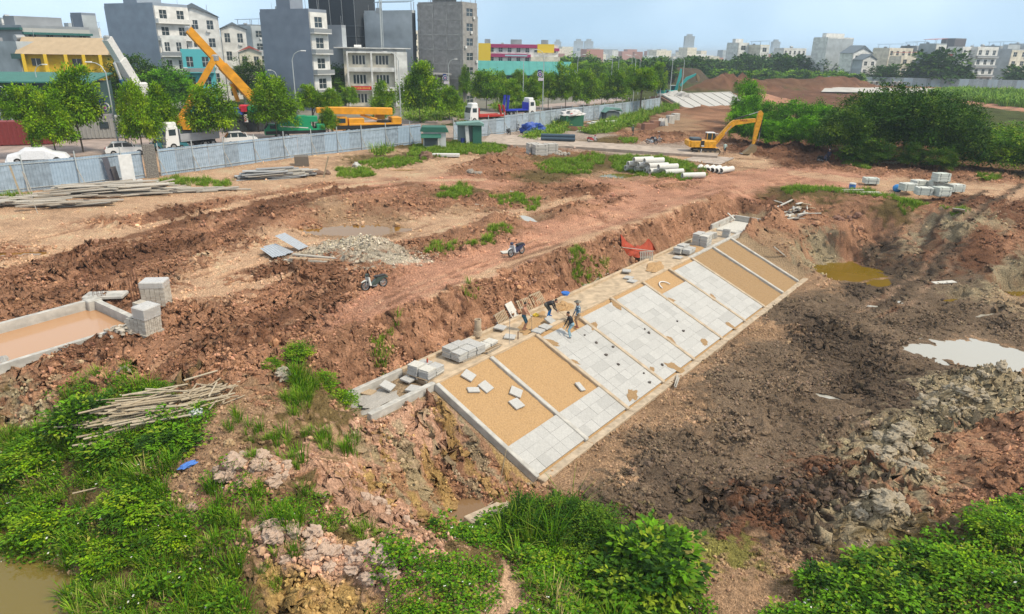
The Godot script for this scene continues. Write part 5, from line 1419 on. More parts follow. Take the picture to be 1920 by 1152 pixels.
func build_pallets_and_sheet() -> void:
	var leaning := [[8.7, -2.95, 0.15, -0.95, "pale slatted pallet leaning beside the bare-chested worker"], [11.5, -3.3, -0.1, -1.05, "dark pallet leaning on the cut behind the bare-chested worker"], [13.0, -3.4, 0.0, -1.1, "worn pallet leaning on the cut behind the bending worker"]]
	for a in leaning:
		var t := make_pallet(a[4])
		t.transform = Transform3D(level_b * Basis(Vector3.UP, a[2]) * Basis(Vector3.RIGHT, a[3] + 2.0), bank_point(a[0], a[1], 0.1))
		t.scale = Vector3.ONE * 1.05
	var lean := solo("plank_board", shape().box(Vector3.ZERO, Vector3(0.75, 0.05, 1.3)).mesh(), M.stack, "pale board leaning between the two nearer pallets", "board")
	lean.transform = Transform3D(level_b * Basis(Vector3.UP, 0.1) * Basis(Vector3.RIGHT, 0.95), bank_point(10.1, -3.15, 0.2))
	# orange sheet hung between two sticks, sagging in the middle
	var t := thing("orange_tarpaulin", "orange sheet slung between two sticks into a sagging shelter", "tarpaulin")
	var left: Vector3 = v3(8.49,0.03,-53.2); var right: Vector3 = v3(11.05,-0.68,-54.6); var sag: Vector3 = v3(10.03,-1.36,-53.9)
	var cloth := paint(0.42, 0.055, 0.018, 0.8, M.blotch, 0.6)
	# corner top, next top, foot below the next, foot below the corner
	for q in [["sheet", left, sag, v3(10.09,-1.96,-53.2), v3(8.5,-1.52,-52.8), 0.18], ["sheet", sag, right, v3(11.52,-1.81,-54.3), v3(10.09,-1.96,-53.2), 0.12], ["rear_flap", left, sag, v3(9.56,-1.15,-54.9), v3(8.29,-1.25,-53.9), 0.1], ["rear_flap", sag, right, v3(11.92,-1.93,-55.4), v3(9.65,-1.19,-54.9), 0.1]]:
		var s := shape()
		var n := 10
		var g := []
		for i in n + 1:
			for k in n + 1:
				var u := i / float(n); var w := k / float(n)
				var p: Vector3 = (q[1] as Vector3).lerp(q[2], u).lerp((q[4] as Vector3).lerp(q[3], u), w)
				g.append(p + DOWN * q[5] * (sin(PI * w) * 0.9 + 0.35 * sin(w * 8.0 + u * 11.0) * sin(PI * u)) - Vector3(0, 0.12 * sin(PI * u) * (1.0 - w), 0))
		for i in n:
			for k in n:
				var at := i * (n + 1) + k
				s.quad(g[at], g[at + n + 1], g[at + n + 2], g[at + 1])
				s.quad(g[at] - DOWN * 0.01, g[at + 1] - DOWN * 0.01, g[at + n + 2] - DOWN * 0.01, g[at + n + 1] - DOWN * 0.01)
		part(q[0], s.mesh(), cloth, t)
	for p in [left, right]: part("stick", shape().bar(p + Vector3(0, 0.05, 0), Vector3(p.x, BANK.y - 0.4, p.z), 0.03).mesh(), M.wood, t)
	part("rail", shape().bar(v3(7.78,-0.83,-52.5), v3(11.43,-1.56,-53.9), 0.03).mesh(), M.wood_grey, t)
	var f := thing("wooden_pallet", "brown pallet standing on edge as a gate before the orange sheet", "pallet")
	var m := pallet_mesh()
	for x in m[0]: part("slat", x, M.wood_grey, f)
	for x in m[1]: part("bearer", x, M.wood_grey, f)
	f.transform = Transform3D(Basis(Vector3.UP, 0.25) * Basis(Vector3.RIGHT, PI / 2 - 0.15), v3(10.76,-1.98,-53.6))
	solo("blue_basin", shape().tube([Vector3(0, 0, 0), Vector3(0, 0.18, 0)], [0.2, 0.3], 14).mesh(), paint(0.02, 0.14, 0.5, 0.5), "blue plastic basin on the back beam behind the bending worker", "basin", bank_point(15.2, -2.6, 0.1))
	solo("yellow_bag", smooth_lump(31), paint(0.6, 0.42, 0.03, 0.6), "yellow bag on the walk beside the bending worker's boots", "bag", bank_point(10.9, -1.9, 0.05)).scale = Vector3(0.4, 0.25, 0.3)
	# scrap boards behind the walk
	rng.seed = 71
	for i in 9:
		var o := solo("scrap_board", shape().box(Vector3.ZERO, Vector3(rng.randf_range(0.8, 1.7), 0.03, rng.randf_range(0.2, 0.5))).mesh(), M.wood_grey if i % 2 else M.stack, "thin weathered board dropped between the back beam and the cut", "board", Vector3.ZERO, 0.0, "boards dropped behind the back beam")
		o.transform = Transform3D(level_b * Basis(Vector3.UP, rng.randf_range(-0.7, 0.7)) * Basis(Vector3.FORWARD, rng.randf_range(-0.1, 0.1)), bank_point(18.0 + i * 0.55, -3.05 - rng.randf() * 0.5, -0.1 + i * 0.012))


func long_box(a: Vector3, b: Vector3, wide: float, thick: float) -> Transform3D:
	var x := (b - a).normalized()
	var z := x.cross(Vector3.UP).normalized()
	return Transform3D(Basis(x * (b - a).length(), z.cross(x) * thick, z * wide), (a + b) * 0.5)


func plank_between(called: String, a: Vector3, b: Vector3, wide: float, thick: float, m: Material, label: String, category: String, group := "") -> void:
	var o := solo(called, unit_plank, m, label, category, Vector3.ZERO, 0.0, group)
	o.transform = long_box(a, b, wide, thick)


var unit_plank: Mesh


func heap_of_planks(called: String, mid: Vector2, turn: float, spread_along: float, spread_across: float, count: int, long: Vector2, wide: Vector2, pile: float, mats: Array, label: String, category: String, group: String, skew := 0.25) -> void:
	for i in count:
		var a := turn + rng.randfn() * skew
		var off := Vector2(rng.randf_range(-1, 1) * spread_along, rng.randf_range(-1, 1) * spread_across).rotated(-turn)
		var p := on_ground(mid + off)
		p.y += 0.04 + pile * (i / float(count)) * (1.0 - 0.5 * absf(off.length() / (spread_along + spread_across)))
		var l := rng.randf_range(long.x, long.y) * 0.5
		var d := Vector3(cos(a), 0, -sin(a))
		var e := rng.randf_range(-0.05, 0.05)
		plank_between(called, p - d * l + Vector3(0, -e * l, 0), p + d * l + Vector3(0, e * l, 0), rng.randf_range(wide.x, wide.y), 0.08, mats[rng.randi() % mats.size()], label, category, group)


func build_heaps() -> void:
	unit_plank = shape().box(Vector3.ZERO, Vector3.ONE).mesh()
	rng.seed = 81
	# bamboo poles on the near bank
	var cane := shape().tube([Vector3(-0.5, 0, 0), Vector3(0.5, 0, 0)], [1.0, 0.85], 7).mesh()
	var tones := [M.bamboo, paint(0.40, 0.32, 0.22, 0.8, M.grain, 0.5), paint(0.52, 0.44, 0.32, 0.75, M.grain, 0.5)]
	var mid: Vector2 = v2(-15.17,-24.55); var far: Vector2 = v2(-12.88,-25.81)
	for i in 130:
		var right := i > 86
		var a := rng.randfn() * 0.16 + 0.42 if not right else rng.randfn() * 0.5 + 0.7
		var c := (mid if not right else far) + Vector2(rng.randfn() * (0.75 if not right else 0.5), rng.randfn() * 0.42)
		if i % 9 == 0: a = rng.randf() * 1.2 - 0.2
		var l := rng.randf_range(1.5, 3.0) if not right else rng.randf_range(0.9, 1.7)
		var o := solo("bamboo_pole", cane, tones[rng.randi() % 3], "weathered bamboo pole in the long bundle on the weedy bank" if not right else "short bamboo pole in the tangle at the end of the bundle", "pole", Vector3.ZERO, 0.0, "bamboo poles on the bank" if not right else "short poles at the bundle end")
		var r := rng.randf_range(0.03, 0.048)
		var b := Basis(Vector3.UP, a) * Basis(Vector3.BACK, rng.randf_range(-0.08, 0.08))
		o.transform = Transform3D(b.scaled_local(Vector3(l, r, r)), Vector3(c.x, ground_at(c.x, c.y) + 0.12 + 0.45 * (i % 87) / 86.0, c.y))
	for q in [[v2(-11.65,-25.71), 0.9, 1.0], [v2(-15.39,-21.47), 0.5, 1.4]]:
		var o := solo("stick", cane, M.bamboo, "single pale stick lying apart on the bank", "stick", on_ground(q[0], 0.08), q[1], "single sticks on the bank")
		o.scale = Vector3(q[2], 0.03, 0.03)
	var rag := solo("plastic_sack", smooth_lump(33), paint(0.55, 0.56, 0.58, 0.5), "grey-white plastic sack at the end of the bamboo poles", "sack", on_ground(v2(-12.73,-24.58), 0.12), 0.3)
	rag.scale = Vector3(0.55, 0.35, 0.4)
	rag = solo("blue_rag", smooth_lump(34), paint(0.06, 0.17, 0.5, 0.8), "crumpled blue rag on the trodden earth", "rag", on_ground(v2(-11.93,-21.83), 0.05), 0.9)
	rag.scale = Vector3(0.7, 0.18, 0.35)
	# timber and sheets along the fence
	var old := [M.wood_grey, paint(0.64, 0.58, 0.50, 0.9, M.grain, 0.6), paint(0.44, 0.38, 0.31, 0.9, M.grain, 0.6)]
	heap_of_planks("fence_plank", v2(-40.75,-57.99), 0.33, 4.5, 1.3, 34, Vector2(3.0, 6.0), Vector2(0.2, 0.45), 0.7, old, "grey plank of the heap under the fence props", "plank", "planks heaped under the fence")
	heap_of_planks("fence_plank", v2(-37.13,-63.44), 0.42, 3.6, 1.6, 52, Vector2(3.5, 7.5), Vector2(0.2, 0.5), 1.0, old, "long pale plank of the big heap before the fence", "plank", "long planks of the big heap")
	heap_of_planks("fence_plank", v2(-30.95,-66.29), 0.4, 2.6, 0.8, 22, Vector2(3.0, 5.5), Vector2(0.15, 0.35), 0.3, old, "flat pale plank at the end of the big heap", "plank", "planks at the end of the big heap")
	var tin := [paint(0.40, 0.41, 0.42, 0.6, M.soft, 0.7), paint(0.30, 0.30, 0.30, 0.7, M.soft, 0.7), M.wood_grey]
	heap_of_planks("roof_sheet", v2(-25.65,-74.67), 0.45, 2.4, 0.8, 40, Vector2(3.0, 5.0), Vector2(0.7, 1.0), 1.0, tin, "grey corrugated sheet in the pile before the fence", "sheet", "sheets piled before the fence", 0.1)
	heap_of_planks("debris_board", v2(28.81,-69.41), 0.5, 1.6, 0.9, 30, Vector2(1.2, 3.0), Vector2(0.08, 0.25), 0.6, [M.wood_grey, M.wood, M.stack], "splintered board of the wreckage in the corner of the pit", "board", "wreckage boards in the pit corner", 0.6)
	for q in [[v3(26.95,-1.5,-70.58), v3(29.61,-0.6,-71.86), 0.18], [v3(27.3,-0.8,-71.55), v3(28.69,-1.2,-71.68), 0.2], [v3(21.7,-1.6,-68.66), v3(22.13,-2,-67.58), 0.15], [v3(23.38,-2.6,-59.66), v3(24.73,-3.6,-59.93), 0.1]]:
		plank_between("debris_plank", q[0], q[1], q[2], 0.08, M.stack, "pale beam sticking out of the wreckage in the pit corner", "beam", "beams sticking out of the wreckage")
	heap_of_planks("long_board", v2(36.55,-73.4), -0.1, 1.6, 0.35, 7, Vector2(3.0, 5.0), Vector2(0.2, 0.35), 0.18, [M.stack, M.wood_grey], "long pale board on the rim of the pit", "board", "long boards on the pit rim", 0.06)
	heap_of_planks("orange_plank", v2(-13.46,-44.2), -0.08, 0.4, 0.4, 6, Vector2(2.4, 3.4), Vector2(0.25, 0.35), 0.16, [M.wood, paint(0.55, 0.38, 0.24, 0.85, M.grain, 0.7), M.wood_grey], "tan plank lying beside the grey clay heap", "plank", "tan planks beside the clay heap", 0.05)
	heap_of_planks("thin_trunk", v2(50.36,-93.22), 0.1, 1.8, 0.25, 22, Vector2(0.6, 1.2), Vector2(0.1, 0.14), 0.25, [M.bamboo], "short pale log stacked before the thicket", "log", "short logs before the thicket", 1.2)
	var rib := tin_sheet(1.0, 2.2)
	for q in [[v2(-15.51,-45.62), 0.9, 0.1, "grey corrugated sheet beside the tan planks"], [v2(-14.73,-46.74), 1.15, 0.35, "brighter corrugated sheet tilted against the clay heap"], [v2(-15.72,-44.58), 0.7, 0.06, "crumpled corrugated sheet at the end of the tan planks"]]:
		var o := solo("corrugated_sheet", rib, paint(0.45, 0.48, 0.52, 0.45, M.soft, 0.6, null, 0.2), q[3], "sheet")
		o.transform = Transform3D(Basis(Vector3.UP, q[1]) * Basis(Vector3.RIGHT, -PI / 2 + q[2]), on_ground(q[0], 0.2))
	var sh := solo("white_board", shape().cbox(Vector3.ZERO, Vector3(1.0, 0.06, 3.0), 0.01).mesh(), M.stack, "long pale board lying on the grey clay spur at the pit rim", "board")
	sh.transform = Transform3D(Basis(Vector3.UP, 2.52) * Basis(Vector3.RIGHT, 0.38), v3(42.28,-0.25,-64.57))
	for q in [[v2(36.67,-55.68), 0.15, "flat grey board half sunk in the pit mud"], [v2(-7.65,-30.52), -0.4, "flat tan board above the gully"]]:
		var o := solo("mud_board", shape().box(Vector3.ZERO, Vector3(2.0, 0.05, 0.55)).mesh(), M.stack if q[1] > 0 else M.wood, q[2], "board", on_ground(q[0], 0.08), q[1])
		o.rotation.z = 0.03
	# fallen wall at the small puddle
	var w := solo("broken_slab", shape().cbox(Vector3.ZERO, Vector3(2.3, 0.35, 0.7), 0.03).mesh(), M.concrete_warm, "broken concrete beam beside the small brown puddle", "slab")
	w.transform = Transform3D(Basis(Vector3.UP, 0.75) * Basis(Vector3.FORWARD, 0.1), v3(-0.81,-4.85,-24.13))
	# canes and a stake near the first rib
	solo("stick", shape().bar(Vector3.ZERO, Vector3(0.25, 1.5, -0.2), 0.025).mesh(), M.bamboo, "pale stick leaning near the foot of the first rib", "stick", v3(-0.41,-4.9,-26.63))
	solo("stick", shape().bar(Vector3.ZERO, Vector3(0.9, 0.15, -0.9), 0.025).mesh(), M.bamboo, "thin stick lying above the small brown puddle", "stick", v3(-0.91,-5,-24.94))


func tin_sheet(wide: float, tall: float, pitch := 0.2) -> ArrayMesh:   # corrugated sheet standing in x,y
	var s := shape()
	var n := int(round(wide / pitch))
	for i in n:
		var x := -wide * 0.5 + i * pitch
		var p := [Vector2(x, 0), Vector2(x + pitch * 0.55, 0), Vector2(x + pitch * 0.66, 0.03), Vector2(x + pitch * 0.89, 0.03), Vector2(x + pitch, 0)]
		for k in 4:
			var a := Vector3(p[k].x, 0, p[k].y); var b := Vector3(p[k + 1].x, 0, p[k + 1].y)
			var up := Vector3(0, tall, 0)
			s.quad(a, a + up, b + up, b)
			var e := Vector3(0, 0, -0.004)
			s.quad(b + e, b + up + e, a + up + e, a + e)
	return s.mesh()


func build_tank() -> void:
	var t := thing("concrete_tank", "low concrete tank walls holding brown water in churned earth", "tank")
	var a := Vector3(-29.5, 0.0, -25.6); var b := Vector3(-23.0, 0.0, -35.4); var c := Vector3(-19.3, 0.0, -32.7); var d := Vector3(-25.8, 0.0, -22.9)
	for q in [[a, b, 0.3], [b, c, 0.3], [d, c, 0.25]]:
		var o := part("wall", unit_plank, M.concrete, t)
		o.transform = long_box(q[0] + Vector3(0, 0.05, 0), q[1] + Vector3(0, 0.05, 0), q[2], 0.9)
		o.position.y = -0.04 if q[2] == 0.3 else -0.33
	part("corner_block", shape().cbox(b + Vector3(0.05, 0.0, 0.15), Vector3(0.75, 0.94, 0.75), 0.04, Basis(Vector3.UP, 0.9)).mesh(), M.concrete, t)
	part("cap_slab", shape().cbox(b + Vector3(0.25, 0.36, -0.75), Vector3(2.1, 0.16, 1.0), 0.04, Basis(Vector3.UP, 0.15)).mesh(), M.concrete, t)
	var s := shape()
	var low := Vector3(0, -0.08, 0)
	s.quad(a + low, b + low, c + low, d + low)
	part("water", s.mesh(), paint(0.42, 0.235, 0.12, 0.12), t)
	var bar := shape().bar(Vector3.ZERO, Vector3(0, 1.0, 0), 0.012, 5).mesh()
	for q in [[b + Vector3(0.1, 0.2, -0.5), "rusty reinforcement cage rising from the tank corner", 0.5, 1.4], [v3(-20.47,0,-35.12), "thin rusty bars rising between the wrapped brick stacks", 0.35, 2.3]]:
		var k := thing("rebar_cage", q[1], "reinforcement", q[0], 0.4)
		for i in 8:
			var o := part("bar", bar, M.rust, k)
			o.position = Vector3(q[2] * (i % 4 - 1.5) * 0.4, 0, q[2] * (0.4 if i < 4 else -0.4))
			o.scale.y = q[3] * (0.85 + 0.04 * ((i * 3) % 7))
		for i in 4:
			var h := part("stirrup", shape().box(Vector3(0, 0, q[2] * 0.4), Vector3(q[2] * 1.3, 0.012, 0.012)).box(Vector3(0, 0, -q[2] * 0.4), Vector3(q[2] * 1.3, 0.012, 0.012)).mesh(), M.rust, k)
			h.position.y = 0.25 + i * q[3] * 0.2
	# wrapped stacks of grey bricks
	var brick := shape().cbox(Vector3.ZERO, Vector3(0.235, 0.105, 0.115), 0.008).mesh()
	var grey := [paint(0.50, 0.45, 0.38, 0.9, M.soft, 2.0), paint(0.44, 0.39, 0.33, 0.9, M.soft, 2.0), paint(0.56, 0.51, 0.44, 0.9, M.soft, 2.0)]
	var film := paint(0.75, 0.76, 0.78, 0.2)
	film.transparency = BaseMaterial3D.TRANSPARENCY_ALPHA
	film.albedo_color.a = 0.3
	rng.seed = 91
	for q in [[v3(-19.63,-0,-35.66), 0.12, 0.0, "upright stack of grey bricks in clear wrap on a pallet"], [v3(-18.41,-0,-31.85), -0.35, 0.07, "leaning wrapped brick stack that has burst at one corner"]]:
		var k := thing("brick_stack", q[3], "brick stack")
		k.transform = Transform3D(Basis(Vector3.UP, q[1]) * Basis(Vector3.FORWARD, q[2]), q[0] + Vector3(0, 0.1, 0))
		part("pallet", shape().box(Vector3(0, -0.06, 0), Vector3(1.35, 0.12, 1.1)).mesh(), M.wood_grey, k)
		for y in 12:
			for i in 5:
				for j in 8:
					if i > 0 and i < 4 and j > 0 and j < 7 and y < 11: continue
					if q[2] > 0.0 and i < 2 and y > 5 and j > 3: continue
					var o := part("brick", brick, grey[rng.randi() % 3], k)
					o.position = Vector3(-0.5 + i * 0.25 + rng.randf_range(-0.008, 0.008), 0.055 + y * 0.112, -0.44 + j * 0.126)
		var cap := part("wrap", shape().cbox(Vector3(0.25 if q[2] > 0.0 else 0.0, 1.1 if q[2] > 0.0 else 1.2, 0), Vector3(0.86 if q[2] > 0.0 else 1.3, 0.56 if q[2] > 0 else 0.32, 1.06), 0.05).mesh(), film, k)
		cap.name = "wrap"
	for i in 84:
		var u := rng.randf()
		var p: Vector2 = v2(-19.8,-31.93) + Vector2(rng.randfn() * 0.5, rng.randfn() * 0.42)
		var o := solo("loose_brick", brick, grey[rng.randi() % 3], "grey brick spilt from the burst stack", "brick", on_ground(p, 0.12 + 0.5 * clampf(1.0 - p.distance_to(v2(-19.47,-32.23)) / 1.1, 0.0, 1.0) * u), rng.randf() * TAU, "bricks spilt from the burst stack")
		o.rotation.x = rng.randf_range(-0.6, 0.6); o.rotation.z = rng.randf_range(-0.5, 0.5)


func build_bundles() -> void:   # banded slabs and blocks on the upper level
	rng.seed = 95
	var layer := shape().cbox(Vector3.ZERO, Vector3(1.5, 0.115, 1.1), 0.03).mesh()
	var pale := [paint(0.55, 0.59, 0.54, 0.9, M.soft, 0.8), paint(0.62, 0.64, 0.60, 0.9, M.soft, 0.8)]
	var spots := [[v3(40.21,0,-77.8), 5, "small separate bundle of pale slabs beside the blue drum"], [v3(42.27,0,-73.87), 6, "low bundle of pale slabs beside the blue lid"], [v3(42.66,0,-71.57), 6, "front bundle of pale slabs with a flat top"], [v3(44.3,0,-71.14), 7, "widest front bundle of pale slabs"], [v3(47.26,-0,-73.68), 6, "end bundle of pale slabs beside the dirt road"], [v3(44.59,-0,-75.91), 6, "bundle of pale slabs in the back row"], [v3(46,0,-74.79), 7, "bundle carrying the topmost bundle of slabs"]]
	for q in spots:
		bundle(q[0], q[1], q[2], layer, pale, rng.randf_range(-0.2, 0.2), "bundles of pale slabs on the road side")
	bundle(v3(45.76,0,-74.16) + Vector3(0, 0.95, 0), 7, "topmost bundle of pale slabs on the others", layer, pale, 0.1, "bundles of pale slabs on the road side")
	var cube := shape().cbox(Vector3.ZERO, Vector3(1.15, 0.19, 1.15), 0.02).mesh()
	var grey := [paint(0.46, 0.44, 0.41, 0.9, M.soft, 0.8), paint(0.52, 0.50, 0.47, 0.9, M.soft, 0.8)]
	for q in [[v3(2.6,0.2,-96.08), "block stack of grey kerb stones beside the weeds"], [v3(3.44,0.2,-94.64), "front block stack of grey kerb stones"], [v3(4.94,0.2,-95.82), "block stack of grey kerb stones beside the rubble"]]:
		bundle(q[0], 7, q[1], cube, grey, 0.3, "block stacks beside the site road").scale = Vector3(1.5, 1.0, 1.2)
	var drum := solo("blue_drum", shape().tube([Vector3.ZERO, Vector3(0, 0.5, 0)], [0.34, 0.36], 14).mesh(), paint(0.05, 0.16, 0.5, 0.4), "blue and white tub beside the small bundle", "tub", on_ground(v2(37.67,-76.6)))
	part("lid", shape().tube([Vector3(0, 0.5, 0), Vector3(0, 0.62, 0)], [0.37, 0.35], 14).mesh(), M.white, drum)
	solo("blue_barrel", shape().ball(Vector3.ZERO, Vector3(0.5, 0.45, 0.5)).mesh(), paint(0.02, 0.2, 0.5, 0.4), "round blue barrel end beside the pale bundles", "barrel", on_ground(v2(41.85,-75.06), 0.3))
	# concrete pipes
	var pipe := shape().ring(Vector3.ZERO, Vector3.RIGHT, 0.33, 0.26, 2.6, 20).mesh()
	var cement := paint(0.66, 0.65, 0.62, 0.85, M.soft, 0.8)
	var heap: Vector3 = v3(16.84,-0,-85.56)
	var slots := [[0, 0], [0, 1], [0, 2], [0, 3], [0, 4], [1, 0.5], [1, 1.5], [1, 2.5], [1, 3.5], [2, 1], [2, 2]]
	for q in slots:
		var o := solo("concrete_pipe", pipe, cement, "pale concrete pipe of the stack among the weeds", "pipe", Vector3.ZERO, 0.0, "concrete pipes stacked in the weeds")
		o.transform = Transform3D(Basis(Vector3.UP, 0.38 + rng.randf_range(-0.06, 0.06)), heap + Vector3(-2.2 + rng.randf_range(-0.4, 0.4) + q[1] * 1.0, 0.33 + q[0] * 0.55, 0.6 + q[1] * 0.72 + q[0] * 0.1))
	for i in 6:
		var o := solo("concrete_pipe", pipe, cement, "concrete pipe lying in the fanned row beside the dirt road", "pipe", Vector3.ZERO, 0.0, "concrete pipes fanned beside the road")
		o.transform = Transform3D(Basis(Vector3.UP, 1.25 - i * 0.1), on_ground(v2(22.63,-84.52).lerp(v2(25.75,-84.03), i / 5.0), 0.38))
	var low := solo("concrete_pipe", pipe, cement, "concrete pipe lying across the foot of the fanned row", "pipe", on_ground(v2(20.81,-80.21), 0.36), 0.25)
	low.scale.x = 1.1
	# the site road with its raised edge
	var s := shape()
	var pts := [v3(-4.79,0.3,-105.34), v3(-0.37,0.3,-102.21), v3(7.43,0.25,-102.35), v3(14.14,0.2,-100.08), v3(21.24,0.15,-97.47), v3(27.77,0.1,-95.47)]
	var rear := [v3(-3.93,0.35,-115.36), v3(1.73,0.35,-113.89), v3(9.51,0.25,-108.81), v3(15.75,0.2,-106.14), v3(22.8,0.15,-103.16), v3(29.65,0.1,-100.91)]
	for i in pts.size() - 1:
		var u := Vector3(0, 0.32, 0); var l := Vector3(0, -0.6, 0)
		s.quad(pts[i] + u, rear[i] + u, rear[i + 1] + u, pts[i + 1] + u)
		s.quad(pts[i] + l, pts[i] + u, pts[i + 1] + u, pts[i + 1] + l)
	structure("site_road", s.mesh(), paint(0.48, 0.39, 0.32, 0.92, M.blotch, 0.2, M.fine), "raised concrete site road")
	s = shape()
	s.quad(v3(22.57,0.1,-93.45), v3(26.1,0.16,-98.46), v3(30.32,0.14,-95.96), v3(26.53,0.1,-89.71))
	structure("road_ramp", s.mesh(), paint(0.48, 0.40, 0.34, 0.9, M.blotch, 0.2, M.fine), "pale ramp slab off the site road")
	# dark plastic pipes, blue cover, white slabs, rack of bricks
	for i in 3:
		solo("plastic_pipe", shape().ring(Vector3.ZERO, Vector3.RIGHT, 0.28, 0.25, 5.2, 16).mesh(), paint(0.03, 0.06, 0.09, 0.4), "dark blue plastic pipe lying beside the site road", "pipe", v3(6.66,0.3,-108.05) + Vector3(0, 0.62 + (0.45 if i == 2 else 0.0), (i - 0.5) * 0.58 if i < 2 else 0.0), -0.12, "dark plastic pipes beside the road")
	var blue := solo("blue_cover", smooth_lump(41, 14), paint(0.015, 0.07, 0.38, 0.55, M.soft, 0.4), "heap under a bright blue cover beside the fence gate", "cover", v3(3.25,0.4,-119.78) + Vector3(0, 0.6, 0), 0.2)
	blue.scale = Vector3(4.2, 2.6, 2.2)
	for i in 5:
		solo("white_beam", shape().cbox(Vector3.ZERO, Vector3(6.5, 0.25, 0.7), 0.03).mesh(), cement, "white concrete beam stacked on the verge beside the fence", "beam", v3(16.79,0.4,-137.27) + Vector3(i * 0.25, 0.2 + (0.26 if i > 2 else 0.0), (i % 3) * 0.85 - 0.8), 0.55, "white beams beside the fence")
	var red := paint(0.30, 0.15, 0.10, 0.9, M.grain, 0.8)
	for q in [[v3(24.28,0.2,-128.86), 2.6, "long rack of reddish bricks beside the dirt track"], [v3(26.48,0.2,-133.8), 1.8, "second rack of reddish bricks beside the dirt track"]]:
		var k := thing("brick_rack", q[2], "brick stack", q[0], 0.55)
		for y in 5: part("course", shape().cbox(Vector3(0, 0.14 + y * 0.26, 0), Vector3(q[1], 0.24, 1.0), 0.02).mesh(), red, k)
	for q in [[v3(31.15,0.2,-142.65), 0], [v3(33.26,0.2,-147.43), 1]]:
		solo("concrete_block", shape().cbox(Vector3(0, 0.8, 0), Vector3(1.5, 1.7, 1.1), 0.04).mesh(), M.concrete, "pale concrete block beside the track to the far cut", "block", q[0], 0.5, "pale blocks beside the track")
	for i in 3:
		var o := solo("leaning_board", shape().box(Vector3(0, 0.9, 0), Vector3(0.7, 1.9, 0.06)).mesh(), M.white if i < 2 else M.stack, "white board leaning beside the brick rack", "board", v3(27.72,0.2,-133.99) + Vector3(i * 0.5, 0, i * 0.2), 0.5, "white boards beside the brick rack")
		o.rotation.z = 0.25
	var rub := near_spots(v2(6.27,-95.97), 1.4, 0.8, 0, 26)
	heap_of("rubble_stone", "pale rubble stone beside the block stacks", "rubble beside the block stacks", rub, 0.25, 0.7, Color(0.44, 0.40, 0.35), false)
	heap_of("rubble_stone", "pale lump on the mound behind the bright weeds", "lumps on the far mound", near_spots(v2(-4.62,-78.86), 1.0, 0.5, 0, 8), 0.5, 1.0, Color(0.36, 0.31, 0.26), false)
	solo("stump", smooth_lump(43), paint(0.25, 0.15, 0.10, 0.95, M.grain, 1.0), "brown stump with a white top among the weeds", "stump", v3(-11.4,0.3,-89.42) + Vector3(0, 0.3, 0)).scale = Vector3(1.7, 1.6, 1.4)
	solo("white_beam", shape().cbox(Vector3.ZERO, Vector3(3.6, 0.35, 0.8), 0.05).mesh(), cement, "white beam lying in the weeds beside the stump", "beam", v3(-8.96,0.3,-91.1) + Vector3(0, 0.3, 0), 0.05)
	solo("brick_cube", shape().cbox(Vector3.ZERO, Vector3(1.6, 1.2, 1.3), 0.04).mesh(), paint(0.2, 0.17, 0.14, 0.9, M.grain, 1.0, M.rubble), "dark cube of bricks beside the sheet pile", "brick cube", v3(-24.97,0.5,-81.5) + Vector3(0, 0.5, 0), 0.3)
	heap_of("rubble_stone", "brown clod in the heap beside the dark brick cube", "clods beside the brick cube", near_spots(v2(-21.87,-77.84), 1.5, 0.6, 0.2, 16), 0.4, 0.9, Color(0.22, 0.14, 0.10), false)
	heap_of("white_sack", "white sack lying in the grass", "white sacks in the grass", [v2(-18.82,-82.6), v2(-34.69,-67.1)], 0.9, 1.1, Color(0.6, 0.6, 0.57))
	solo("pole_prop", shape().box(Vector3(0, 1.0, 0), Vector3(0.14, 2.6, 0.14), Basis(Vector3.FORWARD, 0.3)).mesh(), M.bamboo, "pale stake slanting beside the clod heap", "stake", v3(-20.59,0.2,-75.63))
	solo("plate", shape().box(Vector3.ZERO, Vector3(0.8, 0.04, 0.6)).mesh(), M.stack, "grey plate lying before the parked motorbike's wheel", "plate", on_ground(v2(-0.44,-47.28), 0.06), 0.4)


func bundle(at: Vector3, layers: int, label: String, layer: Mesh, mats: Array, turn: float, group: String) -> Node3D:
	var k := thing("slab_bundle", label, "slab bundle", at, turn, group)
	var y := 0.08
	var step: float = layer.get_aabb().size.y + 0.012
	for i in layers:
		var o := part("slab", layer, mats[i % mats.size()], k)
		o.position = Vector3(rng.randf_range(-0.02, 0.02), y + step * 0.5, rng.randf_range(-0.02, 0.02))
		y += step
	var w: Vector3 = layer.get_aabb().size
	for x in [-0.3, 0.3]: part("band", shape().box(Vector3(x * w.x, y * 0.5, 0), Vector3(0.03, y + 0.02, w.z + 0.02)).mesh(), M.black, k)
	return k


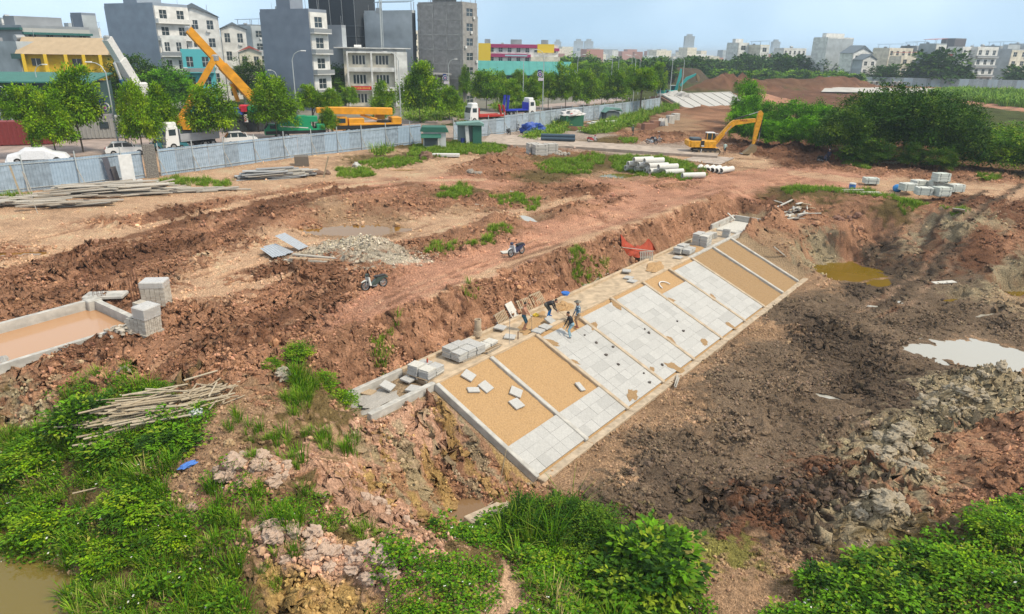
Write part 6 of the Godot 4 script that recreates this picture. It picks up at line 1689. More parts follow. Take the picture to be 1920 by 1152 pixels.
# ------------------------------------------------------------------ fence, road, lamps
func fence_run(label: String, pts: Array, tall: float, tone: StandardMaterial3D, post_gap := 2) -> void:
	var tones := [tone]
	for k in [0.86, 1.1, 0.95]:
		var c := tone.albedo_color.srgb_to_linear()
		tones.append(paint(c.r * k * 1.05, c.g * k, c.b * k * 0.97, 0.55, M.blotch, 0.3 + k * 0.2))
	var t := thing("sheet_fence", label, "fence")
	var sheet := tin_sheet(2.0, tall, 0.25)
	var post := shape().box(Vector3(0, tall * 0.5 + 0.25, 0.09), Vector3(0.09, tall + 0.7, 0.07)).mesh()
	var prop := shape().bar(Vector3(0, tall * 0.62, 0.1), Vector3(0.1, 0.0, 1.15), 0.035, 5).mesh()
	var rail := shape().box(Vector3(0, 0, 0.06), Vector3(2.0, 0.06, 0.05)).mesh()
	var count := 0
	for i in pts.size() - 1:
		var a: Vector3 = pts[i]; var b: Vector3 = pts[i + 1]
		var n := maxi(1, int(round((b - a).length() / 2.0)))
		var d := (b - a) / n
		var x := Vector3(d.x, 0, d.z).normalized()
		var z := x.cross(Vector3.UP)
		for k in n:
			var mid := a + d * (k + 0.5)
			var base := Basis(x, Vector3.UP, z)
			var o := part("panel", sheet, tones[(count * 7 + count / 3) % 4], t)
			o.transform = Transform3D((base * Basis(Vector3.RIGHT, 0.02 * sin(count * 2.3))).scaled_local(Vector3(d.length() / 2.0, 1, 1)), mid)
			for y in [0.35, tall - 0.22]:
				var r := part("rail", rail, M.lamp_pole, t)
				r.transform = Transform3D(base.scaled_local(Vector3(d.length() / 2.0, 1, 1)), mid + Vector3(0, y, 0))
			if count % post_gap == 0:
				o = part("post", post, M.lamp_pole, t)
				o.transform = Transform3D(base, a + d * k)
				o = part("prop", prop, M.wood_grey, t)
				o.transform = Transform3D(base, a + d * k)
			count += 1


func build_fence() -> void:
	var sky_blue := paint(0.35, 0.46, 0.58, 0.5, M.soft, 0.25)
	var pale := paint(0.40, 0.49, 0.58, 0.5, M.soft, 0.25)
	fence_run("light blue sheet fence between the plank heaps and the road trees", [v3(-48.8,0.8,-56.19), v3(-45.79,0.8,-60.72), v3(-41.34,0.75,-65.21), v3(-37.82,0.7,-70.51)], 2.75, sky_blue)
	fence_run("light blue sheet fence from the scarred panel to the green kiosk", [v3(-36.85,0.7,-71.88), v3(-31.73,0.6,-80.17), v3(-27.09,0.55,-87.4), v3(-19.52,0.5,-96.69), v3(-13.72,0.5,-103.25)], 2.75, sky_blue)
	fence_run("pale ribbed gate fence beside the green shed", [v3(-9.52,0.4,-109.17), v3(-1.8,0.4,-118.29)], 2.6, pale)
	fence_run("pale blue sheet fence beside the white beams", [v3(-1.81,0.4,-119.08), v3(9.76,0.4,-137.2), v3(20.95,0.4,-151.53), v3(28.66,0.4,-163.56), v3(35.4,0.4,-175.5)], 2.9, pale)
	fence_run("short pale fence return at the far end beside the rubble", [v3(35.4,0.4,-175.5), v3(46.72,0.4,-233.59)], 2.9, pale)
	var s := shape().cbox(Vector3(0, 1.7, 0), Vector3(1.15, 3.4, 0.12), 0.02).mesh()
	solo("scarred_panel", s, paint(0.45, 0.42, 0.38, 0.9, speckle(0.02, 0.1, 1.0, 5, 33), 0.8), "rusty grey panel standing in the fence gap", "panel", v3(-37.04,0.7,-70.58), 0.55)
	var w := solo("white_leaf", shape().cbox(Vector3(0, 1.45, 0), Vector3(1.15, 2.9, 0.12), 0.03).mesh(), M.white, "white door leaf standing against the blue fence", "door leaf", v3(-37.38,0.7,-66.66), 0.55)
	w.rotation.x = -0.12
	for q in [[v3(-41.27,0.7,-65.77), 0.35, 1.8, "narrow white board standing against the fence", M.white], [v3(-39.22,0.7,-67.07), 0.5, 2.6, "dark plank leaning on the blue fence beside the white door", paint(0.08, 0.08, 0.10, 0.8)], [v3(-38.72,0.7,-67.12), 0.45, 1.7, "short dark plank leaning beside the white door", paint(0.10, 0.09, 0.09, 0.8)], [v3(-42.59,0.7,-58.89), 0.14, 3.0, "pale stake standing in the plank heap", M.bamboo], [v3(-38.82,0.5,-55.03), 0.06, 3.4, "thin rod standing before the plank heap", M.wood_grey]]:
		var o := solo("leaning_plank", shape().box(Vector3(0, q[2] * 0.5, 0), Vector3(q[1], q[2], 0.06)).mesh(), q[4], q[3], "plank", q[0], 0.55)
		o.rotation.z = 0.12; o.rotation.x = -0.1
	solo("bucket", shape().tube([Vector3.ZERO, Vector3(0, 0.45, 0)], [0.2, 0.26], 12).mesh(), M.white, "white bucket with a red rim beside the white door", "bucket", v3(-36.53,0.7,-67.02))
	# road and verge behind the fence
	var r := shape()
	var near := [v3(-62.31,1,-71.67), v3(-56.88,1,-76.57), v3(-48.39,1,-86.04), v3(-39.78,1,-97.74), v3(-28.82,0.95,-110.3), v3(-15.94,0.9,-127.96), v3(-0.65,0.8,-153.35), v3(16.78,0.7,-181.43), v3(33.61,0.6,-211.59)]
	var far := [v3(-72.6,1,-84.23), v3(-66.29,1,-89.96), v3(-56.18,1,-100.59), v3(-45.66,1,-112.8), v3(-32.72,0.95,-125.75), v3(-17.88,0.9,-143.94), v3(-0.74,0.8,-169.59), v3(18.2,0.7,-197.45), v3(35.63,0.6,-224.68)]
	for i in near.size() - 1:
		r.quad(near[i] + Vector3(0, 0.06, 0), far[i] + Vector3(0, 0.06, 0), far[i + 1] + Vector3(0, 0.06, 0), near[i + 1] + Vector3(0, 0.06, 0))
		r.quad(near[i] + Vector3(0, -2, 0), near[i] + Vector3(0, 0.06, 0), near[i + 1] + Vector3(0, 0.06, 0), near[i + 1] + Vector3(0, -2, 0))
	structure("road", r.mesh(), paint(0.42, 0.33, 0.29, 0.9, M.blotch, 0.1, M.fine), "tan concrete road behind the fence")
	r = shape()
	var back := [v3(-86.94,1,-101.73), v3(-80.41,1,-110.05), v3(-70.84,1,-127.94), v3(-58.88,1,-146.67), v3(-41.97,0.95,-162.37), v3(-22.89,0.9,-185.07), v3(-0.96,0.8,-209.64), v3(21.66,0.7,-236.33), v3(41.07,0.6,-259.94)]
	for i in near.size() - 1: r.quad(far[i] + Vector3(0, 0.03, 0), back[i] + Vector3(0, 0.03, 0), back[i + 1] + Vector3(0, 0.03, 0), far[i + 1] + Vector3(0, 0.03, 0))
	structure("yard", r.mesh(), paint(0.20, 0.19, 0.15, 0.95, M.blotch, 0.1), "worn yard behind the road")


func lamp(at: Vector3, tall: float, reach: float, label: String, crest := 0) -> void:
	var t := thing("street_lamp", label, "street lamp", at)
	part("pole", shape().tube([Vector3(0, -0.2, 0), Vector3(0, tall * 0.5, 0), Vector3(0, tall * 0.9, 0)], [0.11, 0.09, 0.065], 8).mesh(), M.lamp_pole, t)
	part("arm", shape().tube([Vector3(0, tall * 0.9, 0), Vector3(reach * 0.25, tall * 0.97, 0), Vector3(reach * 0.6, tall, 0), Vector3(reach, tall * 1.01, 0)], [0.06, 0.055, 0.05, 0.045], 7).mesh(), M.lamp_pole, t)
	part("lamp_head", shape().cbox(Vector3(reach * 1.12, tall * 1.01, 0), Vector3(0.75, 0.14, 0.3), 0.04).mesh(), M.white, t)
	if crest:
		var b := thing("crest_sign", "white and dark blue crest board on the lamp post " + ["beside the tall full tree", "at the concrete frame", "before the green warehouse", "among the far road trees"][crest - 1], "sign", at + Vector3(-0.75, tall * (0.52 if crest == 1 else 0.62), 0.15))
		part("board", shape().tube([Vector3(0, 0, 0), Vector3(0, 0, 0.08)], [0.62], 20).mesh(), M.white, b)
		part("ring", shape().ring(Vector3(0, 0, 0.09), Vector3.BACK, 0.5, 0.3, 0.05, 20).mesh(), paint(0.02, 0.03, 0.16, 0.5), b)
		part("crown_mark", shape().cbox(Vector3(-0.15, 0.55, 0.04), Vector3(0.75, 0.8, 0.07), 0.1).mesh(), paint(0.03, 0.06, 0.25, 0.5), b)
		part("emblem", shape().ball(Vector3(0, -0.02, 0.1), Vector3(0.17, 0.17, 0.05)).mesh(), paint(0.35, 0.03, 0.22, 0.5), b)
		part("plate", shape().cbox(Vector3(0.2, -1.0, 0.04), Vector3(1.2, 0.6, 0.07), 0.05).mesh(), paint(0.62, 0.55, 0.62, 0.5), b)


func build_lamps() -> void:
	lamp(v3(-48.6,0.9,-85.8), 10.5, -1.6, "tall lamp post with crest sign in front of the white boom", 1)
	lamp(v3(-73.03,1.12,-110) * Vector3(1, 0, 1) + Vector3(0, 0.9, 0), 9.5, 1.5, "lamp post before the yellow house")
	lamp(v3(-71.1,2.17,-100) * Vector3(1, 0, 1) + Vector3(0, 0.9, 0), 7.0, -1.5, "lamp post above the green market roof")
	lamp(v3(-33.77,0.9,-110.06), 12.0, 1.6, "tall lamp post before the grey slab house")
	lamp(v3(-19.6,0.9,-121.84), 12.0, -2.0, "lamp post at the corner of the white building")
	lamp(v3(-49.55,2.82,-150) * Vector3(1, 0, 1) + Vector3(0, 0.9, 0), 8.0, -1.2, "lamp post among the dark trees")
	lamp(v3(-15.26,1.16,-165) * Vector3(1, 0, 1) + Vector3(0, 0.9, 0), 10.5, 1.5, "lamp post with crest sign by the concrete tower", 2)
	lamp(v3(6.03,0.7,-157.15), 13.0, -1.6, "lamp post with crest sign before the warehouse end", 3)
	lamp(v3(1.7,0.7,-159.16), 12.0, 1.2, "lamp post before the middle of the warehouse")
	lamp(v3(15.87,0.7,-186.83), 12.0, 1.4, "lamp post with crest sign over the fence trees", 4)
	for q in [[1118, 178], [1134, 186], [1160, 175], [1205, 182], [1232, 180], [1196, 168], [1175, 160]]:
		var x: float = (q[0] - 960.0) / 1290.0 * 200.0 * 1.07
		lamp(Vector3(x + 1.0, 0.7, -200.0 - (q[1] - 180) * -3.0), 12.0, -1.5, "slender lamp post far along the road", 0)
	for c in get_children():
		if c.has_meta("label") and c.get_meta("label") == "slender lamp post far along the road": c.set_meta("group", "lamp posts far along the road")


# ------------------------------------------------------------------ vehicles
func wheel(parent: Node, at: Vector3, r: float, w: float, axis := Vector3.BACK) -> void:
	var t := part("wheel", shape().tube([at - axis * w * 0.5, at - axis * w * 0.3, at + axis * w * 0.3, at + axis * w * 0.5], [r * 0.86, r, r, r * 0.86], 18).mesh(), M.rubber, parent)
	part("rim", shape().tube([at - axis * w * 0.53, at + axis * w * 0.53], [r * 0.52], 14).mesh(), M.steel, t)


func car(label: String, at: Vector3, turn: float, tone: Material, suv := false) -> Node3D:
	var t := thing("parked_car", label, "car", at, turn)
	var h := 0.12 if suv else 0.0
	part("body", shape().prism([Vector2(-2.2, 0.35), Vector2(-2.25, 0.75 + h), Vector2(-2.1, 0.95 + h), Vector2(-1.0, 1.02 + h), Vector2(1.1, 1.0 + h), Vector2(2.05, 0.86 + h), Vector2(2.25, 0.6), Vector2(2.2, 0.33)], 1.74).mesh(), tone, t)
	part("cabin", shape().prism([Vector2(-1.95, 0.95 + h), Vector2(-1.45, 1.48 + h * 2), Vector2(0.1, 1.5 + h * 2), Vector2(1.0, 1.0 + h)], 1.46).mesh(), M.glass, t)
	part("roof", shape().prism([Vector2(-1.5, 1.46 + h * 2), Vector2(-1.35, 1.55 + h * 2), Vector2(0.05, 1.56 + h * 2), Vector2(0.25, 1.46 + h * 2)], 1.42).mesh(), tone, t)
	for x in [-1.25, -0.35, 0.75]: part("pillar", shape().box(Vector3(x, 1.22 + h, 0), Vector3(0.09, 0.5, 1.5), Basis(Vector3.BACK, 0.35 if x > 0.5 else 0.0)).mesh(), tone, t)
	for x in [-1.38, 1.38]:
		for z in [-0.82, 0.82]: wheel(t, Vector3(x, 0.33, z), 0.33, 0.2)
	for z in [-0.62, 0.62]:
		part("headlight", shape().cbox(Vector3(2.16, 0.72, z), Vector3(0.16, 0.14, 0.36), 0.03).mesh(), M.steel, t)
		part("tail_light", shape().cbox(Vector3(-2.2, 0.82, z), Vector3(0.1, 0.16, 0.34), 0.02).mesh(), paint(0.3, 0.01, 0.01, 0.3), t)
	return t


func build_vehicles() -> void:
	var white := paint(0.70, 0.71, 0.72, 0.25)
	car("white hatchback parked between the lamp post and a road tree", v3(-47.07,0.97,-84.54), 0.5, white)
	car("teal car parked behind the road tree", v3(-44.09,0.97,-89.2), 0.5, paint(0.03, 0.16, 0.20, 0.25))
	car("white estate car parked under the egg-shaped tree", v3(-37.06,0.97,-94.84), 0.5, white, true)
	# draped car
	var t := thing("draped_car", "long car under a shiny white dust sheet", "car", v3(-52.92,0.97,-77.17), 0.42)
	var g := []
	var prof := [[-2.6, 0.55], [-2.4, 0.95], [-1.6, 1.15], [-0.9, 1.6], [0.6, 1.62], [1.3, 1.2], [2.3, 0.95], [2.6, 0.5]]
	var s := shape()
	for p in prof:
		var row := []
		for k in 9:
			var u := (k - 4) / 4.0
			var w := 0.95 if p[1] < 1.3 else 0.85
			row.append(Vector3(p[0], maxf(0.22, p[1] * (1.0 - pow(absf(u), 5.0) * 0.85)) + 0.03 * sin(u * 9.0 + p[0] * 5.0), u * w))
		g.append(row)
	for i in g.size() - 1:
		for k in 8: s.quad(g[i][k], g[i][k + 1], g[i + 1][k + 1], g[i + 1][k])
	part("dust_sheet", s.mesh(), paint(0.70, 0.72, 0.76, 0.3, M.soft, 0.6), t)
	part("sill", shape().cbox(Vector3(0, 0.32, 0), Vector3(5.0, 0.4, 1.7), 0.1).mesh(), M.black, t)
	for x in [-1.6, 1.6]:
		for z in [-0.8, 0.8]: wheel(t, Vector3(x, 0.33, z), 0.33, 0.22)
	t.scale = Vector3(1.15, 1.1, 1.1)
	# white lorry cab seen from its front
	truck("white box-fronted lorry between the teal car and the dense tree", v3(-42.54,0.97,-90.93), -2.2, white, paint(0.3, 0.32, 0.35, 0.6), "tipper")
	truck("red flatbed truck with a white cab on the road", v3(-6.02,0.9,-132.54), -2.55, white, paint(0.42, 0.03, 0.02, 0.5), "flatbed")
	truck("blue ramp truck with a white cab behind the fence", v3(1.04,0.85,-149.14), 0.62, white, paint(0.01, 0.03, 0.42, 0.45), "ramp")
	# cranes
	var amber := paint(0.85, 0.37, 0.006, 0.45, M.blotch, 0.2)
	var green := paint(0.0, 0.26, 0.11, 0.4)
	crane("stowed yellow truck crane with its boom lying over the cab", v3(-23.1,0.97,-110.92), PI + 0.42, amber, amber, 0.03, 11.5)
	crane("green wheeled crane half hidden by a road tree", v3(-32.29,0.97,-104.02), PI + 0.42, green, green, 0.02, 6.0, 0.8)
	boom("long amber crane boom rising over the teal house", v3(-42.16,4.2,-118), v3(-49.74,15.8,-112), 1.25, amber, v3(-45.38,5.07,-117), v3(-45.84,10.22,-115))
	boom("shorter amber crane boom rising from behind the dense tree", v3(-51.77,2.89,-110), v3(-46.16,11.83,-112), 1.0, amber, v3(-50.05,4.74,-109), v3(-48.5,7.21,-110))
	boom("white crane boom with a blue ram over the dark trees", v3(-63.47,7.33,-120), v3(-64.51,14.37,-116), 1.35, M.white, v3(-64.41,5.07,-119), v3(-64.57,10.71,-117))
	var hook := thing("crane_hook", "red and white striped hook block hung before the green crane", "hook", v3(-40.98,3.23,-108))
	part("block", shape().cbox(Vector3.ZERO, Vector3(0.55, 1.1, 0.3), 0.1).mesh(), M.white, hook)
	for i in 3: part("stripe", shape().box(Vector3(0, -0.3 + i * 0.3, 0.16), Vector3(0.54, 0.1, 0.02), Basis(Vector3.BACK, 0.6)).mesh(), paint(0.5, 0.02, 0.02, 0.5), hook)
	for q in [[v3(-41.34,4.64,-109), Color(0.5, 0.01, 0.03), 1.0, "red crane winch housing over the striped hook"], [v3(-39.8,4.59,-109), Color(0, 0.28, 0.12), 1.5, "green crane nose beside the red winch housing"], [v3(-42.45,4.23,-109), Color(0.02, 0.08, 0.4), 1.0, "blue crane fitting beside the red winch housing"]]:
		var o := thing("crane_fitting", q[3], "crane part", q[0])
		part("housing", shape().cbox(Vector3.ZERO, Vector3(1.6 * q[2], 1.0, 1.2), 0.15).mesh(), paint(q[1].r, q[1].g, q[1].b, 0.45), o)
		part("strut", shape().bar(Vector3(0, -0.4, 0), Vector3(0.0, -6.0, -1.0), 0.15).mesh(), M.black, o)
	# concrete mixer far along the road
	var m := thing("mixer_truck", "concrete mixer truck with a grey drum behind the trees", "truck", v3(29.05,5.09,-225) * Vector3(1, 0, 1) + Vector3(0, 0.7, 0), 0.5)
	part("drum", shape().tube([Vector3(-2.6, 3.4, 0), Vector3(-1.6, 3.3, 0), Vector3(0.6, 3.0, 0), Vector3(2.2, 2.6, 0)], [0.7, 1.35, 1.45, 0.8], 16).mesh(), paint(0.16, 0.15, 0.16, 0.6), m)
	part("cab", shape().cbox(Vector3(3.6, 2.0, 0), Vector3(1.9, 2.4, 2.3), 0.15).mesh(), paint(0.45, 0.08, 0.05, 0.4), m)
	part("chassis", shape().box(Vector3(0, 1.0, 0), Vector3(8.5, 0.5, 2.2)).mesh(), M.black, m)
	for x in [-2.5, -1.2, 3.3]:
		for z in [-1.0, 1.0]: wheel(m, Vector3(x, 0.5, z), 0.5, 0.35)
	build_diggers()
	build_motorbikes()


func truck(label: String, at: Vector3, turn: float, cab: Material, bed: Material, kind: String) -> void:
	var t := thing("truck", label, "truck", at, turn)
	part("chassis", shape().box(Vector3(-0.4, 0.75, 0), Vector3(6.6, 0.3, 1.0)).mesh(), M.black, t)
	var c := part("cab", shape().prism([Vector2(1.6, 0.55), Vector2(1.6, 2.9), Vector2(3.0, 2.95), Vector2(3.28, 1.7), Vector2(3.3, 0.55)], 2.15).mesh(), cab, t)
	part("visor", shape().cbox(Vector3(2.2, 3.2, 0), Vector3(1.3, 0.6, 1.9), 0.15).mesh(), cab, c)
	part("windscreen", shape().box(Vector3(3.17, 2.25, 0), Vector3(0.06, 0.95, 1.85), Basis(Vector3.BACK, 0.2)).mesh(), M.glass, c)
	for z in [-1.08, 1.08]: part("door_window", shape().box(Vector3(2.35, 2.25, z), Vector3(0.9, 0.75, 0.03)).mesh(), M.glass, c)
	for z in [-0.8, 0.8]: part("headlight", shape().cbox(Vector3(3.31, 0.85, z), Vector3(0.08, 0.22, 0.4), 0.02).mesh(), M.steel, t)
	part("bumper", shape().cbox(Vector3(3.3, 0.6, 0), Vector3(0.2, 0.3, 2.1), 0.04).mesh(), cab, t)
	part("bed", shape().box(Vector3(-1.3, 1.12, 0), Vector3(5.4, 0.22, 2.2)).mesh(), bed, t)
	part("headboard", shape().cbox(Vector3(1.35, 1.85, 0), Vector3(0.12, 1.5, 2.2), 0.03).mesh(), bed, t)
	if kind == "flatbed":
		for z in [-0.7, 0.7]:
			part("ramp", shape().box(Vector3(-4.3, 2.0, z), Vector3(0.12, 2.1, 0.6), Basis(Vector3.BACK, -0.25)).mesh(), bed, t)
		for z in [-1.1, 1.1]: part("side_rail", shape().box(Vector3(-1.3, 1.3, z), Vector3(5.4, 0.16, 0.06)).mesh(), bed, t)
	elif kind == "ramp":
		for z in [-0.65, 0.65]: part("ramp", shape().box(Vector3(-3.6, 2.6, z), Vector3(0.14, 3.0, 0.75), Basis(Vector3.BACK, -0.12)).mesh(), bed, t)
	else:
		for z in [-1.1, 1.1]: part("side_board", shape().box(Vector3(-1.3, 1.6, z), Vector3(5.4, 0.8, 0.06)).mesh(), bed, t)
	for x in [2.4, -1.9, -3.0]:
		for z in [-0.95, 0.95]: wheel(t, Vector3(x, 0.48, z), 0.48, 0.3)


func crane(label: String, at: Vector3, turn: float, body: Material, arm: Material, lift: float, reach: float, size := 1.0) -> void:
	var t := thing("truck_crane", label, "crane", at, turn)
	t.scale = Vector3.ONE * size
	part("carrier", shape().prism([Vector2(-5.2, 0.8), Vector2(-5.2, 1.4), Vector2(5.4, 1.4), Vector2(5.4, 0.8)], 2.4).mesh(), M.black, t)
	part("deck", shape().cbox(Vector3(-1.0, 1.5, 0), Vector3(8.2, 0.25, 2.45), 0.05).mesh(), body, t)
	var c := part("cab", shape().prism([Vector2(3.3, 0.7), Vector2(3.3, 2.6), Vector2(4.7, 2.6), Vector2(5.5, 1.6), Vector2(5.5, 0.7)], 2.35).mesh(), body, t)
	part("windscreen", shape().box(Vector3(5.13, 2.1, 0), Vector3(0.05, 1.1, 2.0), Basis(Vector3.BACK, 0.66)).mesh(), M.glass, c)
	for z in [-1.18, 1.18]: part("door_window", shape().box(Vector3(4.1, 2.1, z), Vector3(1.0, 0.65, 0.04)).mesh(), M.glass, c)
	part("engine_cover", shape().cbox(Vector3(1.9, 1.95, 0), Vector3(2.4, 0.9, 2.2), 0.08).mesh(), body, t)
	part("counterweight", shape().cbox(Vector3(-4.4, 2.0, 0), Vector3(1.6, 0.9, 2.4), 0.1).mesh(), body, t)
	part("turntable", shape().tube([Vector3(-2.6, 1.5, 0), Vector3(-2.6, 1.9, 0)], [1.1], 18).mesh(), M.black, t)
	var d := Vector3(cos(lift), sin(lift), 0)
	var root := Vector3(-4.0, 3.3, 0)
	var b := part("boom", shape().cbox(root + d * reach * 0.45, Vector3(reach * 0.9, 1.05, 0.8), 0.12, Basis(Vector3.BACK, lift)).mesh(), arm, t)
	part("boom_head", shape().cbox(root + d * (reach * 0.95), Vector3(reach * 0.14, 0.8, 0.6), 0.1, Basis(Vector3.BACK, lift)).mesh(), arm, b)
	part("ram", shape().bar(Vector3(-1.5, 2.1, 0), root + d * 5.0 + Vector3(0, -0.6, 0), 0.2, 10).mesh(), arm, t)
	part("operator_cab", shape().cbox(Vector3(-2.2, 2.7, 1.0), Vector3(1.5, 1.4, 0.8), 0.1).mesh(), body, t)
	for x in [-4.2, -2.9, 1.9, 3.2]:
		for z in [-1.0, 1.0]: wheel(t, Vector3(x, 0.55, z), 0.55, 0.4)
	if reach < 8.0:   # the wedge-shaped nose of the green crane
		part("nose", shape().prism([Vector2(3.2, 2.6), Vector2(0.6, 3.9), Vector2(-2.0, 3.9), Vector2(-3.0, 1.6), Vector2(3.2, 1.6)], 2.3).mesh(), body, t)
		for z in [-1.17, 1.17]: part("white_stripe", shape().box(Vector3(0.4, 2.0, z), Vector3(5.0, 0.16, 0.02), Basis(Vector3.BACK, 0.08)).mesh(), M.white, t)


func boom(label: String, foot: Vector3, head: Vector3, wide: float, tone: Material, ram_foot: Vector3, ram_head: Vector3) -> void:
	var t := thing("crane_boom", label, "crane")
	var mid := foot.lerp(head, 0.55)
	var o := part("boom_section", unit_plank, tone, t)
	o.transform = long_box(foot, mid, wide, wide * 1.1)
	o = part("boom_section", unit_plank, tone, t)
	o.transform = long_box(mid, head, wide * 0.8, wide * 0.9)
	part("ram_sleeve", shape().bar(ram_foot, ram_foot.lerp(ram_head, 0.55), 0.34, 10).mesh(), tone if tone != M.white else paint(0.02, 0.10, 0.3, 0.4), t)
	part("ram_rod", shape().bar(ram_foot.lerp(ram_head, 0.5), ram_head, 0.22, 10).mesh(), M.white, t)
	part("head_sheave", shape().cbox(head, Vector3(0.9, 0.9, 0.9), 0.2).mesh(), M.steel, t)
	var base := Vector3(foot.x, 1.0, foot.z)
	part("superstructure", shape().cbox(Vector3(foot.x, foot.y * 0.5 + 0.8, foot.z), Vector3(3.4, maxf(1.5, foot.y - 1.0), 2.4), 0.2).mesh(), tone, t)
	part("carrier", shape().cbox(base + Vector3(0, 0.4, 0), Vector3(8.0, 1.0, 2.6), 0.1, Basis(Vector3.UP, 0.42)).mesh(), M.black, t)
	for x in [-3.0, -1.6, 1.6, 3.0]:
		for z in [-1.15, 1.15]: wheel(t, base + Basis(Vector3.UP, 0.42) * Vector3(x, 0.0, z), 0.55, 0.35, Basis(Vector3.UP, 0.42) * Vector3.BACK)


func digger(label: String, at: Vector3, turn: float, tone: Material, arms: Array, size := 1.0, lettered := false) -> void:
	var t := thing("excavator", label, "excavator", at, turn)
	# tracks lie along x
	for z in [-1.15, 1.15]:
		var k := part("track", shape().prism([Vector2(-1.9, 0.25), Vector2(-1.55, 0.02), Vector2(1.55, 0.02), Vector2(1.9, 0.25), Vector2(1.95, 0.55), Vector2(1.65, 0.82), Vector2(-1.65, 0.82), Vector2(-1.95, 0.55)], 0.6, Transform3D(Basis.IDENTITY, Vector3(0, 0, z))).mesh(), paint(0.06, 0.05, 0.045, 0.9, M.grain, 2.0), t)
		for i in 16: part("shoe", shape().box(Vector3(-1.6 + (i % 8) * 0.457, 0.84 if i < 8 else 0.01, z), Vector3(0.2, 0.05, 0.64)).mesh(), M.rubber, k)
		for x in [-1.5, -0.75, 0.0, 0.75, 1.5]: part("roller", shape().tube([Vector3(x, 0.36, z - 0.33), Vector3(x, 0.36, z + 0.33)], [0.24 if absf(x) < 1 else 0.32], 12).mesh(), paint(0.2, 0.14, 0.08, 0.8), k)
	part("slew_ring", shape().tube([Vector3(0, 0.8, 0), Vector3(0, 1.05, 0)], [0.75], 16).mesh(), M.black, t)
	var deck := part("house", shape().cbox(Vector3(-0.75, 1.55, -0.02), Vector3(3.9, 0.95, 2.6), 0.08).mesh(), tone, t)
	part("counterweight", shape().prism([Vector2(-2.72, 1.05), Vector2(-3.0, 1.3), Vector2(-3.0, 1.95), Vector2(-2.72, 2.1)], 2.5).mesh(), tone, t)
	part("black_band", shape().box(Vector3(-0.9, 1.6, 1.3), Vector3(0.55, 0.9, 0.04)).mesh(), M.black, deck)
	part("white_mark", shape().box(Vector3(-0.85, 1.3, 1.325), Vector3(0.42, 0.2, 0.02)).mesh(), M.white, deck)
	part("walkway", shape().box(Vector3(0.2, 1.06, 0.1), Vector3(2.6, 0.06, 2.75)).mesh(), tone, t)
	part("engine_hood", shape().cbox(Vector3(-1.75, 2.2, 0.1), Vector3(1.5, 0.42, 1.9), 0.08).mesh(), paint(0.03, 0.045, 0.06, 0.5), t)
	var cab := part("cab", shape().prism([Vector2(0.1, 1.1), Vector2(0.1, 3.0), Vector2(1.2, 3.05), Vector2(1.55, 2.1), Vector2(1.5, 1.1)], 1.0, Transform3D(Basis.IDENTITY, Vector3(0.05, 0, -0.75))).mesh(), M.glass, t)
	for x in [0.15, 0.9]: part("cab_post", shape().box(Vector3(x, 2.1, -0.24), Vector3(0.08, 1.9, 0.05)).mesh(), tone, cab)
	part("cab_roof", shape().cbox(Vector3(0.7, 3.08, -0.75), Vector3(1.3, 0.12, 1.1), 0.04).mesh(), M.white, cab)
	# arms: boom outline, stick outline, bucket outline in the x,y plane
	var a := part("boom", shape().prism(arms[0], 0.5, Transform3D(Basis.IDENTITY, Vector3(0, 0, 0.15))).mesh(), tone, t)
	var w := part("stick", shape().prism(arms[1], 0.4, Transform3D(Basis.IDENTITY, Vector3(0, 0, 0.15))).mesh(), tone, t)
	var b := part("bucket", shape().prism(arms[2], 1.15, Transform3D(Basis.IDENTITY, Vector3(0, 0, 0.15))).mesh(), paint(0.33, 0.24, 0.13, 0.8, M.grain, 1.0), t)
	var tip: Vector2 = arms[2][0]
	for i in 5: part("tooth", shape().box(Vector3(tip.x - 0.08, tip.y + 0.04, -0.32 + i * 0.235), Vector3(0.25, 0.08, 0.1)).mesh(), M.steel, b)
	for q in arms[3]:
		var p := Vector3(q[0].x, q[0].y, 0.15); var e := Vector3(q[1].x, q[1].y, 0.15)
		for z in ([-0.36, 0.36] if q[2] else [0.0]):
			var ram := part("ram_sleeve", shape().bar(p + Vector3(0, 0, z), p.lerp(e, 0.6) + Vector3(0, 0, z), 0.1, 8).mesh(), tone if q[2] else M.black, t)
			part("rod", shape().bar(p.lerp(e, 0.55) + Vector3(0, 0, z), e + Vector3(0, 0, z), 0.055, 8).mesh(), M.steel, ram)
	if lettered:
		var tx := TextMesh.new()
		tx.text = "SANR"
		tx.font_size = 38; tx.pixel_size = 0.012; tx.depth = 0.01
		var o := part("lettering", tx, paint(0.25, 0.03, 0.02, 0.6), a)
		o.position = Vector3(5.2, 5.05, 0.41)
		o.rotation.z = -0.02
	t.scale = Vector3.ONE * size


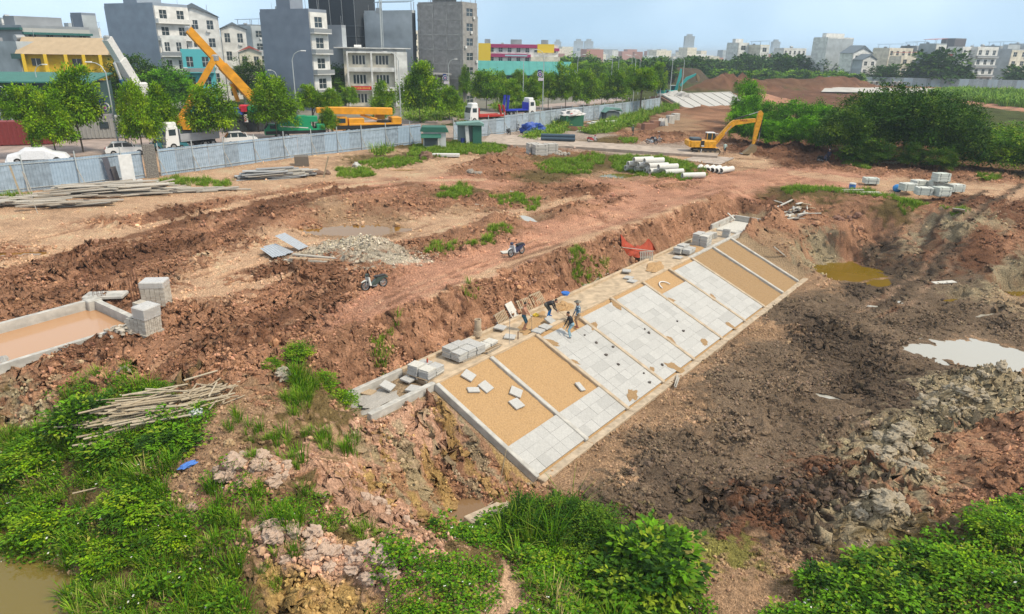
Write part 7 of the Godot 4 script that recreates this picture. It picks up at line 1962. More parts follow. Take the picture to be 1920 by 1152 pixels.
func build_diggers() -> void:
	var yellow := paint(0.80, 0.38, 0.01, 0.5, M.blotch, 0.5)
	var arms := [
		[Vector2(0.75, 1.75), Vector2(1.05, 2.0), Vector2(3.3, 4.75), Vector2(3.75, 5.05), Vector2(6.95, 5.35), Vector2(7.1, 5.05), Vector2(7.0, 4.8), Vector2(4.1, 4.35), Vector2(3.5, 3.9), Vector2(1.2, 1.55)],
		[Vector2(7.35, 6.35), Vector2(7.75, 6.5), Vector2(8.1, 6.1), Vector2(7.95, 4.6), Vector2(7.4, 1.6), Vector2(7.05, 1.5), Vector2(7.1, 4.3)],
		[Vector2(5.6, 0.06), Vector2(6.3, 0.05), Vector2(7.1, 0.1), Vector2(7.65, 0.55), Vector2(7.7, 1.2), Vector2(7.2, 1.6), Vector2(6.95, 1.35), Vector2(6.5, 0.8)],
		[[Vector2(1.3, 1.35), Vector2(3.4, 4.2), true], [Vector2(3.9, 5.15), Vector2(7.35, 6.3), false], [Vector2(8.1, 5.2), Vector2(7.95, 2.0), false], [Vector2(7.95, 2.0), Vector2(7.6, 0.9), false]]]
	digger("yellow tracked excavator with its bucket set down beside the bushes", v3(27.28,0.1,-100.1), 0.02, yellow, arms, 0.93, true)
	var cyan := paint(0.02, 0.33, 0.32, 0.5)
	var up := [
		[Vector2(0.75, 1.75), Vector2(1.0, 2.1), Vector2(1.7, 5.6), Vector2(1.9, 6.9), Vector2(2.2, 6.9), Vector2(2.3, 5.2), Vector2(1.4, 1.6)],
		[Vector2(2.0, 3.2), Vector2(3.4, 5.0), Vector2(5.6, 5.9), Vector2(5.9, 5.6), Vector2(3.9, 4.5), Vector2(2.4, 2.9)],
		[Vector2(6.2, 4.0), Vector2(6.6, 4.2), Vector2(6.4, 5.3), Vector2(5.8, 5.9), Vector2(5.6, 5.5), Vector2(5.9, 4.8)],
		[[Vector2(1.3, 1.4), Vector2(1.9, 4.0), true]]]
	digger("small teal excavator working beyond the dark mound", v3(46.22,4.53,-215) * Vector3(1, 0, 1) + Vector3(0, 0.6, 0), 0.0, cyan, up, 1.25)


func motorbike(label: String, at: Vector3, turn: float, tone: Material, shield: Material) -> void:
	var t := thing("motorbike", label, "motorbike")
	t.transform = Transform3D(Basis(Vector3.UP, turn) * Basis(Vector3.RIGHT, 0.12), at)
	for x in [-0.6, 0.62]:
		var k := part("wheel", shape().ring(Vector3(x, 0.29, 0), Vector3.BACK, 0.29, 0.22, 0.08, 20).mesh(), M.rubber, t)
		part("rim", shape().ring(Vector3(x, 0.29, 0), Vector3.BACK, 0.22, 0.195, 0.05, 20).mesh(), M.steel, k)
		for i in 6:
			var a := PI * i / 6.0
			part("spoke", shape().bar(Vector3(x + cos(a) * 0.2, 0.29 + sin(a) * 0.2, 0), Vector3(x - cos(a) * 0.2, 0.29 - sin(a) * 0.2, 0), 0.008, 4).mesh(), M.steel, k)
	part("body", shape().prism([Vector2(-0.75, 0.62), Vector2(-0.85, 0.72), Vector2(-0.2, 0.68), Vector2(0.1, 0.45), Vector2(0.3, 0.3), Vector2(0.0, 0.24), Vector2(-0.35, 0.42)], 0.24).mesh(), tone, t)
	part("seat", shape().cbox(Vector3(-0.4, 0.74, 0), Vector3(0.75, 0.1, 0.26), 0.04).mesh(), M.black, t)
	part("leg_shield", shape().prism([Vector2(0.3, 0.28), Vector2(0.38, 0.8), Vector2(0.46, 0.82), Vector2(0.42, 0.3)], 0.42).mesh(), shield, t)
	part("engine", shape().cbox(Vector3(0.0, 0.3, 0), Vector3(0.34, 0.24, 0.2), 0.05).mesh(), M.steel, t)
	part("exhaust", shape().tube([Vector3(0.1, 0.22, 0.13), Vector3(-0.35, 0.24, 0.15), Vector3(-0.85, 0.36, 0.15)], [0.03, 0.05, 0.05], 8).mesh(), M.steel, t)
	part("fork", shape().bar(Vector3(0.62, 0.3, 0.06), Vector3(0.42, 0.92, 0.06), 0.022).bar(Vector3(0.62, 0.3, -0.06), Vector3(0.42, 0.92, -0.06), 0.022).mesh(), M.steel, t)
	part("front_guard", shape().prism([Vector2(0.4, 0.6), Vector2(0.62, 0.66), Vector2(0.86, 0.55), Vector2(0.62, 0.6)], 0.12).mesh(), shield, t)
	part("rear_guard", shape().prism([Vector2(-0.6, 0.62), Vector2(-0.9, 0.5), Vector2(-0.95, 0.62), Vector2(-0.7, 0.7)], 0.14).mesh(), tone, t)
	part("headlight_cowl", shape().ball(Vector3(0.44, 0.92, 0), Vector3(0.12, 0.1, 0.15)).mesh(), tone, t)
	part("handlebar", shape().tube([Vector3(0.3, 0.98, -0.34), Vector3(0.4, 1.0, -0.12), Vector3(0.4, 1.0, 0.12), Vector3(0.3, 0.98, 0.34)], [0.016], 6).mesh(), M.black, t)
	for z in [-0.3, 0.3]: part("mirror", shape().bar(Vector3(0.36, 1.0, z), Vector3(0.36, 1.18, z * 1.15), 0.008, 4).ball(Vector3(0.36, 1.2, z * 1.17), Vector3(0.02, 0.05, 0.07), 4, 6).mesh(), M.black, t)
	part("stand", shape().bar(Vector3(0.0, 0.25, 0.08), Vector3(-0.05, 0.0, 0.2), 0.015, 5).mesh(), M.steel, t)
	t.scale = Vector3.ONE


func build_motorbikes() -> void:
	var dark := paint(0.03, 0.035, 0.08, 0.3); var silver := paint(0.5, 0.52, 0.55, 0.3); var pale := paint(0.58, 0.60, 0.56, 0.35); var red := paint(0.4, 0.02, 0.03, 0.35)
	motorbike("dark blue motorbike standing alone on the red dirt road", on_ground(v2(0.28,-46.51), 0.02), -2.25, dark, silver)
	motorbike("motorbike with a white leg shield half sunk in churned mud", on_ground(v2(-8.24,-39.04), -0.12), -2.4, paint(0.04, 0.06, 0.05, 0.4), pale)
	motorbike("black and white motorbike parked against the yellow digger's track", v3(25.91,0.1,-98.87), 0.1, M.black, M.white)
	motorbike("dark motorbike beside the person at the thicket", on_ground(v2(41.15,-93.21), 0.02), 0.3, M.black, dark)
	motorbike("red motorbike parked beside the dark plastic pipes", v3(11.84,0.3,-107.4) + Vector3(0, 0.32, 0), 0.4, red, silver)
	motorbike("silver motorbike standing on the site road's edge", v3(20.87,0.2,-106.76) + Vector3(0, 0.3, 0), -0.5, silver, M.black)
	motorbike("blue-seated motorbike behind the silver one on the site road", v3(22.04,0.2,-109.46) + Vector3(0, 0.3, 0), -0.3, dark, silver)
	motorbike("dark motorbike parked by the gate fence post", v3(-0.96,0.4,-114.57) + Vector3(0, 0.32, 0), -1.2, M.black, M.black)
	motorbike("dark motorbike parked between the gate and the blue cover", v3(0.54,0.4,-122.7) + Vector3(0, 0.2, 0), -1.2, M.black, silver)


# ------------------------------------------------------------------ buildings
func wall_with_holes(s: Shape, o: Vector3, u: Vector3, wide: float, tall: float, holes: Array, inward: Vector3, reveal := 0.16) -> void:
	var xs := [0.0, wide]; var ys := [0.0, tall]
	for h in holes:
		for v in [h[0], h[0] + h[2]]:
			if not xs.has(v): xs.append(v)
		for v in [h[1], h[1] + h[3]]:
			if not ys.has(v): ys.append(v)
	xs.sort(); ys.sort()
	for i in xs.size() - 1:
		for k in ys.size() - 1:
			var cx: float = (xs[i] + xs[i + 1]) * 0.5; var cy: float = (ys[k] + ys[k + 1]) * 0.5
			var open := false
			for h in holes:
				if cx > h[0] and cx < h[0] + h[2] and cy > h[1] and cy < h[1] + h[3]: open = true
			if open: continue
			var a: Vector3 = o + u * xs[i] + Vector3(0, ys[k], 0); var b: Vector3 = o + u * xs[i + 1] + Vector3(0, ys[k], 0)
			var up := Vector3(0, ys[k + 1] - ys[k], 0)
			s.quad(a, a + up, b + up, b)
	for h in holes:
		var a: Vector3 = o + u * h[0] + Vector3(0, h[1], 0); var b: Vector3 = a + u * h[2]
		var up := Vector3(0, h[3], 0); var n := inward * reveal
		s.quad(a, a + n, a + up + n, a + up); s.quad(b + up, b + up + n, b + n, b)
		s.quad(a + up, a + up + n, b + up + n, b + up); s.quad(b, b + n, a + n, a)


func block(called: String, label: String, corner: Vector3, turn: float, wide: float, deep: float, tall: float, front: Material, flank: Material, floors: int, cols: int, extra := "", side_cols := 0, category := "house", group := "") -> Node3D:
	var t := thing(called, label, category, Vector3(corner.x, 0.3, corner.z), turn, group)
	var fh := tall / floors
	var holes := []; var side_holes := []
	var ww := wide / maxi(cols, 1) * 0.42
	for f in floors:
		for c in cols: holes.append([wide * (c + 0.5) / cols - ww * 0.5, f * fh + fh * 0.28, ww, fh * 0.5])
		for c in side_cols: side_holes.append([deep * (c + 0.5) / side_cols - 0.45, f * fh + fh * 0.35, 0.9, fh * 0.4])
	var s := shape()
	wall_with_holes(s, Vector3.ZERO, Vector3.RIGHT, wide, tall, holes, Vector3.FORWARD)
	part("front_wall", s.mesh(), front, t)
	s = shape()
	wall_with_holes(s, Vector3(0, 0, -deep), Vector3.BACK, deep, tall, side_holes, Vector3.RIGHT)
	part("side_wall", s.mesh(), flank, t)
	s = shape()
	wall_with_holes(s, Vector3(wide, 0, 0), Vector3.FORWARD, deep, tall, [], Vector3.LEFT)
	wall_with_holes(s, Vector3(wide, 0, -deep), Vector3.LEFT, wide, tall, [], Vector3.BACK)
	part("rear_wall", s.mesh(), flank, t)
	part("roof", shape().box(Vector3(wide * 0.5, tall - 0.12, -deep * 0.5), Vector3(wide - 0.1, 0.2, deep - 0.1)).mesh(), M.concrete, t)
	var pane := shape().box(Vector3.ZERO, Vector3(ww, fh * 0.5, 0.04)).mesh()
	var frame := shape().box(Vector3.ZERO, Vector3(0.07, fh * 0.5, 0.08)).box(Vector3.ZERO, Vector3(ww, 0.07, 0.08)).mesh()
	for h in holes:
		var w := part("window", pane, M.glass, t)
		w.position = Vector3(h[0] + ww * 0.5, h[1] + fh * 0.25, -0.14)
		var f := part("frame", frame, M.white, w)
		f.position.z = 0.03
	for h in side_holes:
		var w := part("window", shape().box(Vector3.ZERO, Vector3(0.04, h[3], h[2])).mesh(), M.glass, t)
		w.position = Vector3(0.14, h[1] + h[3] * 0.5, -deep + h[0] + h[2] * 0.5)
	if "b" in extra:
		for f in range(1, floors):
			var b := part("balcony", shape().box(Vector3(wide * 0.5, f * fh, 0.55), Vector3(wide, 0.16, 1.1)).mesh(), front, t)
			part("railing", shape().box(Vector3(wide * 0.5, f * fh + 0.5, 1.06), Vector3(wide, 0.8, 0.06)).box(Vector3(0.03, f * fh + 0.5, 0.55), Vector3(0.06, 0.8, 1.0)).mesh(), M.white if "w" in extra else M.steel, b)
	if "g" in extra:
		part("gable_roof", shape().prism([Vector2(-0.4, tall), Vector2(wide * 0.5, tall + wide * 0.28), Vector2(wide + 0.4, tall), Vector2(wide * 0.5, tall + wide * 0.18)], deep + 0.8, Transform3D(Basis.IDENTITY, Vector3(0, 0, -deep * 0.5))).mesh(), paint(0.12, 0.15, 0.18, 0.7) if not "r" in extra else paint(0.36, 0.07, 0.05, 0.8), t)
		part("gable_wall", shape().prism([Vector2(0, tall - 0.02), Vector2(wide * 0.5, tall + wide * 0.18), Vector2(wide, tall - 0.02)], deep, Transform3D(Basis.IDENTITY, Vector3(0, 0, -deep * 0.5))).mesh(), front, t)
	else:
		part("parapet", shape().box(Vector3(wide * 0.5, tall + 0.3, -0.1), Vector3(wide, 0.6, 0.2)).box(Vector3(0.1, tall + 0.3, -deep * 0.5), Vector3(0.2, 0.6, deep - 0.42)).mesh(), flank, t)
	if "a" in extra:
		var o := part("awning", shape().prism([Vector2(-0.6, 0), Vector2(wide + 0.6, 0.5), Vector2(wide + 0.6, 0.62), Vector2(-0.6, 0.12)], deep * 0.7, Transform3D(Basis.IDENTITY, Vector3(0, tall + 2.3, -deep * 0.4))).mesh(), paint(0.16, 0.22, 0.28, 0.6) if not "r" in extra else paint(0.40, 0.08, 0.06, 0.7), t)
		for q in [Vector2(0.2, -0.3), Vector2(wide - 0.2, -0.3), Vector2(0.2, -deep * 0.7), Vector2(wide - 0.2, -deep * 0.7)]: part("awning_post", shape().box(Vector3(q.x, tall + 1.2, q.y), Vector3(0.12, 2.6, 0.12)).mesh(), M.steel, o)
	if "h" in extra: part("stair_head", shape().box(Vector3(wide * 0.5, tall + 1.3, -deep * 0.55), Vector3(wide * 0.7, 2.8, deep * 0.28)).mesh(), flank, t)
	if cols > 0:   # air conditioners and a downpipe
		for k in floors:
			var o := part("air_conditioner", shape().cbox(Vector3(wide * (0.5 + 0.42 * sin(k * 2.4 + wide)), k * fh + fh * 0.18, 0.22), Vector3(0.8, 0.55, 0.34), 0.03).mesh(), M.white, t)
			o.name = "air_conditioner"
		part("downpipe", shape().bar(Vector3(0.12, 0, 0.07), Vector3(0.12, tall, 0.07), 0.06, 5).mesh(), M.steel, t)
	if deep > 8.0:
		part("roof_clutter", shape().cbox(Vector3(wide * 0.3, tall + 0.6, -deep * 0.7), Vector3(1.2, 1.2, 1.0), 0.05).bar(Vector3(wide * 0.8, tall, -1.0), Vector3(wide * 0.8, tall + 2.6, -1.0), 0.05, 4).bar(Vector3(wide * 0.5, tall, -deep + 1), Vector3(wide * 0.5, tall + 2.0, -deep + 1), 0.04, 4).mesh(), M.steel, t)
	if "t" in extra:
		part("water_tank", shape().tube([Vector3(wide * 0.4, tall + 1.2, -deep * 0.3), Vector3(wide * 0.4 + 1.6, tall + 1.2, -deep * 0.3)], [0.6], 12).mesh(), M.steel, t)
	return t


func build_buildings() -> void:
	var y := 1.1
	var grey_blue := paint(0.24, 0.28, 0.35, 0.9, M.soft, 0.05); var grey := paint(0.33, 0.36, 0.40, 0.9, M.blotch, 0.05); var pale := paint(0.48, 0.53, 0.57, 0.9, M.blotch, 0.06)
	var white := paint(0.85, 0.85, 0.83, 0.85, M.blotch, 0.12); var cream := paint(0.85, 0.79, 0.66, 0.85, M.blotch, 0.12); var teal := paint(0.08, 0.40, 0.45, 0.8)
	var raw := paint(0.36, 0.35, 0.345, 0.95, speckle(0.012, 0.55, 1.0, 5, 44), 0.12, M.fine); var dark := paint(0.035, 0.045, 0.06, 0.9, M.soft, 0.2)
	# near row behind the road: corner, turn, width, depth, height
	var h := func(p: Vector3) -> float: return p.y - 0.3
	var c: Vector3 = v3(-41.85,20.22,-150)
	block("slab_house", "tall blue-grey house with one blank flank and a white balcony front", c, y, 5.3, 13.5, h.call(c), white, grey_blue, 5, 1, "bh")
	c = v3(-80.32,21.69,-165)
	block("slab_house", "tall blue-grey house with white balconies behind the white boom", c, y, 9.0, 17, h.call(c), white, paint(0.30, 0.36, 0.45, 0.9, M.soft, 0.05), 6, 2, "bwh")
	c = v3(-40.14,17.84,-170)
	block("slab_house", "lower light grey house beside the netted building", c, y, 1.5, 8.5, h.call(c), pale, grey, 4, 0, "")
	c = v3(-40,25.57,-185)
	var n := block("netted_building", "building wrapped in black scaffold netting", c, y, 8.0, 15, h.call(c), dark, dark, 6, 0, "", 0, "building")
	for i in 7: part("net_band", shape().box(Vector3(-0.12, 4.0 + i * 2.4, -7.5), Vector3(0.1, 0.12, 15.3)).box(Vector3(4.0, 4.0 + i * 2.4, 0.12), Vector3(8.2, 0.12, 0.1)).mesh(), paint(0.10, 0.12, 0.14, 0.8), n)
	for i in 5: part("scaffold_pole", shape().bar(Vector3(-0.3, 0, -3.6 * i), Vector3(-0.3, h.call(c) + 1.5, -4.0 * i), 0.06).mesh(), M.steel, n)
	part("brick_infill", shape().box(Vector3(3.0, 7.0, 0.1), Vector3(4.0, 5.0, 0.15)).mesh(), paint(0.32, 0.18, 0.13, 0.9, M.grain, 0.5), n)
	c = v3(-25.27,21.69,-180)
	block("slab_house", "pale grey house under a dark roof canopy", c, y, 1.5, 14.6, h.call(c), dark, pale, 5, 0, "a")
	c = v3(-12.8,23.46,-175)
	n = block("raw_tower", "unfinished raw concrete tower with open window holes", c, y, 7.0, 12.6, h.call(c), raw, raw, 7, 1, "ha", 0, "building")
	for i in 7: part("floor_band", shape().box(Vector3(-0.05, (i + 1) * h.call(c) / 7.0, -6.3), Vector3(0.06, 0.35, 12.7)).mesh(), paint(0.42, 0.41, 0.40, 0.95, M.blotch, 0.2), n)
	for i in 4: part("column_band", shape().box(Vector3(-0.045, h.call(c) * 0.5, -0.4 - i * 3.9), Vector3(0.05, h.call(c), 0.4)).mesh(), paint(0.40, 0.39, 0.38, 0.95, M.blotch, 0.2), n)
	# the white three-storey building
	c = v3(-38.95,12.82,-165)
	n = block("office_building", "white three-storey building with long balconies and a red banner", c, 0.16, 14.0, 7.0, h.call(c), cream, white, 3, 0, "", 1, "building")
	var tall: float = h.call(c)
	part("eaves", shape().box(Vector3(6.6, tall + 0.75, -3.2), Vector3(17.0, 0.22, 9.0)).mesh(), white, n)
	for f in 3:
		var y0 := f * tall / 3.0
		for q in [2.2, 7.4]:
			for i in 4:
				var w := part("window", shape().box(Vector3(q + i * 0.75, y0 + tall * 0.19, 0.02), Vector3(0.5, tall * 0.15, 0.06)).mesh(), M.glass, n)
				part("frame", shape().box(Vector3(q + i * 0.75 + 0.33, y0 + tall * 0.19, 0.03), Vector3(0.1, tall * 0.16, 0.08)).mesh(), white, w)
		if f > 0:
			var b := part("balcony", shape().box(Vector3(6.2, y0, 0.55), Vector3(10.6, 0.22, 1.1)).mesh(), white, n)
			part("parapet", shape().box(Vector3(6.2, y0 + 0.45, 1.06), Vector3(10.6, 0.7, 0.1)).mesh(), white, b)
			part("handrail", shape().box(Vector3(6.2, y0 + 1.05, 1.06), Vector3(10.6, 0.05, 0.05)).mesh(), M.steel, b)
	for x in [0.9, 6.2, 11.5]: part("column", shape().box(Vector3(x, tall * 0.5, 1.0), Vector3(0.4, tall, 0.4)).mesh(), white, n)
	part("roof_slab", shape().box(Vector3(6.2, tall - 0.15, 0.55), Vector3(11.0, 0.35, 1.2)).mesh(), white, n)
	part("end_bay", shape().box(Vector3(13.0, tall * 0.5, 0.6), Vector3(2.4, tall, 1.2)).mesh(), white, n)
	var ban := part("banner", shape().box(Vector3(3.6, tall / 3.0 + 0.5, 1.15), Vector3(4.6, 0.85, 0.05)).mesh(), paint(0.55, 0.01, 0.01, 0.6), n)
	for i in 12: part("lettering", shape().box(Vector3(1.7 + i * 0.34, tall / 3.0 + 0.5, 1.18), Vector3(0.2, 0.16 + 0.05 * (i % 3), 0.01)).mesh(), paint(0.75, 0.6, 0.1, 0.6), ban)
	part("water_tank", shape().tube([Vector3(2.4, tall + 0.9, -2.0), Vector3(4.0, tall + 0.9, -2.0)], [0.5], 12).mesh(), M.white, n)
	# mast
	var mast := thing("radio_mast", "thin lattice radio mast behind the white building", "mast", v3(-31.88,13.04,-175) * Vector3(1, 0, 1))
	for q in [[-0.25, -0.2], [0.25, -0.2], [0.0, 0.25]]: part("leg", shape().bar(Vector3(q[0], 0, q[1]), Vector3(q[0], 34, q[1]), 0.09, 5).mesh(), M.lamp_pole, mast)
	for i in 24: part("brace", shape().bar(Vector3(-0.25, i * 1.4, -0.2), Vector3(0.25, i * 1.4 + 1.2, -0.2), 0.04, 4).mesh(), M.lamp_pole, mast)
	# concrete frame under construction
	n = thing("unfinished_building", "unfinished low concrete frame with bare floors", "building", v3(-26.12,9.08,-168) * Vector3(1, 0, 1), 0.3)
	for f in [0.0, 4.2, 7.6]: part("floor_slab", shape().box(Vector3(5.5, f + 0.4, -4), Vector3(12, 0.35, 8)).mesh(), raw, n)
	for i in 5:
		for k in 2: part("column", shape().box(Vector3(0.3 + i * 2.6, 4.0, -0.4 - k * 7.0), Vector3(0.35, 7.6, 0.35)).mesh(), raw, n)
	for i in 14: part("prop", shape().bar(Vector3(0.5 + i * 0.8, 4.6, -0.2), Vector3(0.5 + i * 0.8, 7.5, -0.2), 0.06, 4).mesh(), M.wood_grey, n)
	part("infill", shape().box(Vector3(4.0, 6.0, -1.2), Vector3(6.0, 2.8, 0.15)).mesh(), paint(0.27, 0.17, 0.13, 0.9, M.grain, 0.5), n)
	# green warehouse
	n = thing("warehouse", "dark green warehouse under a light green ridge roof", "warehouse", v3(-12.33,1.68,-240) * Vector3(1, 0, 1), 0.04)
	part("wall", shape().box(Vector3(15.5, 3.0, -7), Vector3(31, 6.2, 14)).mesh(), paint(0.01, 0.07, 0.06, 0.7), n)
	part("roof", shape().prism([Vector2(0.8, 6.0), Vector2(-7, 10.2), Vector2(-14.8, 6.0), Vector2(-14.8, 5.8), Vector2(-7, 10.0), Vector2(0.8, 5.8)], 32.0, Transform3D(Basis(Vector3.UP, -PI / 2), Vector3(15.5, 0, 0))).mesh(), paint(0.06, 0.30, 0.27, 0.6, M.soft, 0.05), n)
	for i in 12: part("seam", shape().box(Vector3(0.8 + i * 2.7, 8.15, -3.1), Vector3(0.08, 0.1, 8.9), Basis(Vector3.RIGHT, 0.494)).mesh(), paint(0.05, 0.24, 0.22, 0.6), n)
	part("gable", shape().prism([Vector2(0, 5.9), Vector2(-7, 9.8), Vector2(-14, 5.9)], 0.2, Transform3D(Basis(Vector3.UP, -PI / 2), Vector3(30.95, 0, 0))).mesh(), paint(0.01, 0.07, 0.06, 0.7), n)
	# coloured school
	var yellow := paint(0.75, 0.52, 0.02, 0.7); var plum := paint(0.36, 0.02, 0.12, 0.7)
	c = v3(-16.91,16.62,-330)
	n = block("school", "white and yellow school with plum red bands", c, 0.02, 36.0, 12.0, h.call(c) - 1.0, white, white, 4, 9, "", 0, "building")
	tall = h.call(c) - 1.0
	for q in [[0.0, 5.5, yellow, 4.2, 10.0], [26.5, 7.5, yellow, 3.0, 3.6]]: part("colour_block", shape().box(Vector3(q[0] + q[1] * 0.5, tall - q[4] * 0.5 + 0.8, 0.3), Vector3(q[1], q[4], 0.9)).mesh(), q[2], n)
	for q in [[5.6, 21.0, tall - 0.2, 1.5], [5.6, 18.0, tall - 4.2, 1.5], [33.2, 3.4, tall - 9.5, 1.4], [33.2, 3.2, tall - 1.5, 1.2]]: part("plum_band", shape().box(Vector3(q[0] + q[1] * 0.5, q[2], 0.3), Vector3(q[1], q[3], 0.8)).mesh(), plum, n)
	part("name_strip", shape().box(Vector3(17.0, tall - 4.2, 0.74), Vector3(10.0, 0.6, 0.06)).mesh(), paint(0.35, 0.55, 0.65, 0.6), n)
	for q in [[15.0, 5.0], [28.0, 3.0], [2.0, 2.5]]: part("roof_room", shape().box(Vector3(q[0] + 2.0, tall + 1.3, -5), Vector3(q[1], 2.6, 5)).mesh(), grey, n)
	part("annex", shape().box(Vector3(30.0, tall - 6.2, 2.0), Vector3(13.0, 3.4, 4.0)).mesh(), cream, n)
	solo("yard_wall", shape().box(Vector3(6, 2.0, 0), Vector3(13, 4.6, 0.4)).mesh(), paint(0.34, 0.27, 0.24, 0.9, M.blotch, 0.1), "brown yard wall below the coloured school", "wall", v3(-15.05,9.19,-260) * Vector3(1, 0, 1))
	# far left houses
	c = v3(-70.64,19.97,-172)
	block("town_house", "white gabled town house with balconies behind the amber boom", v3(-80.12,20.06,-172), 0.35, 10.0, 9.0, h.call(c), white, white, 5, 3, "g", 3)
	c = v3(-70.4,17.47,-185)
	block("town_house", "narrow white town house under a grey pitched roof", v3(-74.14,17.41,-185), 0.35, 6.0, 6.0, h.call(c), white, white, 4, 2, "g", 1)
	c = v3(-65.51,12.23,-150)
	block("town_house", "bright teal house front with small balconies", v3(-68.8,12.19,-150), 0.35, 6.0, 4.0, h.call(c), teal, teal, 3, 2, "b", 0)
	c = v3(-72.96,14.9,-158)
	block("town_house", "white house front with plants between teal house and boom", v3(-76.4,14.85,-158), 0.35, 4.6, 6.0, h.call(c), white, white, 4, 2, "b", 1)
	c = v3(-60.74,12.27,-165)
	block("town_house", "small cream house under a red roof beside the blue-grey slab", v3(-62.67,12.25,-165), 0.35, 5.0, 6.0, h.call(c), cream, cream, 3, 2, "gr", 0)
	c = v3(-82.49,18.97,-230)
	block("town_house", "hazy blue-grey house between the white gable and the slab house", c, y, 6.0, 8.0, h.call(c), pale, pale, 5, 1, "a", 0)
	c = v3(-117.48,19.85,-200)
	block("town_house", "narrow blue-grey stair tower behind the long roof", v3(-117,20.78,-200), y, 4.0, 5.0, h.call(v3(-117,20.78,-200)), pale, grey_blue, 5, 0, "", 0)
	c = v3(-113.78,16.77,-170)
	n = block("long_house", "long grey house with a dark green roof edge", c, y, 16.0, 16.0, h.call(c), paint(0.4, 0.4, 0.39, 0.9), grey, 4, 4, "h", 0)
	part("green_edge", shape().box(Vector3(8, tall, 0.4), Vector3(16.4, 0.5, 0.8)).box(Vector3(-0.3, h.call(c) - 0.2, -8), Vector3(0.6, 0.5, 16.4)).mesh(), paint(0.02, 0.12, 0.11, 0.7), n)
	c = v3(-92.02,13.16,-135)
	block("town_house", "plain grey house wall beside the yellow house", c, y, 5.0, 12.0, h.call(c), pale, pale, 3, 0, "t", 0)
	# yellow house
	n = thing("yellow_house", "yellow house with arched porch under a beige roof", "house", v3(-91.47,7.96,-135) * Vector3(1, 0, 1), 0.25)
	part("wall", shape().box(Vector3(7, 6.0, -4), Vector3(14, 12.0, 8)).mesh(), paint(0.72, 0.47, 0.02, 0.8, M.soft, 0.2), n)
	part("roof", shape().prism([Vector2(1.0, 11.6), Vector2(-4, 14.6), Vector2(-9, 11.6)], 15.5, Transform3D(Basis(Vector3.UP, -PI / 2), Vector3(7, 0, 0))).mesh(), paint(0.45, 0.34, 0.22, 0.9, M.soft, 0.1), n)
	for x in [0.6, 4.2, 7.6, 10.6, 13.4]: part("porch_column", shape().box(Vector3(x, 5.8, 1.2), Vector3(0.45, 11.6, 0.45)).mesh(), paint(0.75, 0.50, 0.03, 0.8), n)
	for x in [2.2, 9.0]:
		var w := part("window", shape().box(Vector3(x, 10.2, 0.03), Vector3(1.5, 1.3, 0.1)).mesh(), M.glass, n)
		part("frame", shape().box(Vector3(x, 10.2, 0.06), Vector3(0.1, 1.3, 0.1)).mesh(), M.white, w)
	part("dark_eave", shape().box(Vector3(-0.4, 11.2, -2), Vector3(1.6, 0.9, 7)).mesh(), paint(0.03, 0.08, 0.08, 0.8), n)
	# market roof and container row
	n = thing("market_roof", "low dark hall under a long green sheet roof", "shed", v3(-80.41,5.71,-105) * Vector3(1, 0, 1), 0.2)
	part("wall", shape().box(Vector3(8.3, 4.0, -5), Vector3(16.6, 8.0, 9)).mesh(), paint(0.03, 0.07, 0.07, 0.8), n)
	part("roof", shape().prism([Vector2(1.2, 8.0), Vector2(-9.5, 9.0), Vector2(-9.5, 9.2), Vector2(1.2, 8.2)], 17.6, Transform3D(Basis(Vector3.UP, -PI / 2), Vector3(8.3, 0, 0))).mesh(), paint(0.03, 0.16, 0.13, 0.7, M.soft, 0.1), n)
	for x in [0.2, 4.2, 8.3, 12.4, 16.4]: part("post", shape().box(Vector3(x, 4.0, 0.9), Vector3(0.2, 8.0, 0.2)).mesh(), M.steel, n)
	for q in [[v3(-65.01,1,-89.59), "dark red shipping container behind the draped car", Color(0.22, 0.03, 0.03), 9.0], [v3(-58.74,1,-97.74), "grey site cabin behind the road trees", Color(0.33, 0.33, 0.32), 16.0], [v3(-41.09,1,-109.61), "dark site cabin behind the white estate car", Color(0.05, 0.06, 0.06), 9.0]]:
		var k := thing("site_container", q[1], "container", q[0] + Vector3(0, 0, -1.5), 0.42)
		part("shell", shape().box(Vector3(0, 1.6, 0), Vector3(q[3], 2.9, 2.6)).mesh(), paint(q[2].r, q[2].g, q[2].b, 0.8, M.soft, 0.3), k)
		for i in int(q[3] * 2.0): part("rib", shape().box(Vector3(-q[3] * 0.5 + 0.3 + i * 0.5, 1.6, 1.33), Vector3(0.18, 2.7, 0.06)).mesh(), paint(q[2].r * 0.9, q[2].g * 0.9, q[2].b * 0.9, 0.8), k)
		if q[3] > 10.0:
			for x in [-5.0, 1.0, 5.5]: part("window", shape().box(Vector3(x, 1.9, 1.38), Vector3(1.1, 0.9, 0.05)).mesh(), M.glass, k)
	build_sheds()
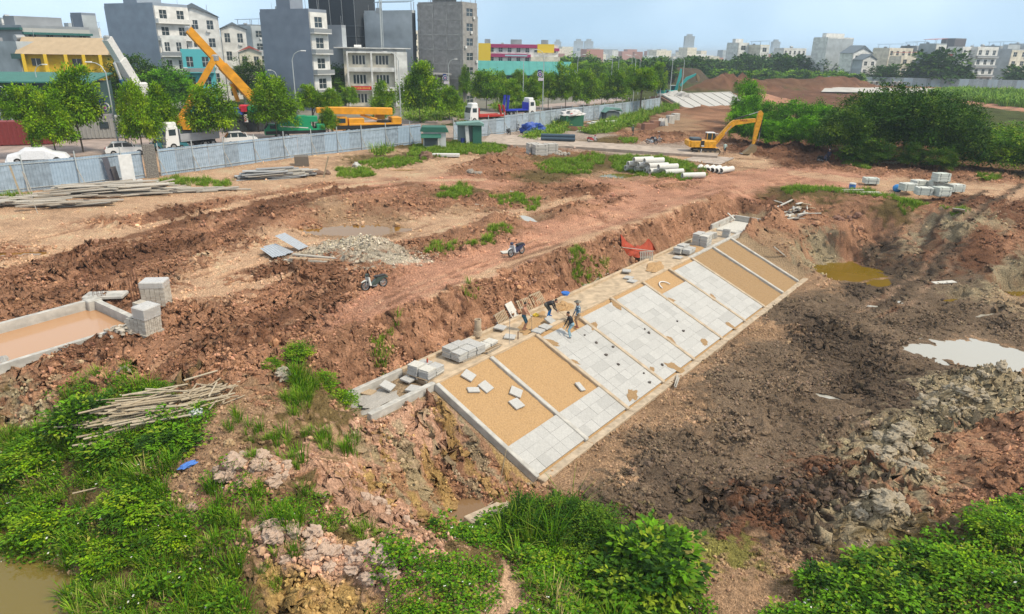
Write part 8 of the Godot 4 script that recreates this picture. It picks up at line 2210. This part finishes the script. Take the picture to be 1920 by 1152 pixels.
	# houses beyond the far fence: corner px, top, z, width, depth, floors, columns, extra, wall, flank
	var far := [[v3(129.65,19.21,-430), 0, 0, 8, 10, 4, 1, "h", white, white, "pale far house with a stepped roof above the tree belt"], [v3(140.88,18.18,-425), 0, 0, 7, 11, 4, 1, "a", white, cream, "far house with a slanting dark roof above the tree belt"], [v3(160.1,16.77,-440), 0, 0, 18, 8, 4, 5, "t", white, white, "low white far house with cluttered roof terrace"], [v3(166.48,22.1,-395), 0, 0, 19, 10, 6, 0, "h", pale, white, "tallest pale far house with a stair tower on top"], [v3(172.05,14.77,-375), 0, 0, 14, 8, 3, 2, "g", white, white, "white far house half behind a dark tree"], [v3(175.15,11.8,-370), 0, 0, 10, 6, 3, 2, "g", white, pale, "small far gable house beside the dark tree"], [v3(195.14,17.17,-385), 0, 0, 18, 10, 4, 4, "a", cream, cream, "grey-beige far house with several small windows"], [v3(195.31,13.1,-372), 0, 0, 20, 7, 3, 3, "ar", cream, cream, "far house with a pink roof over a bare wall"], [v3(213.16,18.51,-392), 0, 0, 8, 10, 4, 1, "a", pale, pale, "narrow far house beside the white tower"], [v3(200.32,19.08,-352), 0, 0, 7.5, 9, 5, 1, "abr", white, pale, "white far tower house with stacked windows and red roof"], [v3(215.84,13.96,-365), 0, 0, 7, 6, 3, 1, "gr", white, white, "small far house with a red roof beside the tower"], [v3(237.36,22.68,-400), 0, 0, 9, 8, 6, 0, "", paint(0.14, 0.14, 0.16, 0.9), paint(0.18, 0.18, 0.2, 0.9), "dark cubic far block"], [v3(219.39,17.97,-362), 0, 0, 8, 8, 4, 2, "b", white, white, "white far town house with a balcony front"], [v3(226.7,18.08,-362), 0, 0, 16, 9, 4, 3, "bt", white, white, "wide white far town house with blue windows"], [v3(252.61,19.06,-385), 0, 0, 12, 9, 4, 2, "a", pale, pale, "bluish far house beyond the wide white one"], [v3(250.37,17.45,-372), 0, 0, 14, 9, 4, 2, "h", cream, pale, "beige far house with a flat roof"], [v3(262.45,20.2,-380), 0, 0, 10, 9, 5, 2, "t", white, pale, "tall pale far house with a roof tank"], [v3(165.61,12.81,-420), 0, 0, 22, 6, 2, 4, "", pale, pale, "low blue-grey far shed beside the tallest house"], [v3(236.76,16.72,-410), 0, 0, 10, 8, 4, 1, "h", pale, pale, "pale far house behind the tower house"]]
	for q in far:
		var p: Vector3 = q[0]
		block("far_house", q[10], p, 0.42, q[3], q[4], p.y - 0.3, q[8], q[9], q[5], q[6], q[7])
	fence_run("long pale fence before the far houses", [v3(151.21,0.44,-352) * Vector3(1, 0, 1), v3(248.37,2.39,-330) * Vector3(1, 0, 1)], 4.2, paint(0.40, 0.50, 0.55, 0.7), 6)
	rng.seed = 19
	for i in 52:
		var z := -rng.randf_range(215, 400)
		var p := Vector3(rng.randf_range(-0.86, -0.06) * -z, 0, z)
		block("back_house", "pale house of the packed quarter behind the road row", p, rng.randf_range(0.2, 1.1), rng.randf_range(4, 8), rng.randf_range(7, 13), rng.randf_range(11, 23), [white, cream, pale][i % 3], [pale, white, grey][i % 3], 4, 2, ["a", "h", "", "t"][i % 4], 0, "house", "houses of the packed quarter")
	# the hazy town on the horizon
	rng.seed = 17
	for i in 70:
		var z := -rng.randf_range(700, 1500)
		var p := Vector3(rng.randf_range(-0.02, 0.38) * -z, rng.randf_range(7, 20), z)
		var s := shape().box(Vector3(0, p.y * 0.5, 0), Vector3(rng.randf_range(8, 22), p.y, 12)).mesh()
		solo("town_block", s, [white, pale, cream, paint(0.4, 0.2, 0.16, 0.9)][rng.randi() % 4], "small hazy house of the distant town", "house", Vector3(p.x, 0, z), rng.randf() * 0.6, "hazy houses of the distant town")
	for q in [[v3(180.84,53.15,-3200), 0, 13, "single faint tower on the skyline"], [v3(270.92,56.63,-3200), 0, 18, "first of the faint twin towers on the skyline"], [v3(314.83,57.27,-3200), 0, 17, "second of the faint twin towers on the skyline"], [v3(749.23,82.99,-3200), 0, 18, "faint slender tower on the open skyline"], [v3(1125.15,66.99,-3200), 0, 14, "faint tower behind the low white far house"]]:
		var p: Vector3 = q[0]
		var t := solo("skyline_tower", shape().box(Vector3(0, p.y * 0.5, 0), Vector3(q[2] * 2.2, p.y, 30)).mesh(), pale, q[3], "tower", Vector3(p.x, 0, p.z))
		part("roof_step", shape().box(Vector3(0, p.y + 4, 0), Vector3(q[2] * 1.2, 8, 20)).mesh(), pale, t)


func build_sheds() -> void:
	var green := paint(0.02, 0.13, 0.09, 0.7, M.soft, 0.4)
	var t := thing("kiosk", "small white kiosk with two green awnings by the fence", "kiosk", v3(-11.42,0.4,-100.12), 0.12)
	part("wall", shape().box(Vector3(0, 1.1, 0), Vector3(3.2, 2.2, 2.2)).mesh(), M.white, t)
	part("shutter", shape().box(Vector3(-0.5, 0.9, 1.12), Vector3(1.9, 1.2, 0.05)).mesh(), paint(0.1, 0.12, 0.13, 0.7), t)
	part("roof", shape().prism([Vector2(-2.0, 2.3), Vector2(-1.7, 2.9), Vector2(1.6, 2.9), Vector2(2.0, 2.2)], 2.9).mesh(), green, t)
	part("awning", shape().box(Vector3(-0.5, 1.75, 1.7), Vector3(2.8, 0.06, 1.3), Basis(Vector3.RIGHT, 0.35)).mesh(), green, t)
	part("door", shape().box(Vector3(1.2, 0.95, 1.13), Vector3(0.8, 1.8, 0.06)).mesh(), paint(0.55, 0.56, 0.57, 0.7), t)
	t = thing("green_shed", "open green sheet shed beside the kiosk", "shed", v3(-6.72,0.4,-104.3), 0.12)
	part("side_wall", shape().box(Vector3(1.1, 1.4, 0), Vector3(1.3, 2.8, 2.2)).mesh(), green, t)
	part("back_wall", shape().box(Vector3(-0.6, 1.4, -1.0), Vector3(2.2, 2.8, 0.1)).mesh(), paint(0.30, 0.36, 0.38, 0.7), t)
	part("front_panel", shape().box(Vector3(-0.35, 1.4, 1.0), Vector3(0.5, 2.7, 0.08), Basis(Vector3.BACK, 0.08)).mesh(), M.white, t)
	part("roof", shape().prism([Vector2(-2.0, 2.85), Vector2(-1.9, 3.05), Vector2(1.4, 3.3), Vector2(2.1, 3.0), Vector2(2.0, 2.6), Vector2(1.6, 2.8)], 2.9).mesh(), paint(0.16, 0.30, 0.27, 0.6, M.soft, 0.4), t)
	part("barrel", shape().tube([Vector3(-1.0, 0, 0.5), Vector3(-1.0, 0.9, 0.5)], [0.3], 12).mesh(), paint(0.02, 0.05, 0.25, 0.5), t)
	t = thing("tarp_hut", "green hut patched with white plastic against the fence", "hut", v3(10.7,0.4,-133.31), 0.4)
	part("wall", shape().box(Vector3(0, 1.0, 0), Vector3(3.6, 2.0, 2.6)).mesh(), paint(0.02, 0.14, 0.07, 0.8, M.soft, 0.5), t)
	var cover := part("cover", smooth_lump(51, 12), paint(0.6, 0.58, 0.57, 0.7, M.soft, 0.5), t)
	cover.position = Vector3(-0.1, 2.2, 0.0); cover.scale = Vector3(4.2, 1.7, 3.2)
	part("red_strip", shape().box(Vector3(-0.8, 2.1, 1.36), Vector3(0.5, 0.6, 0.05)).mesh(), paint(0.5, 0.02, 0.02, 0.7), t)
	t = thing("tarp_hut", "small hut with a grey-green sheet roof beside the fence", "hut", v3(19.78,0.4,-147.7), 0.4)
	part("wall", shape().box(Vector3(0, 0.8, 0), Vector3(3.0, 1.6, 2.0)).mesh(), paint(0.10, 0.12, 0.13, 0.8), t)
	part("roof", shape().prism([Vector2(-2.0, 1.5), Vector2(-0.8, 2.4), Vector2(1.4, 2.3), Vector2(2.1, 1.6), Vector2(1.2, 2.0), Vector2(-0.8, 2.1)], 2.8).mesh(), paint(0.12, 0.25, 0.22, 0.7), t)
	var o := solo("rubble_cover", smooth_lump(52, 14), paint(0.52, 0.51, 0.49, 0.9, M.grain, 0.3), "pale rubble heap under sheeting at the fence end", "rubble", v3(43.3,0.3,-196.48) + Vector3(0, 0.8, 0), 0.5)
	o.scale = Vector3(9.0, 6.0, 7.0)
	# the finished slope far along the canal
	t = thing("far_revetment", "pale paved canal slope far along the cut", "revetment", v3(54.38,0.2,-196.28), 0.62)
	for i in 7: part("paved_bay", shape().box(Vector3(-12.0 + i * 4.0, 0.6, 0), Vector3(3.8, 0.3, 13.0), Basis(Vector3.RIGHT, 0.33)).mesh(), M.slab0 if i % 2 else M.slab1, t)
	for i in 8: part("rib", shape().box(Vector3(-14.0 + i * 4.0, 0.7, 0), Vector3(0.3, 0.4, 13.2), Basis(Vector3.RIGHT, 0.33)).mesh(), M.concrete, t)
	part("crest", shape().box(Vector3(0, 2.7, -6.6), Vector3(30, 0.6, 0.8)).mesh(), M.concrete, t)
	part("earth_fill", shape().prism([Vector2(6.0, -1.6), Vector2(-6.2, 2.4), Vector2(-9.0, 2.2), Vector2(-15.0, -1.6)], 30.0, Transform3D(Basis(Vector3.UP, -PI / 2), Vector3(0, 0, 0))).mesh(), paint(0.22, 0.13, 0.09, 0.95, M.grain, 0.3), t)
	var s := shape()
	s.quad(v3(113.53,0.9,-267.81), v3(135.77,0.9,-315.7), v3(236.7,0.9,-310.62), v3(202.29,0.9,-264.74))
	structure("access_road", s.mesh(), paint(0.55, 0.52, 0.48, 0.9, M.blotch, 0.05), "pale road before the far houses")
	for i in 11:
		solo("culvert_pipe", shape().ring(Vector3(0, 1.0, 0), Vector3.BACK, 1.05, 0.8, 2.4, 16).mesh(), M.concrete, "pale culvert pipe in the row before the far fence", "pipe", v3(161.06,2.58,-345) * Vector3(1, 0, 1) + Vector3(i * 2.6 + (5.8 if i > 4 else 0.0), 0, 0) + Vector3(0, 0.5, 0), 0.1, "culvert pipes before the far fence")


# ------------------------------------------------------------------ people
func bend(a: Vector3, b: Vector3, long: float, pole: Vector3) -> Vector3:   # where the elbow or knee goes
	var d := b - a
	var l := minf(d.length(), long * 1.98)
	var m := (a + b) * 0.5
	var out := (pole - d.normalized() * pole.dot(d.normalized())).normalized()
	return m + out * sqrt(maxf(0.0001, long * long - l * l * 0.25))


func person(label: String, at: Vector3, turn: float, pose: Dictionary, cell := 0.026) -> Node3D:
	var t := thing("person", label, "person", at, turn)
	var skin: Color = pose.get("skin", Color(0.36, 0.19, 0.12))
	var shirt: Color = pose.shirt; var legs: Color = pose.legs
	var shin: Color = pose.get("shin", legs); var foot: Color = pose.get("foot", Color(0.06, 0.05, 0.05)); var fore: Color = pose.get("fore", shirt)
	var hip: Vector3 = pose.get("hip", Vector3(0, 0.9, 0)); var lean: Vector3 = pose.get("lean", Vector3(0, 1, 0)).normalized()
	var side := Vector3.RIGHT
	var chest := hip + lean * 0.36; var neck := hip + lean * 0.54
	var face: Vector3 = pose.get("face", Vector3(0, 0, 1)).normalized()
	var head: Vector3 = neck + (lean * 0.6 + Vector3.UP * 0.2 + face * 0.25).normalized() * 0.17
	var bones := []   # a, b, radius at a, radius at b, colour
	bones.append([hip, chest, 0.135, 0.15, shirt]); bones.append([chest, neck - lean * 0.05, 0.15, 0.10, shirt])
	bones.append([hip - side * 0.08, hip + side * 0.08, 0.125, 0.125, legs])
	bones.append([chest + lean * 0.1 - side * 0.15, chest + lean * 0.1 + side * 0.15, 0.075, 0.075, shirt])
	bones.append([neck - lean * 0.04, head, 0.055, 0.06, skin])
	bones.append([head + Vector3(0, 0.02, 0), head + Vector3(0, 0.06, 0), 0.088, 0.085, skin]); bones.append([head + face * 0.02, head + face * 0.03 - Vector3(0, 0.05, 0), 0.075, 0.055, skin])
	bones.append([head + face * 0.085, head + face * 0.105 - Vector3(0, 0.01, 0), 0.016, 0.018, skin])
	var tips := []
	for k in 2:
		var sx := -1.0 if k == 0 else 1.0
		var f: Vector3 = pose.feet[k]
		var hj := hip + side * sx * 0.09 - Vector3(0, 0.03, 0)
		var ank := f + Vector3(0, 0.09, 0)
		var knee := bend(hj, ank, 0.415, pose.get("knee", Vector3(0, 0, 1)))
		bones.append([hj, knee, 0.088, 0.06, legs]); bones.append([knee, ank, 0.06, 0.045, shin])
		bones.append([f + Vector3(0, 0.045, -0.05), f + Vector3(0, 0.035, 0.13), 0.045, 0.035, foot])
		var sh := chest + lean * 0.1 + side * sx * 0.19
		var hand: Vector3 = pose.hands[k]
		var elbow := bend(sh, hand, 0.275, pose.get("elbow", Vector3(sx * 0.6, -0.3, -0.8)))
		bones.append([sh, elbow, 0.058, 0.045, shirt]); bones.append([elbow, hand, 0.043, 0.03, fore])
		var dir := (hand - elbow).normalized()
		bones.append([hand, hand + dir * 0.08, 0.032, 0.034, pose.get("glove", skin)])
		tips.append([hand + dir * 0.09, dir, sx])
	var lo := Vector3(1e9, 1e9, 1e9); var hi := -lo
	for b in bones:
		for p in [b[0], b[1]]:
			lo = lo.min(p - Vector3.ONE * 0.22); hi = hi.max(p + Vector3.ONE * 0.22)
	var n := Vector3i(((hi - lo) / cell).ceil())
	var field := PackedFloat32Array(); field.resize(n.x * n.y * n.z); field.fill(1.0)
	var near := PackedFloat32Array(); near.resize(field.size()); near.fill(1.0)
	var whose := PackedByteArray(); whose.resize(field.size())
	for bi in bones.size():
		var b: Array = bones[bi]
		var a: Vector3 = b[0]; var ab: Vector3 = b[1] - a
		var r: float = maxf(b[2], b[3]) + 0.07
		var l0 := Vector3i(((a.min(b[1]) - Vector3.ONE * r - lo) / cell).floor()).max(Vector3i.ZERO)
		var l1 := Vector3i(((a.max(b[1]) + Vector3.ONE * r - lo) / cell).ceil()).min(n - Vector3i.ONE)
		var len2 := maxf(ab.length_squared(), 1e-6)
		for z in range(l0.z, l1.z):
			for y in range(l0.y, l1.y):
				for x in range(l0.x, l1.x):
					var p := lo + Vector3(x, y, z) * cell
					var u := clampf((p - a).dot(ab) / len2, 0.0, 1.0)
					var d := p.distance_to(a + ab * u) - lerpf(b[2], b[3], u)
					var i := (z * n.y + y) * n.x + x
					var e := field[i]
					var h := maxf(0.03 - absf(e - d), 0.0) / 0.03
					field[i] = minf(e, d) - h * h * 0.0075
					if d < near[i]:
						near[i] = d; whose[i] = bi
	# surface nets
	var s := shape()
	s.colored = true
	var spot := {}
	var off := [0, 1, n.x, n.x + 1, n.x * n.y, n.x * n.y + 1, n.x * n.y + n.x, n.x * n.y + n.x + 1]
	var corner := [Vector3(0, 0, 0), Vector3(1, 0, 0), Vector3(0, 1, 0), Vector3(1, 1, 0), Vector3(0, 0, 1), Vector3(1, 0, 1), Vector3(0, 1, 1), Vector3(1, 1, 1)]
	var edges := [[0, 1], [2, 3], [4, 5], [6, 7], [0, 2], [1, 3], [4, 6], [5, 7], [0, 4], [1, 5], [2, 6], [3, 7]]
	for z in n.z - 1:
		for y in n.y - 1:
			for x in n.x - 1:
				var i := (z * n.y + y) * n.x + x
				if field[i] > 0.2: continue
				var neg := 0
				for k in 8:
					if field[i + off[k]] < 0.0: neg += 1
				if neg == 0 or neg == 8: continue
				var sum := Vector3.ZERO; var c := 0
				for e in edges:
					var fa := field[i + off[e[0]]]; var fb := field[i + off[e[1]]]
					if (fa < 0.0) != (fb < 0.0):
						sum += (corner[e[0]] as Vector3).lerp(corner[e[1]], fa / (fa - fb)); c += 1
				spot[i] = lo + (Vector3(x, y, z) + sum / c) * cell
	var step := [1, n.x, n.x * n.y]
	var plaid: bool = pose.get("plaid", false)
	for i in spot:
		for axis in 3:
			var j: int = i + step[axis]
			var inside := field[i] < 0.0
			if inside == (field[j] < 0.0): continue
			var u: int = step[(axis + 1) % 3]; var w: int = step[(axis + 2) % 3]
			if not (spot.has(i - u) and spot.has(i - w) and spot.has(i - u - w)): continue
			var own := whose[i] if inside else whose[j]
			var col: Color = bones[own][4]
			if plaid and col == shirt:
				var p: Vector3 = spot[i] * 16.0
				var q := int(floor(p.x + p.z)) % 2 + int(floor(p.y)) % 2
				col = [Color(0.45, 0.55, 0.6), Color(0.05, 0.07, 0.12), Color(0.08, 0.2, 0.3)][absi(q) % 3]
			s.ink = col
			if inside: s.quad(spot[i], spot[i - w], spot[i - u - w], spot[i - u])
			else: s.quad(spot[i], spot[i - u], spot[i - u - w], spot[i - w])
	var glove: Color = pose.get("glove", skin)
	s.ink = glove
	for q in tips:   # fingers curled round, thumb from the side of the palm
		var d: Vector3 = q[1]
		var across := d.cross(Vector3.UP if absf(d.y) < 0.9 else Vector3.BACK).normalized()
		var curl := across.cross(d).normalized()
		for k in 4:
			var p: Vector3 = q[0] + across * (k - 1.5) * 0.019
			var l: float = [0.055, 0.065, 0.06, 0.045][k]
			s.tube([p - d * 0.02, p + d * l * 0.6, p + d * l * 0.8 + curl * 0.025, p + d * l * 0.55 + curl * 0.045], [0.010, 0.009, 0.0085, 0.007], 5)
		var b: Vector3 = q[0] - d * 0.06 + across * 0.03 * q[2]
		s.tube([b, b + across * 0.03 * q[2] + d * 0.02 + curl * 0.012, b + across * 0.028 * q[2] + d * 0.05 + curl * 0.03], [0.012, 0.010, 0.008], 5)
	part("body", s.mesh(), dyed(0.8), t)
	var hair: Color = pose.get("hair", Color(0.012, 0.010, 0.010))
	part("hair", shape().ball(head + Vector3(0, 0.07, 0) - face * 0.022, Vector3(0.098, 0.088, 0.1), 6, 10).mesh(), paint(hair.r, hair.g, hair.b, 0.8), t)
	var lat := face.cross(Vector3.UP).normalized()
	for k in [-1.0, 1.0]:
		part("eye", shape().ball(head + face * 0.083 + lat * 0.033 * k + Vector3(0, 0.035, 0), Vector3.ONE * 0.011, 4, 6).mesh(), M.black, t)
		part("ear", shape().ball(head + lat * 0.09 * k + Vector3(0, 0.02, 0), Vector3(0.014, 0.03, 0.02), 4, 6).mesh(), paint(skin.r, skin.g, skin.b, 0.7), t)
	part("mouth", shape().box(head + face * 0.088 - Vector3(0, 0.045, 0), Vector3(0.045, 0.01, 0.012)).mesh(), paint(skin.r * 0.6, skin.g * 0.45, skin.b * 0.45, 0.7), t)
	if pose.has("hat"):
		var brim := part("hat", shape().tube([head + Vector3(0, 0.095, 0), head + Vector3(0, 0.11, 0), head + Vector3(0, 0.12, 0), head + Vector3(0, 0.2, 0), head + Vector3(0, 0.215, 0)], [0.23, 0.22, 0.11, 0.095, 0.04], 18).mesh(), paint(0.33, 0.30, 0.24, 0.9), t)
		brim.name = "hat"
	return t


func shovel(label: String, a: Vector3, b: Vector3) -> void:
	var t := thing("shovel", label, "shovel")
	part("shaft", shape().bar(a, b, 0.018, 6).mesh(), M.wood, t)
	var d := (b - a).normalized()
	var o := part("blade", unit_plank, M.steel, t)
	o.transform = long_box(b, b + d * 0.3, 0.24, 0.03)


func build_people() -> void:
	var feet := [Vector3(-0.1, 0, 0.0), Vector3(0.1, 0, 0.06)]
	var yaw := atan2(ALONG.x, ALONG.z)
	var p := bank_point(8.57, -1.09, 0.02)
	person("shirtless person in dark teal shorts leaning on a shovel", p, 1.35, {"shirt": Color(0.38, 0.19, 0.12), "fore": Color(0.36, 0.18, 0.11), "legs": Color(0.01, 0.06, 0.10), "shin": Color(0.33, 0.17, 0.11), "foot": Color(0.30, 0.16, 0.10), "feet": feet, "hands": [Vector3(-0.05, 0.98, 0.38), Vector3(0.12, 0.9, 0.36)], "lean": Vector3(0, 1, 0.06), "face": Vector3(0, -0.25, 1), "glove": Color(0.55, 0.52, 0.48)})
	shovel("shovel held upright by the shirtless person", p + Basis(Vector3.UP, 1.35) * Vector3(0.05, 1.05, 0.44), p + Basis(Vector3.UP, 1.35) * Vector3(0.06, 0.2, 0.48))
	p = bank_point(11.18, -1.19, 0.02)
	person("person in dark top and blue rubber boots bending to the ground", p, 1.2, {"shirt": Color(0.03, 0.03, 0.035), "legs": Color(0.07, 0.07, 0.06), "shin": Color(0.0, 0.16, 0.50), "foot": Color(0.0, 0.14, 0.45), "feet": [Vector3(-0.22, 0, 0.05), Vector3(0.22, 0, 0.05)], "hands": [Vector3(-0.15, 0.55, 0.62), Vector3(0.14, 0.5, 0.55)], "hip": Vector3(0, 0.84, -0.12), "lean": Vector3(0, 0.45, 1), "face": Vector3(0, -0.6, 1), "hair": Color(0.02, 0.02, 0.02), "elbow": Vector3(0, 0.3, -1)})
	shovel("shovel reaching down from the bending person's hands", p + Basis(Vector3.UP, 1.2) * Vector3(-0.1, 0.75, 0.45), p + Basis(Vector3.UP, 1.2) * Vector3(0.25, 0.1, 1.15))
	p = slope_point(11.6, 0.8, 0.05)
	person("person in a brimmed hat, checked shirt and tan shorts", p, -1.2, {"shirt": Color(0.2, 0.3, 0.36), "plaid": true, "legs": Color(0.36, 0.24, 0.14), "shin": Color(0.32, 0.16, 0.10), "foot": Color(0.20, 0.05, 0.03), "feet": feet, "hands": [Vector3(-0.16, 0.82, 0.26), Vector3(0.15, 0.85, 0.25)], "lean": Vector3(0, 1, 0.05), "face": Vector3(0, -0.2, 1), "hat": true})
	p = slope_point(10.28, 1.17, 0.06)
	person("person in black long sleeves and pale blue jeans looking down", p, -1.35, {"shirt": Color(0.018, 0.016, 0.022), "legs": Color(0.22, 0.36, 0.44), "foot": Color(0.16, 0.14, 0.15), "feet": [Vector3(-0.14, -0.02, -0.05), Vector3(0.16, 0.02, 0.1)], "hands": [Vector3(-0.2, 0.72, 0.36), Vector3(0.18, 0.68, 0.34)], "hip": Vector3(0, 0.88, -0.05), "lean": Vector3(0, 1, 0.38), "face": Vector3(0, -0.5, 1), "glove": Color(0.5, 0.5, 0.48)})
	person("person in a pale shirt and dark shorts beside the yellow digger", v3(29.81,0.1,-99.3), 2.6, {"shirt": Color(0.42, 0.55, 0.52), "fore": Color(0.34, 0.18, 0.12), "legs": Color(0.01, 0.012, 0.02), "shin": Color(0.3, 0.16, 0.1), "feet": feet, "hands": [Vector3(-0.24, 0.85, 0.1), Vector3(0.22, 0.85, 0.2)], "face": Vector3(0, -0.3, 1)}, 0.04)
	person("person in grey-green work clothes walking by the fence grass", v3(20.17,0.2,-120.72), 2.2, {"shirt": Color(0.08, 0.13, 0.11), "legs": Color(0.03, 0.05, 0.05), "feet": [Vector3(-0.1, 0, -0.15), Vector3(0.1, 0, 0.18)], "hands": [Vector3(-0.25, 0.85, 0.12), Vector3(0.25, 0.85, -0.1)], "hat": true}, 0.04)
	person("person in dark clothes and white cap beside the dark motorbike", on_ground(v2(41.77,-92.81)), -0.6, {"shirt": Color(0.02, 0.025, 0.06), "legs": Color(0.012, 0.012, 0.02), "feet": feet, "hands": [Vector3(-0.2, 0.9, 0.25), Vector3(0.2, 0.9, 0.25)], "hair": Color(0.6, 0.6, 0.6), "face": Vector3(0, -0.3, 1)}, 0.04)


func build_more() -> void:
	build_clods()
	build_boulders()
	build_slab_stacks()
	build_heaps()
	build_pallets_and_sheet()
	build_tank()
	build_bundles()
	build_fence()
	build_lamps()
	build_vehicles()
	build_buildings()
	build_people()
	build_trees()
	build_weeds()
